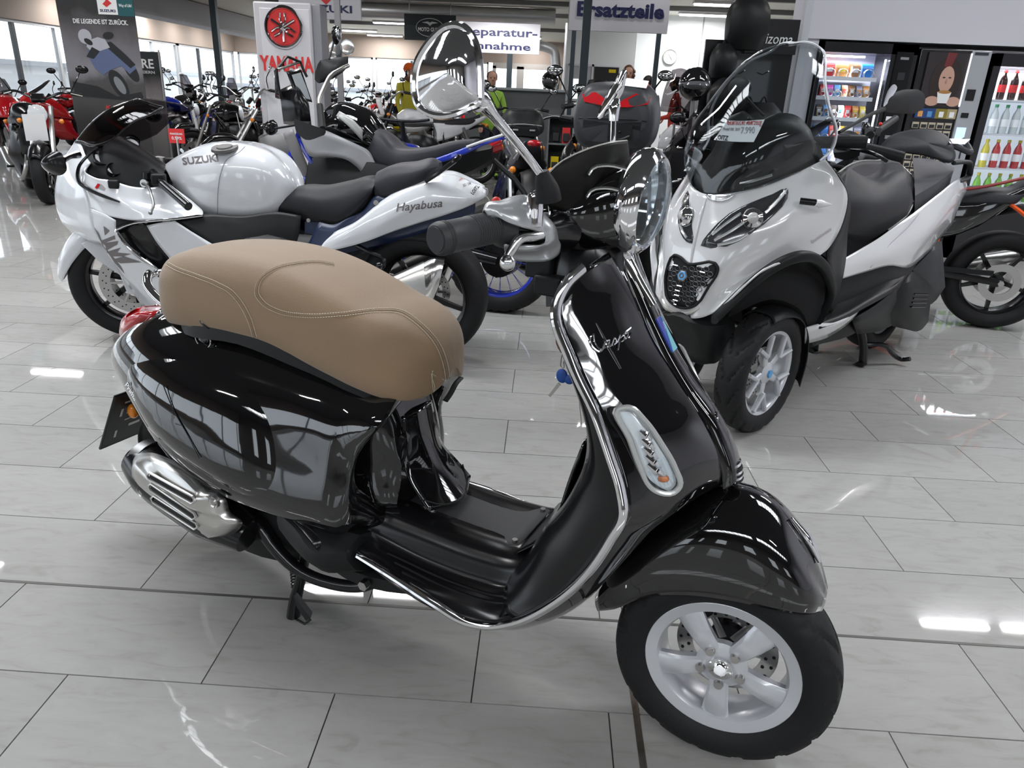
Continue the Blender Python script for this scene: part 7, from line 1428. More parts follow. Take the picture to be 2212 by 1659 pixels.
tbx = obj('shell', [hull(SB, 4, 4)], bxm, tp_)
tbv_ = bvh(tbx)
def on_box(pts): return [tbv_.ray_cast(Vector((-1.2, p[0] * 1.0, p[1])), Vector((1, 0, 0)))[0] + Vector((-.004, 0, 0)) if tbv_.ray_cast(Vector((-1.2, p[0], p[1])), Vector((1, 0, 0)))[0] else Vector((-.15, p[0], p[1])) for p in pts]
for s_, pts in ((1, [(.225, .285), (.13, .300), (.05, .262), (.02, .225), (.10, .232), (.20, .245)]), (-1, [(-.01, .222), (-.10, .225), (-.225, .245), (-.235, .285), (-.14, .30), (-.06, .262)])):
    obj('red_reflector', [slab(on_box(pts), (-.008, 0, 0))], red_lens, tp_)
obj('lid_reflector', [slab([(-.10, -.04, .352), (-.16, -.09, .325), (-.10, -.20, .33), (.0, -.20, .35)], (0, 0, .008))], red_lens, tp_)
obj('lid_seam', [tube(on_box([(.232, .155), (.12, .16), (0, .16), (-.12, .16), (-.232, .155)]), .004, 6, 3)], plastic, tp_)
obj('lock_plate', [slab(on_box([(.02, .13), (-.14, .135), (-.14, .045), (.02, .04)]), (-.008, 0, 0))], plastic, tp_)
obj('lock_handle', [tube([p + Vector((-.012, 0, 0)) for p in on_box([(.01, .062), (-.06, .048), (-.13, .07)])], .008, 6, 4), ball(on_box([(-.06, .09)])[0] + Vector((-.010, 0, 0)), .008, 8, 6)], plastic_gl, tp_)
plb = tag(obj('price_sheet', slab([(-.17, -.03, .333), (-.165, -.20, .322), (-.03, -.20, .362), (-.04, -.05, .374)], (-.0, 0, .003)), paper), 'white price sheet taped on the lid of the top box', 'price sheet')
plb.location = (.395, 4.60, .992); plb.scale = (.9, .84, .98); plb.rotation_euler.z = radians(78)
obj('carrier_rack', [bx(-.15, .15, -.12, .12, -.05, -.005), tube([(.1, .1, -.03), (.3, .1, -.06), (.42, .08, -.08)], .012, 8), tube([(.1, -.1, -.03), (.3, -.1, -.06), (.42, -.08, -.08)], .012, 8)], plastic, tp_)['kind'] = 'stuff'
# --- background rows
G1 = 'motorcycles in the background rows'
prot = {
 'cruiser': moto('cruiser', MT['gloss_black'], 'black cruiser motorcycle with chrome engine and a price sheet, right of the posters', (-4.05, 9.35), 205, None, wheelm=alu_dark, sheet_=True, detail=32),
 'naked': moto('naked', MT['gloss_black'], 'black naked motorcycle behind the chrome cruiser, left of the white brand pillar', (-5.2, 10.9), 215, None, detail=28, sheet_=True),
 'enduro': moto('enduro', white_paint, 'white off road motorcycle in the middle distance behind the adventure motorcycle', (-2.5, 10.7), 195, None, wheelm=alu_dark, detail=28),
 'tourer': moto('tourer', grey_paint, 'grey touring motorcycle with tall screen behind the parts display', (2.3, 9.6), 240, None, detail=32),
 'sport': moto('sport', blue_paint, 'blue sport motorcycle parked in the left background', (-7.1, 12.9), 215, None, detail=28)}
P_ = {'cruiser': MT['gloss_black'], 'naked': MT['gloss_black'], 'enduro': white_paint, 'tourer': grey_paint, 'sport': blue_paint}
rest = [
 ('naked', (-5.9, 12.3), 200, 'black naked motorcycle directly behind the second poster', None), ('cruiser', (-4.3, 13.2), 200, 'cruiser motorcycle with a yellow tank in the left background', yellow_paint),
 ('naked', (-6.75, 11.2), -60, 'yellow naked motorcycle seen just left of the tall black poster', yellow_paint),
 ('sport', (-8.9, 13.0), 215, 'red sport motorcycle in front of the left windows', red_paint), ('naked', (-3.2, 12.0), 190, 'silver naked motorcycle right of the brand pillar foot', alu_dark),
 ('naked', (-.5, 10.9), 95, 'dark motorcycle seen from behind with white sheet, beside the blue quad', None),
 ('cruiser', (-.2, 14.8), 215, 'black cruiser motorcycle behind the large round mirror', None), ('sport', (1.45, 7.6), 205, 'black motorcycle with red side stripe behind the top box', MT['gloss_black']),
 ('tourer', (1.75, 10.6), 215, 'white touring motorcycle with tall screen before the white booth wall', white_paint)]
for k, loc, yaw, lab, c_ in rest: again(prot[k], lab, loc, yaw, None, c_, P_[k])
random.seed(3)
kinds = ['naked', 'cruiser', 'enduro', 'sport', 'tourer']
cols = [None, red_paint, MT['gloss_black'], grey_paint, white_paint]
n_ = 0
for row, (yy, xs_) in enumerate(((15.8, [-9.3 + .95 * i for i in range(7)]), (18.2, [-9.4 + .92 * i for i in range(10)]), (20.6, [-9.6 + .95 * i for i in range(9)]))):
    for xx in xs_:
        k = kinds[(n_ * 2 + row) % 5]
        c = again(prot[k], 'distant %s %s motorcycle in the %s row before the back windows' % (['black' if k in ('naked', 'cruiser') else 'plain', 'red', 'black', 'grey', 'white'][(n_ + row) % 5], {'naked': 'naked', 'cruiser': 'cruiser', 'enduro': 'off road', 'sport': 'sport', 'tourer': 'touring'}[k], ['nearest', 'middle', 'farthest'][row]), (xx + random.uniform(-.08, .08), yy + random.uniform(-.15, .15)), 100 + random.uniform(-12, 12), 'distant motorcycles in rows before the back windows', cols[(n_ + row) % 5], P_[k]); n_ += 1
# ---------------------------------------------------------------- blue quad with white trim
qd = thing('quad_bike', 'small blue quad bike with white trim in the middle distance', 'quad bike', (-1.50, 8.0, 0), radians(80)); qd.scale = (1.15, 1.15, 1.2)
for x, y in ((.0, .3), (0, -.3), (-.8, .32), (-.8, -.32)):
    wheel(qd, 'wheel', (x, y, .19), .19, .15, .10, '5', plastic_gl, 0, 1, (), .1, 2, 40)
obj('body', [hull([(.15, [(0, .50), (-.12, .48), (-.14, .40), (0, .36)]), (-.05, [(0, .62), (-.16, .58), (-.16, .42), (0, .36)]), (-.4, [(0, .58), (-.14, .56), (-.15, .42), (0, .34)]), (-.95, [(0, .60), (-.20, .58), (-.22, .48), (0, .42)])], 4, 4)], blue_paint, qd)
obj('seat', [hull([(-.25, [(0, .64), (-.09, .63), (-.10, .58), (0, .56)]), (-.55, [(0, .66), (-.11, .65), (-.12, .58), (0, .56)]), (-.85, [(0, .68), (-.1, .67), (-.1, .6), (0, .58)])], 3, 3)], seat_blk, qd)
for s_ in (1, -1):
    for xx in (0, -.8):
        obj('mudguard', [sheet([[(xx + .26 * cos(a), (.2 + .02) * s_, .22 + .24 * sin(a)), (xx + .26 * cos(a), .40 * s_, .20 + .24 * sin(a))] for a in [radians(q) for q in (15, 55, 95, 135, 165)]], 3, 2)], blue_paint, qd, thick=.006)
    obj('white_trim', [tube([(-.98, .12 * s_, .60), (-.7, .2 * s_, .56), (-.5, .24 * s_, .48)], .016, 6, 3)], white_paint, qd)
obj('handlebar', [tube([(-.18, .28, .82), (-.1, .1, .80), (-.1, -.1, .80), (-.18, -.28, .82)], .013, 6, 3), cyl((-.05, 0, .6), (-.1, 0, .8), .02)], plastic, qd)

# ================================================================ BANNERS, SIGNS, PILLAR
def print_(name, body, x0, x1, y, z, h, m, par, bold=.01, shear=0.): return lettering(name, body, (x0, y, z), (x1, y, z), (0, 0, 1), h, m, par, bold, shear, .002)
def flat(name, pts, y, m, par, t=.002): return obj(name, slab([(p[0], y, p[1]) for p in pts], (0, -t, 0)), m, par, angle=0)
white_ink = mat('white_print', (.8, .8, .8), .6); red_ink = mat('bright_red_print', (.62, .03, .03), .5); navy = mat('navy_print', (.015, .018, .08), .5)
def gradient_mat(name, cols, axis='Z', z0=0, z1=2):
    M = D.materials.new(name); M.use_nodes = True; nt = M.node_tree; b = nt.nodes['Principled BSDF']; N = nt.nodes.new; L = nt.links.new
    g = N('ShaderNodeNewGeometry'); sp = N('ShaderNodeSeparateXYZ'); mr = N('ShaderNodeMapRange'); mr.inputs['From Min'].default_value = z0; mr.inputs['From Max'].default_value = z1
    cr = N('ShaderNodeValToRGB'); e = cr.color_ramp.elements; e[0].position = cols[0][0]; e[0].color = (*cols[0][1], 1); e[1].position = cols[-1][0]; e[1].color = (*cols[-1][1], 1)
    for p, c in cols[1:-1]: q = e.new(p); q.color = (*c, 1)
    L(g.outputs['Position'], sp.inputs[0]); L(sp.outputs[axis], mr.inputs['Value'])
    n = N('ShaderNodeTexNoise'); n.inputs['Scale'].default_value = 3; n.inputs['Detail'].default_value = 5; L(g.outputs['Position'], n.inputs['Vector'])
    ad = N('ShaderNodeMath'); ad.operation = 'MULTIPLY_ADD'; ad.inputs[1].default_value = .25; L(n.outputs['Fac'], ad.inputs[0]); L(mr.outputs['Result'], ad.inputs[2])
    s_ = N('ShaderNodeMath'); s_.operation = 'SUBTRACT'; s_.inputs[1].default_value = .125; L(ad.outputs[0], s_.inputs[0]); L(s_.outputs[0], cr.inputs['Fac'])
    L(cr.outputs['Color'], b.inputs['Base Color']); b.inputs['Roughness'].default_value = .45
    return M
PYv = 8.5
bn = thing('banner', 'tall black roll up banner printed with a riding motorcyclist', 'banner', (-4.94, PYv, 0))
bnm = gradient_mat('banner_print_dark', [(0, (.02, .018, .018)), (.42, (.05, .047, .045)), (.58, (.06, .055, .055)), (.66, (.22, .21, .23)), (.80, (.10, .09, .095)), (.9, (.018, .017, .017)), (1, (.015, .015, .015))], 'Z', 0, 2.1)
obj('banner_sheet', bx(-.425, .425, -.004, .004, .06, 2.16), bnm, bn, angle=0)
obj('banner_base', [bx(-.44, .44, -.10, .10, 0, .07)], alu_dark, bn, bev=.01); obj('banner_pole', [cyl((0, .03, .05), (0, .03, 2.16), .012)], alu, bn)
fy = -.0045
flat('logo_field', [(.03, 1.885), (.245, 1.885), (.245, 2.16), (.03, 2.16)], fy, white_ink, bn)
flat('slogan_field', [(.25, 1.875), (.425, 1.875), (.425, 2.16), (.25, 2.16)], fy, mat('teal_print', (.01, .09, .10), .5), bn)
flat('logo_mark', [(.09, 1.985), (.13, 1.955), (.15, 1.97), (.19, 1.995), (.15, 2.03), (.17, 2.05), (.09, 2.07), (.13, 2.02)], fy - .002, red_ink, bn)
print_('logo_word', 'SUZUKI', .05, .22, fy - .003, 1.91, .025, navy, bn, .03)
print_('slogan', 'Way of Life!', .265, .405, fy - .003, 1.965, .028, white_ink, bn)
print_('headline', 'DIE LEGENDE IST ZURÜCK.', -.265, .34, fy - .003, 1.79, .055, white_ink, bn, .02)
# printed rider and motorcycle
pb, pd, pg = mat('print_blue_grey', (.10, .13, .24), .5), mat('print_black', (.012, .012, .012), .5), mat('print_pale', (.42, .42, .46), .5)
def ell(cx, cz, a, b, n=20, r=0): return [(cx + a * cos(t) * cos(r) - b * sin(t) * sin(r), cz + a * cos(t) * sin(r) + b * sin(t) * cos(r)) for t in [2 * pi * k / n for k in range(n)]]
k_ = 0
for nm, pts, m_ in (('printed_wheel', ell(.14, 1.19, .085, .16, 24, .5), pd), ('printed_rim', ell(.15, 1.18, .045, .10, 20, .5), alu_dark), ('printed_wheel', ell(.30, 1.34, .06, .13, 20, .5), pd),
                    ('printed_body', [(-.16, 1.52), (-.05, 1.56), (.12, 1.58), (.27, 1.50), (.36, 1.36), (.28, 1.30), (.2, 1.38), (.08, 1.34), (-.02, 1.28), (-.1, 1.34), (-.14, 1.42)], pb),
                    ('printed_seat', [(.02, 1.60), (.12, 1.62), (.26, 1.50), (.36, 1.40), (.30, 1.36), (.16, 1.48)], pd), ('printed_rider', [(-.14, 1.62), (-.02, 1.66), (.06, 1.64), (.10, 1.56), (-.02, 1.52), (-.08, 1.48), (-.16, 1.56)], pg),
                    ('printed_arm', [(-.10, 1.56), (-.02, 1.52), (-.10, 1.44), (-.18, 1.46)], pd), ('printed_helmet', ell(-.16, 1.66, .075, .075), pg), ('printed_visor', ell(-.13, 1.61, .05, .028, 14, -.5), pd),
                    ('printed_glove', ell(.10, 1.68, .06, .035, 14, .2), pd), ('printed_shadow', [(-.38, 1.20), (-.1, 1.16), (.1, 1.06), (.38, 1.12), (.40, 1.02), (-.38, 1.06)], pd)):
    flat(nm, pts, fy - .0006 * k_, m_, bn, .001); k_ += 1
print_('model_word', 'KATANA', -.05, .30, fy - .006, .93, .035, red_ink, bn, .03, .2)
flat('red_flash', [(-.12, .84), (.10, .70), (.12, .73), (-.08, .86)], fy, red_ink, bn)
b2 = thing('banner', 'shorter dark banner with faded rocky picture behind the tall black banner', 'banner', (-5.07, 9.15, 0))
b2m = gradient_mat('banner_print_faded', [(0, (.1, .1, .1)), (.35, (.24, .22, .22)), (.6, (.35, .32, .33)), (.72, (.2, .18, .18)), (.82, (.03, .035, .035)), (1, (.03, .035, .035))], 'Z', .2, 1.56)
obj('banner_sheet', bx(-.45, .45, -.004, .004, .06, 1.56), b2m, b2, angle=0); obj('banner_base', [bx(-.46, .46, -.1, .1, 0, .07)], alu_dark, b2, bev=.01); obj('banner_pole', [cyl((.44, -.01, .02), (.44, -.01, 1.58), .010)], alu, b2)
print_('headline', '40 JAHRE', -.20, .36, -.008, 1.38, .10, white_ink, b2, .02); print_('subline', 'WIR FEIERN', .05, .36, -.008, 1.32, .03, white_ink, b2)
# brand pillar
py_ = 9.5
pl = thing('brand_pillar', 'white brand pillar with round red emblem and red lettering', 'advertising pillar', (-3.20, py_, 0))
obj('pillar_body', [bx(-.40, .30, 0, .35, 0, 2.17)], mat('pillar_light_grey', (.50, .50, .53), .4), pl, bev=.02)
obj('side_column', [bx(.30, .40, .03, .32, 0, 2.16)], mat('pillar_side_grey', (.26, .26, .29), .4), pl, bev=.01)
obj('face_panel', [bx(-.32, .28, -.012, 0, .05, 2.1)], mat('pillar_face', (.60, .60, .63), .35), pl, bev=.006)
obj('panel_joint', [bx(-.40, .30, -.002, .001, .0, .03)], alu_dark, pl)
ec = Vector((-.035, -.02, 1.90))
obj('emblem_ring', [lathe([(.19, 0), (.205, -.022), (.225, -.022), (.238, 0)], ec, (0, 1, 0), 48)], chrome, pl); obj('emblem_disc', [lathe([(0, -.006), (.192, -.006), (.192, .01)], ec, (0, 1, 0), 40)], red_ink, pl)
for k in range(3):
    a = pi / 2 + 2 * pi * k / 3; e = Vector((cos(a), 0, sin(a))); q = Vector((-sin(a), 0, cos(a))); o_ = ec + Vector((0, -.02, 0))
    obj('tuning_fork', [tube([o_ - e * .16 , o_ + e * .03], .013, 6), tube([o_ + e * .15 + q * .028, o_ + e * .05 + q * .024, o_ + e * .03, o_ + e * .05 - q * .024, o_ + e * .15 - q * .028], .011, 6, 3)], chrome, pl)['kind'] = 'stuff'
print_('brand_word', 'YAMAHA', -.36, .30, -.02, 1.42, .165, red_ink, pl, .035)
# hanging signs
def sign(name, label, x0, x1, y, z0, z1, m, top=LZ):
    t = thing(name, label, 'sign', ((x0 + x1) / 2, y, z0)); w = (x1 - x0) / 2
    obj('board', [bx(-w, w, 0, .05, 0, z1 - z0)], m, t, bev=.004)
    for x in (-w * .8, w * .8): obj('hanger', [cyl((x, .025, z1 - z0), (x, .025, top - z0), .006, n=6)], alu_dark, t)
    return t, w
sw_ = mat('sign_white', (.62, .62, .66), .5)
t_, w_ = sign('hanging_sign', 'white hanging sign with red mark and blue word behind the brand pillar', -4.25, -2.98, 12.3, 2.23, 2.95, sw_, CZ)
flat('brand_mark', [(-.02, .30), (.10, .20), (.22, .30), (.16, .36), (.20, .42), (.05, .50), (.10, .38)], -.002, red_ink, t_); print_('brand_word', 'SUZUKI', -.28, .50, -.004, .10, .10, navy, t_, .03)
t_, w_ = sign('hanging_sign', 'black hanging sign with a silver oval emblem in front of the back windows', -3.05, -2.0, 16.2, 2.23, 2.71, mat('sign_black', (.012, .018, .02), .4))
obj('oval', [tube([(.0 + .28 * cos(a), -.006, .24 + .165 * sin(a)) for a in [2 * pi * k / 28 for k in range(28)]], .007, 5, closed=True)], alu, t_); print_('brand_word', 'MOTO GUZZI', -.24, .24, -.004, .17, .07, white_ink, t_, .01)
flat('eagle', [(-.17, .33), (-.05, .31), (0, .27), (.05, .31), (.17, .33), (.04, .35), (0, .33), (-.04, .35)], -.002, alu, t_)
t_, w_ = sign('hanging_sign', 'white hanging sign with two dark lines of text beside the round mirror', -2.30, -.33, 18.4, 2.16, 2.80, sw_)
print_('text_line', 'Reparatur-', -.80, .92, -.004, .36, .17, navy, t_, .02); print_('text_line', 'annahme', -.66, .78, -.004, .08, .15, navy, t_, .02)
t_, w_ = sign('hanging_sign', 'large white hanging sign with one word above the parts counter', .20, 1.66, 12.0, 2.19, 2.86, sw_, CZ)
print_('text_line', 'Ersatzteile', -.62, .66, -.004, .20, .19, navy, t_, .04)
# parts office opening: frame, inner wall, door, picture
pic = tag(obj('picture', [bx(.84, 1.32, 15.86, 15.9, 1.38, 1.86)], mat('picture_black', (.02, .02, .02), .4)), 'black and yellow picture on the booth back wall behind the woman', 'picture')
obj('picture_frame', [bx(.82, 1.34, 15.85, 15.89, 1.86, 1.88), bx(.82, 1.34, 15.85, 15.89, 1.36, 1.38)], sw_, pic); obj('yellow_mark', [bx(1.12, 1.26, 15.85, 15.86, 1.76, 1.82)], yellow_paint, pic); obj('white_mark', [bx(1.18, 1.24, 15.85, 15.86, 1.55, 1.60)], sw_, pic)
dr = struct('door_5', [bx(.36, .78, 15.86, 15.9, 0, 1.86)], mat('grey_door_leaf', (.42, .43, .45), .5)); obj('door_glass', [bx(.40, .62, 15.85, 15.86, 1.25, 1.62)], mat('bright_door_glass', (.9, .93, 1), .3, em=(.9, .95, 1), es=.8), dr); obj('door_frame', [bx(.32, .36, 15.85, 15.9, 0, 1.9), bx(.78, .82, 15.85, 15.9, 0, 1.9), bx(.32, .82, 15.85, 15.9, 1.86, 1.9)], sw_, dr)
ck = thing('wall_clock', 'round white wall clock on the white booth wall', 'clock', (2.55, 17.58, 2.18))
obj('clock_rim', [lathe([(.135, 0), (.145, -.03), (.155, -.02), (.155, 0)], (0, 0, 0), (0, 1, 0), 36)], alu, ck); obj('clock_face', [lathe([(0, -.012), (.138, -.012), (.138, 0)], (0, 0, 0), (0, 1, 0), 30)], paper, ck)
obj('hand', [tube([(0, -.016, 0), (.045, -.016, -.06)], .004, 5)], ink, ck); obj('hand', [tube([(0, -.018, 0), (-.05, -.018, .08)], .003, 5)], ink, ck)
for k in range(12): obj('hour_mark', [box((.115 * sin(k * pi / 6), -.014, .115 * cos(k * pi / 6)), (.008, .003, .02), Matrix.Rotation(k * pi / 6, 3, 'Y'))], ink, ck)
# counter with shelf of accessories
cm = mat('counter_grey', (.13, .14, .145), .5)
ct = thing('counter', 'long dark grey service counter in the centre background', 'counter', (-.45, 12.9, 0))
obj('counter_front', [bx(-.95, .68, -.25, -.2, 0, 1.33)], cm, ct); obj('counter_top', [bx(-1.0, .72, -.32, .3, 1.33, 1.37)], mat('counter_top_grey', (.30, .32, .33), .35), ct, bev=.006); obj('counter_side', [bx(.63, .68, -.2, .3, 0, 1.33)], cm, ct)
hm_ = thing('helmet', 'dark patterned motorcycle helmet on the grey service counter', 'helmet', (-.03, 12.85, 1.37)); obj('helmet_shell', [ball((0, 0, .14), .14, 18, 12, (1, 1.1, 1))], MT['gloss_black'], hm_); obj('visor', [ball((.0, -.05, .13), .12, 14, 8, (1, 1, .45))], mat('visor_tint', (.1, .1, .11), .1, coat=1), hm_)
sf = thing('display_shelf', 'dark accessory shelf with small blister packs behind the tank bag', 'shelf', (.55, 8.95, 0))
obj('back_panel', [bx(-.55, .30, .18, .2, 0, 1.06)], cm, sf); obj('end_panel', [bx(-.57, -.55, -.15, .2, 0, 1.06)], cm, sf); obj('end_panel', [bx(.30, .32, -.15, .2, 0, 1.06)], cm, sf)
for z in (.1, .42, .74, 1.04): obj('shelf_board', [bx(-.55, .3, -.15, .18, z, z + .02)], cm, sf)
pk = [yellow_paint, paper, plastic, red_ink, grey_paint]
for z in (.44, .76):
    for k in range(7):
        q = thing('blister_pack', 'small %s accessory pack on the %s board of the accessory shelf' % (['yellow', 'white', 'black', 'red', 'grey'][(k + int(z > .5) * 2) % 5], 'upper' if z > .5 else 'lower'), 'package', (.08 + k * .115, 8.84, z), 0, 'blister packs on the accessory shelf')
        obj('card', [bx(-.045, .045, 0, .004, 0, .17)], pk[(k + int(z > .5) * 2) % 5], q); obj('blister', [bx(-.035, .035, -.03, 0, .02, .11)], plastic_gr, q, bev=.006)
# a display pole with clear bags behind the adventure bike
dp = thing('display_pole', 'slim silver display pole behind the adventure motorcycle', 'pole', (-3.10, 11.4, 0)); obj('tube', [bx(-.04, .04, -.03, .03, 0, 2.55)], mat('pole_grey', (.35, .35, .37), .4), dp); obj('foot', [bx(-.2, .2, -.15, .15, 0, .02)], alu_dark, dp)
for i, (x, z) in enumerate(((-3.12, 1.78), (-2.95, 1.80))):
    g_ = tag(obj('plastic_bag', [ball((x, 11.3, z), .10, 12, 8, (1, .35, 1.1))], mat('clear_film', (.9, .92, .95), .15, tr=.8, ior=1.1)), ('left' if i == 0 else 'right') + ' one of two clear plastic bags on the silver display pole', 'bag')
# small red price card on a stand left of the white sport motorcycle tank
rc = thing('price_card', 'small red price card on a thin stand behind the white tank', 'price card', (-3.25, 6.55, 0)); obj('stand_tube', [cyl((0, 0, 0), (0, 0, .80), .01)], alu, rc); obj('stand_foot', [lathe([(0, .01), (.12, .01), (.12, 0)], (0, 0, 0), (0, 0, 1), 20)], alu_dark, rc)
obj('card', [bx(-.07, .07, -.006, 0, .74, .86)], red_ink, rc); print_('card_text', 'FINANZIERUNG', -.055, .055, -.008, .81, .016, white_ink, rc); print_('card_text', '0,99%', -.045, .045, -.008, .77, .026, white_ink, rc)
# ================================================================ VENDING MACHINES
VY = 6.99
vm_b = mat('machine_black', (.008, .008, .01), .25, coat=.4); led = mat('led_strip', (1, 1, 1), .5, em=(.85, .9, 1), es=6); shelf_w = mat('machine_shelf', (.7, .72, .76), .4)
inner = mat('machine_interior', (.40, .40, .46), .5)
area('snack_machine_lamp', (2.60, VY + .10, 1.66), .45, .12, 5, c=(.9, .93, 1)); area('snack_machine_lamp', (2.60, VY + .02, 1.15), .9, .03, 3, (0, radians(90), 0), c=(.85, .9, 1))
area('cooler_lamp', (4.18, VY + .15, 1.62), .7, .2, 7, c=(.9, .95, 1))
vm = thing('vending_machine', 'black snack vending machine with lit glass front behind the tall windscreen', 'vending machine', (2.68, VY, 0))
obj('cabinet', [bx(-.40, .42, .30, .36, 0, 1.78), bx(-.40, -.37, -.04, .36, 0, 1.78), bx(.20, .42, -.04, .36, 0, 1.78), bx(-.40, .42, -.04, .36, 1.70, 1.78), bx(-.40, .42, -.04, .36, 0, .55)], vm_b, vm)
obj('back_lining', [bx(-.37, .20, .28, .30, .55, 1.70)], inner, vm)
obj('led_light', [bx(.170, .182, -.01, .0, .60, 1.66)], led, vm); obj('led_light', [bx(-.35, .0, .0, .02, 1.665, 1.68)], led, vm)
obj('glass_front', [bx(-.37, .20, -.035, -.030, .55, 1.70)], pane, vm)
for i, z in enumerate((1.50, 1.34, 1.17, .98, .80)):
    sb_ = obj('shelf', [bx(-.36, .13, .0, .26, z - .012, z), bx(-.36, .13, -.01, .0, z - .02, z + .012)], shelf_w, vm)
keyp = obj('control_panel', [bx(.24, .38, -.055, -.04, .85, 1.72)], plastic_gl, vm)
for z, w, h, m_ in ((1.66, .07, .02, grey_paint), (1.50, .06, .06, plastic_gr), (1.30, .06, .05, plastic_gr), (1.17, .10, .035, paper), (1.02, .05, .03, grey_paint)): obj('panel_label', [bx(.31 - w / 2, .31 + w / 2, -.060, -.055, z, z + h)], m_, keyp)
random.seed(11)
pc = [(.7, .05, .05), (.75, .35, .1), (.25, .12, .05), (.02, .2, .6), (.7, .7, .7), (.55, .05, .35), (.1, .3, .6), (.8, .6, .1), (.12, .08, .06), (.35, .35, .5)]
pm = [mat('wrapper_%s' % n, c, .3, coat=.3) for n, c in zip(('red', 'orange', 'brown', 'blue', 'silver', 'pink', 'sky', 'yellow', 'cocoa', 'lilac'), pc)]
names_ = ['red', 'orange', 'brown', 'blue', 'silver', 'pink', 'light blue', 'yellow', 'dark brown', 'lilac']
rows_ = [(1.50, 4, .095, .12), (1.34, 7, .052, .105), (1.17, 7, .05, .11), (.98, 6, .06, .13), (.80, 5, .07, .11)]
rn = ['top', 'second', 'third', 'fourth', 'bottom']
pick = [[0, 1, 2, 3], [0, 5, 6, 2, 2, 9, 1], [8, 6, 8, 4, 0, 1, 7], [6, 3, 0, 7, 4, 9], [7, 3, 9, 4, 6]]
for ri, (z, n, w, h) in enumerate(rows_):
    for k in range(n):
        c_ = pick[ri][k]; x = 2.68 - .33 + .44 * (k + .5) / n
        t = thing('snack_packet', '%s wrapped snack packet on the %s shelf of the snack machine' % (names_[c_], rn[ri]), 'snack', (x, VY + .05, z), random.uniform(-.15, .15), 'snacks on the %s shelf of the machine' % rn[ri])
        obj('wrapper', [loft([[(-w / 2, -.006, 0), (w / 2, -.006, 0), (w / 2, .006, 0), (-w / 2, .006, 0)], [(-w / 2, -.022, h * .3), (w / 2, -.022, h * .3), (w / 2, .022, h * .3), (-w / 2, .022, h * .3)], [(-w / 2, -.022, h * .75), (w / 2, -.022, h * .75), (w / 2, .022, h * .75), (-w / 2, .022, h * .75)], [(-w / 2, -.004, h), (w / 2, -.004, h), (w / 2, .004, h), (-w / 2, .004, h)]], 2, 1)], pm[c_], t)
        obj('wrapper_print', [bx(-w * .3, w * .3, -.026, -.021, h * .4, h * .68)], pm[(c_ * 3 + 4) % 10] if k % 2 else paper, t)
    for k in range(n):
        x = -.33 + .44 * (k + .5) / n
        obj('spiral', [tube([(x + w * .42 * cos(a), -.02 + a * .0035, z + .035 + w * .42 * sin(a)) for a in [q * .6 for q in range(26)]], .0022, 4)], alu, vm)
cf = thing('vending_machine', 'silver and black coffee machine with a picture of a woman drinking', 'vending machine', (3.43, VY, 0))
obj('cabinet', [bx(-.30, .29, -.02, .4, 0, 1.76)], vm_b, cf, bev=.01); obj('silver_panel', [bx(.12, .28, -.045, -.02, .6, 1.755)], mat('panel_silver', (.42, .43, .46), .35, .3), cf, bev=.004)
obj('poster', [bx(-.235, .115, -.04, -.02, 1.30, 1.73)], mat('poster_dark', (.035, .028, .03), .3), cf)
sk_, hr_ = mat('print_skin', (.55, .33, .25), .5), mat('print_hair', (.025, .014, .012), .5)
y_ = -.041
for i, (nm, pts, m_) in enumerate((('printed_hair', ell(-.05, 1.50, .13, .20), hr_), ('printed_band', [(-.09, 1.62), (-.03, 1.62), (0, 1.73), (-.08, 1.73)], mat('print_dark_red', (.15, .02, .02), .5)), ('printed_face', ell(-.045, 1.52, .062, .105), sk_), ('printed_eye', ell(-.07, 1.535, .013, .006, 10), hr_), ('printed_eye', ell(-.02, 1.535, .013, .006, 10), hr_), ('printed_nose', [(-.045, 1.53), (-.035, 1.49), (-.055, 1.49)], mat('print_skin_shadow', (.4, .22, .17), .5)), ('printed_hand', ell(-.13, 1.345, .06, .04), sk_), ('printed_hand', ell(.05, 1.345, .06, .04), sk_), ('printed_cup', [(-.10, 1.42), (.02, 1.42), (.0, 1.33), (-.08, 1.33)], white_ink), ('printed_coffee', ell(-.04, 1.42, .055, .014, 16), mat('print_coffee', (.4, .2, .06), .5)))):
    flat(nm, pts, y_ - .0008 * i, m_, cf, .001)
for i, (x0, x1, m_) in enumerate(((-.24, -.07, mat('strip_blue', (.02, .06, .2), .4)), (-.07, .03, mat('strip_olive', (.25, .2, .03), .4)), (.03, .11, mat('strip_sand', (.4, .33, .18), .4)))): obj('product_strip', [bx(x0, x1, -.04, -.02, 1.205, 1.285)], m_, cf)
for x, m_ in ((-.20, pm[1]), (-.12, pm[6]), (-.02, paper), (.07, paper)): obj('cup_print', [bx(x - .02, x + .02, -.044, -.040, 1.215, 1.262)], m_, cf)
kb = mat('selection_key', (.50, .44, .34), .3, coat=.5)
me_ = None
for r in range(7):
    for c_ in range(5):
        x = -.215 + c_ * .070; z = 1.145 - r * .066
        o_ = obj('selection_key', None if me_ else [bx(-.029, .029, -.018, 0, -.026, .026)], kb, cf, me=me_, loc=(x, -.022, z)); me_ = o_.data
        if r == 0 and c_ == 0:
            o_.modifiers.new('b', 'BEVEL').width = .004
        kk = obj('key_window', [bx(-.022, .022, -.0195, -.018, -.02, .008)] if (r == 0 and c_ == 0) else None, plastic_gr, o_, me=None if (r == 0 and c_ == 0) else kw_); kw_ = kk.data
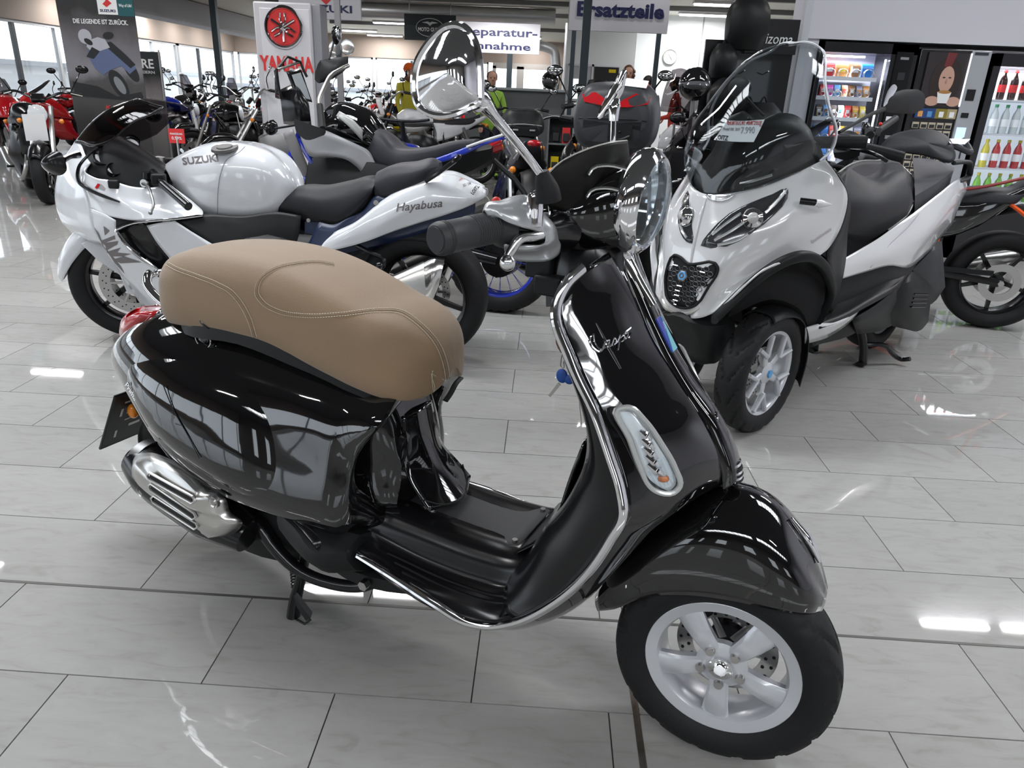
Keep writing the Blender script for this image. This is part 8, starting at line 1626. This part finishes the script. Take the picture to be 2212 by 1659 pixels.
for x0, x1, z0, z1, m_ in ((.15, .22, 1.36, 1.45, plastic_gl), (.15, .21, 1.22, 1.26, plastic_gl), (.14, .22, 1.0, 1.14, mat('display_lit', (.5, .7, .9), .3, em=(.5, .7, .95), es=.6)), (.15, .18, .9, .94, alu_dark), (.22, .23, .88, .94, ink), (.14, .25, 1.72, 1.74, ink)): obj('panel_part', [bx(x0, x1, -.052, -.045, z0, z1)], m_, cf)
obj('lit_edge', [bx(.112, .118, -.046, -.04, 1.31, 1.73)], led, cf)
dm = thing('vending_machine', 'black drinks cooler with lit shelves of bottles at the right edge', 'vending machine', (4.16, VY, 0))
obj('cabinet', [bx(-.42, .50, .40, .46, 0, 1.74), bx(-.42, -.36, -.06, .46, 0, 1.74), bx(.42, .50, -.06, .46, 0, 1.74), bx(-.42, .50, -.06, .46, 1.64, 1.74), bx(-.42, .5, -.06, .46, 0, .45)], vm_b, dm)
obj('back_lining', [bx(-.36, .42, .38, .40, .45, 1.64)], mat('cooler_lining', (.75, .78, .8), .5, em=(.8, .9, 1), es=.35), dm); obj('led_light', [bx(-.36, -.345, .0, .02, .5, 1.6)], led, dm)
obj('glass_front', [bx(-.36, .42, -.055, -.05, .45, 1.64)], pane, dm)
bl = [mat('bottle_%s' % n, c, .12, tr=.3, coat=.5) for n, c in (('cola', (.03, .008, .006)), ('clear', (.75, .8, .8)), ('red', (.6, .05, .05)), ('lime', (.25, .6, .08)), ('yellow', (.75, .65, .08)))]
capm = [red_ink, mat('cap_green', (.05, .4, .15), .4), mat('cap_yellow', (.7, .6, .05), .4), mat('cap_white', (.7, .7, .7), .4)]
bcol = [(0, 0, 'dark cola bottle with red cap'), (1, 1, 'clear bottle with green cap'), (2, 2, 'red drink bottle with yellow cap'), (3, 2, 'lime green drink bottle with yellow cap')]
pro = {}
for ri, z in enumerate((1.38, 1.10, .81, .52)):
    obj('shelf', [bx(-.36, .42, .0, .38, z - .015, z)], shelf_w, dm)
    for k in range(8):
        ci, cpi, nm = bcol[ri] if not (ri == 2 and k < 2) else (4, 2, 'yellow drink bottle with yellow cap')
        key = (ci, cpi); x = 4.16 - .32 + k * .095
        lab_ = nm + ' on the %s shelf of the drinks cooler' % ['top', 'second', 'third', 'bottom'][ri]
        if key not in pro:
            t = thing('bottle', lab_, 'bottle', (x, VY + .08, z), 0, nm.replace('bottle', 'bottles') + 's in the drinks cooler')
            obj('bottle_body', [lathe([(0, 0), (.030, 0), (.033, .01), (.033, .14), (.028, .17), (.013, .205), (.012, .225)], (0, 0, 0), (0, 0, 1), 14)], bl[ci], t)
            obj('bottle_label', [lathe([(.0335, .06), (.0338, .062), (.0338, .12), (.0335, .122)], (0, 0, 0), (0, 0, 1), 14)], red_ink if ci == 0 else paper, t); obj('cap', [lathe([(.014, .218), (.015, .22), (.015, .242), (0, .242)], (0, 0, 0), (0, 0, 1), 10)], capm[cpi], t)
            pro[key] = t
        else:
            c = copy_tree(pro[key]); c.location = (x, VY + .08, z); c['label'] = lab_
# ================================================================ ACCESSORY DISPLAY WITH BAGS
ds = thing('display_stand', 'black accessory display stand with white lettered header board', 'display stand', (1.72, 6.95, 0))
obj('back_panel', [bx(-.42, .33, 0, .04, 0, 1.76)], vm_b, ds); obj('header_board', [bx(-.10, .335, -.06, 0, 1.66, 1.93)], vm_b, ds, bev=.004); obj('base', [bx(-.42, .33, -.35, 0, 0, .12)], vm_b, ds)
print_('header_word', 'rizoma', .03, .29, -.064, 1.74, .075, white_ink, ds, .0, .15); flat('header_mark', [(-.08, 1.85), (-.01, 1.88), (-.03, 1.84), (-.06, 1.82), (-.065, 1.76), (-.085, 1.76)], -.061, white_ink, ds)
for z in (.5, .85): obj('shelf_board', [bx(-.42, .33, -.3, 0, z, z + .02)], vm_b, ds)
for x in (-.3, -.1, .1): obj('hook', [cyl((x, 0, 1.5), (x, -.18, 1.52), .006, n=6)], alu, ds)
def bag(label, loc, sx_, sy_, sz_, rz=0, m=plastic):
    t = thing('backpack', label, 'backpack', loc, radians(rz))
    obj('bag_body', [loft([[(-.13, -.04, .02), (.13, -.04, .02), (.14, .06, .02), (-.14, .06, .02)], [(-.15, -.10, .15), (.15, -.10, .15), (.15, .06, .15), (-.15, .06, .15)], [(-.14, -.09, .34), (.14, -.09, .34), (.14, .06, .34), (-.14, .06, .34)], [(-.07, -.03, .45), (.07, -.03, .45), (.07, .05, .45), (-.07, .05, .45)]], 4, 4)], m, t)
    obj('front_pocket', [ball((0, -.09, .15), .10, 12, 8, (1, .35, .9))], plastic_gr, t); obj('strap', [tube([(-.08, .06, .40), (-.12, .12, .28), (-.10, .08, .08)], .012, 6, 4, flat=.4)], plastic, t); obj('handle', [tube([(-.03, 0, .44), (0, 0, .50), (.03, 0, .44)], .008, 6, 3)], plastic, t)
    obj('zip', [tube([(-.14, -.10, .30), (0, -.115, .36), (.14, -.10, .30)], .003, 5, 4)], piping, t); t.scale = (sx_, sy_, sz_); return t
bag('large black backpack hanging highest on the accessory display', (1.60, 6.85, 1.66), 1.05, 1, 1.0); bag('black backpack with red badge left of the highest backpack', (1.43, 6.8, 1.44), .62, .8, .62, 10)
bag('black bag hanging lower in the middle of the accessory display', (1.50, 6.75, 1.12), 1.0, 1, .75, -8); bag('black bag on the lower right shelf of the accessory display', (1.80, 6.7, .87), 1.1, 1, .9, 5)
obj('backpack_badge', [ball((-.02, -.13, .22), .03, 8, 6, (1, .3, 1))], red_ink, [o for o in D.objects if o.name == 'backpack.001'][0])
for i, (x, y, z, lab_, m_) in enumerate(((1.27, 6.9, 1.02, 'black and silver helmet left of the bags on the accessory display', alu_dark),)):
    t = thing('helmet', lab_, 'helmet', (1.16, 6.45, 1.26)); obj('helmet_shell', [ball((0, 0, .13), .13, 18, 12, (1, 1.12, 1))], MT['gloss_black'], t); obj('visor', [ball((0, -.05, .12), .115, 14, 8, (1, 1, .45))], MT['visor_tint'], t); obj('stand', [cyl((0, 0, -1.26), (0, 0, 0), .015), lathe([(0, -1.24), (.15, -1.24), (.15, -1.26)], (0, 0, 0), (0, 0, 1), 20)], alu_dark, t)
ss = thing('stand_screen', 'clear touring windscreen shown on a stand before the white booth wall', 'windscreen', (1.40, 8.75, 0)); obj('screen_sheet', sheet([[(-.18, 0, 1.15), (0, -.08, 1.14), (.18, 0, 1.15)], [(-.15, .02, 1.38), (0, -.05, 1.38), (.15, .02, 1.38)], [(-.08, .06, 1.58), (0, .03, 1.6), (.10, .06, 1.58)]], 4, 4), smoke, ss, thick=.004); obj('stand_post', [cyl((0, 0, 0), (0, 0, 1.2), .014), lathe([(0, .02), (.16, .02), (.16, 0)], (0, 0, 0), (0, 0, 1), 20)], alu_dark, ss)
# ================================================================ PEOPLE
skin_m = mat('skin', (.50, .28, .20), .5)
def person(label, loc, yaw, h, top_m, leg_m, hair_m, pose='stand', cap=None, hairstyle='short', vest=None):
    t = thing('person', label, 'person', loc, radians(yaw)); k = h / 1.75
    sit = pose == 'sit'
    hipz = .92 if not sit else .50
    V_ = []; E_ = []; R_ = []
    def add(p, r, par=None):
        V_.append((p[0] * k, p[1] * k, p[2] * k)); R_.append(r * k)
        if par is not None: E_.append((par, len(V_) - 1))
        return len(V_) - 1
    pel = add((0, 0, hipz), .135); wa = add((.01, 0, hipz + .20), .125, pel); ch = add((.02, 0, hipz + .40), .155, wa); nk = add((.02, 0, hipz + .56), .06, ch); nk2 = add((.035, 0, hipz + .61), .055, nk)
    for s_ in (1, -1):
        sh_ = add((.02, .17 * s_, hipz + .49), .062, ch); el = add((.06 if not sit else .12, .24 * s_, hipz + .22), .045, sh_); wr = add((.24 if sit or pose == 'lean' else .12, .20 * s_, hipz + (.18 if sit or pose == 'lean' else .0)), .030, el)
        hip = add((.0, .09 * s_, hipz - .06), .09, pel); kn = add((.05 if not sit else .42, .10 * s_, .50 if not sit else .50), .062, hip); an = add((0 if not sit else .42, .11 * s_, .09), .042, kn); add((.16 + (.42 if sit else 0), .12 * s_, .045), .035, an)
        # hand: palm, four fingers, thumb
        c = Vector((.24 if sit or pose == 'lean' else .12, .20 * s_, hipz + (.18 if sit or pose == 'lean' else .0))) * k; d = Vector((.5, -.1 * s_, -.85)).normalized()
        hand = [tube([c, c + d * .05 * k, c + d * .09 * k], [.022 * k, .036 * k, .03 * k], 8, flat=.5)]
        for f in range(4):
            o_ = Vector((0, (f - 1.5) * .017, 0)) * k; L_ = (.06, .07, .066, .05)[f] * k
            hand.append(tube([c + d * .085 * k + o_, c + d * .085 * k + o_ + d * L_ * .6 + Vector((.01, 0, 0)), c + d * .085 * k + o_ + d * L_ + Vector((.02, 0, 0)) * k], [.009 * k, .008 * k, .006 * k], 6))
        hand.append(tube([c + d * .03 * k + Vector((.02, -.02 * s_, 0)) * k, c + d * .07 * k + Vector((.05, -.03 * s_, 0)) * k, c + d * .10 * k + Vector((.055, -.03 * s_, 0)) * k], [.011 * k, .010 * k, .007 * k], 6))
        obj('hand', hand, skin_m, t)
    me = D.meshes.new('body'); me.from_pydata(V_, E_, []); o = D.objects.new('body', me); COL.objects.link(o); o.parent = t
    sk = o.modifiers.new('s', 'SKIN'); 
    for i, r in enumerate(R_): me.skin_vertices[0].data[i].radius = (r, r)
    me.skin_vertices[0].data[0].use_root = True
    sb_ = o.modifiers.new('d', 'SUBSURF'); sb_.levels = sb_.render_levels = 2
    me.materials.append(top_m)
    hz = hipz + .74
    hd_ = Vector((.05, 0, hz)) * k
    obj('head', [loft([[(hd_.x + r * cos(a) * (1.0 if cos(a) < 0 else 1.05), hd_.y + r * .82 * sin(a), hd_.z + z * k) for a in [2 * pi * q / 12 for q in range(12)]] for z, r in ((-.12, .03 * k), (-.10, .062 * k), (-.05, .082 * k), (.0, .092 * k), (.05, .094 * k), (.09, .075 * k), (.115, .03 * k))], 3, 2), tube([hd_ + Vector((.085, 0, .02)) * k, hd_ + Vector((.112, 0, -.02)) * k, hd_ + Vector((.09, 0, -.03)) * k], [.008 * k, .013 * k, .01 * k], 6)], skin_m, t)
    for s_ in (1, -1):
        obj('eye', [ball(hd_ + Vector((.088, .032 * s_, .01)) * k, .011 * k, 8, 6)], ink, t); obj('ear', [ball(hd_ + Vector((0, .08 * s_, 0)) * k, .024 * k, 8, 6, (.7, .4, 1.2))], skin_m, t)
        obj('trouser_leg', [tube([Vector((.0, .09 * s_, hipz - .04)) * k, Vector((.05 if not sit else .42, .10 * s_, .50)) * k, Vector((0 if not sit else .42, .11 * s_, .09)) * k], [.108 * k, .078 * k, .062 * k], 10, 3)], leg_m, t)
        obj('shoe', [tube([Vector((-.05 + (.42 if sit else 0), .11 * s_, .045)) * k, Vector((.08 + (.42 if sit else 0), .12 * s_, .05)) * k, Vector((.2 + (.42 if sit else 0), .12 * s_, .03)) * k], [.04 * k, .048 * k, .03 * k], 8, 3)], plastic, t)
    obj('mouth', [ball(hd_ + Vector((.084, 0, -.055)) * k, .02 * k, 8, 4, (.3, 1, .25))], mat('lip', (.4, .12, .1), .5), t)
    if cap: obj('knitted_hat', [ball(hd_ + Vector((-.01, 0, .045)) * k, .108 * k, 16, 10, (1, .95, .95)), lathe([(.100 * k, 0), (.108 * k, .012), (.106 * k, .03)], hd_ + Vector((-.005, 0, .02)) * k, (0, 0, 1), 18)], cap, t)
    elif hairstyle == 'curly': obj('hair', [ball(hd_ + Vector((-.03 + .05 * cos(a * 1.7), .085 * sin(a * 2.1), .06 - .022 * a)) * k, .045 * k, 8, 6) for a in range(10)] + [ball(hd_ + Vector((-.02, 0, .045)) * k, .10 * k, 14, 8)], hair_m, t)
    else: obj('hair', [ball(hd_ + Vector((-.022, 0, .035)) * k, .100 * k, 16, 10, (1, .95, .9))], hair_m, t)
    if sit: 
        st_ = thing('stool', 'simple office stool under the ' + label.split(',')[0], 'stool', loc, radians(yaw)); obj('stool_seat', [lathe([(0, .44), (.19, .44), (.20, .42), (.18, .39), (0, .39)], (0, 0, 0), (0, 0, 1), 20)], plastic, st_); obj('stool_leg', [cyl((0, 0, .02), (0, 0, .4), .025), lathe([(0, .02), (.2, .02), (.2, 0)], (0, 0, 0), (0, 0, 1), 16)], alu_dark, st_)
    return t
dark_h = mat('dark_hair', (.015, .01, .008), .6); brown_h = mat('brown_hair', (.09, .04, .02), .6); jeans = mat('dark_trousers', (.02, .022, .035), .8)
hv = mat('yellow_jacket', (.45, .40, .03), .7); hg = mat('lime_vest', (.25, .45, .05), .7); rj = mat('red_jacket', (.55, .05, .03), .7); wj = mat('pale_shirt', (.5, .5, .5), .8)
pA = person('person in a bright orange knitted hat and yellow jacket by the back windows', (-2.50, 13.6, 0), -60, 1.66, hv, jeans, dark_h, cap=mat('orange_wool', (.75, .12, .01), .8))
obj('scarf', [tube([(.06, -.07, 1.47), (.10, 0, 1.44), (.06, .07, 1.47)], .035, 8, 4)], brown_m, pA)
pB = person('person in a lime green vest behind the stem of the round mirror', (-.92, 12.0, 0), -80, 1.56, hg, jeans, dark_h)
pC = person('person with brown curly hair looking down behind the top box', (1.33, 13.9, 0), -95, 1.78, wj, jeans, brown_h, hairstyle='curly')
pD = person('person with dark hair in a red jacket before the booth wall', (2.0, 12.5, 0), 160, 1.60, rj, jeans, dark_h, pose='lean')
pE = person('person with short dark hair partly hidden behind the top box', (1.62, 13.3, 0), 100, 1.63, wj, jeans, dark_h)
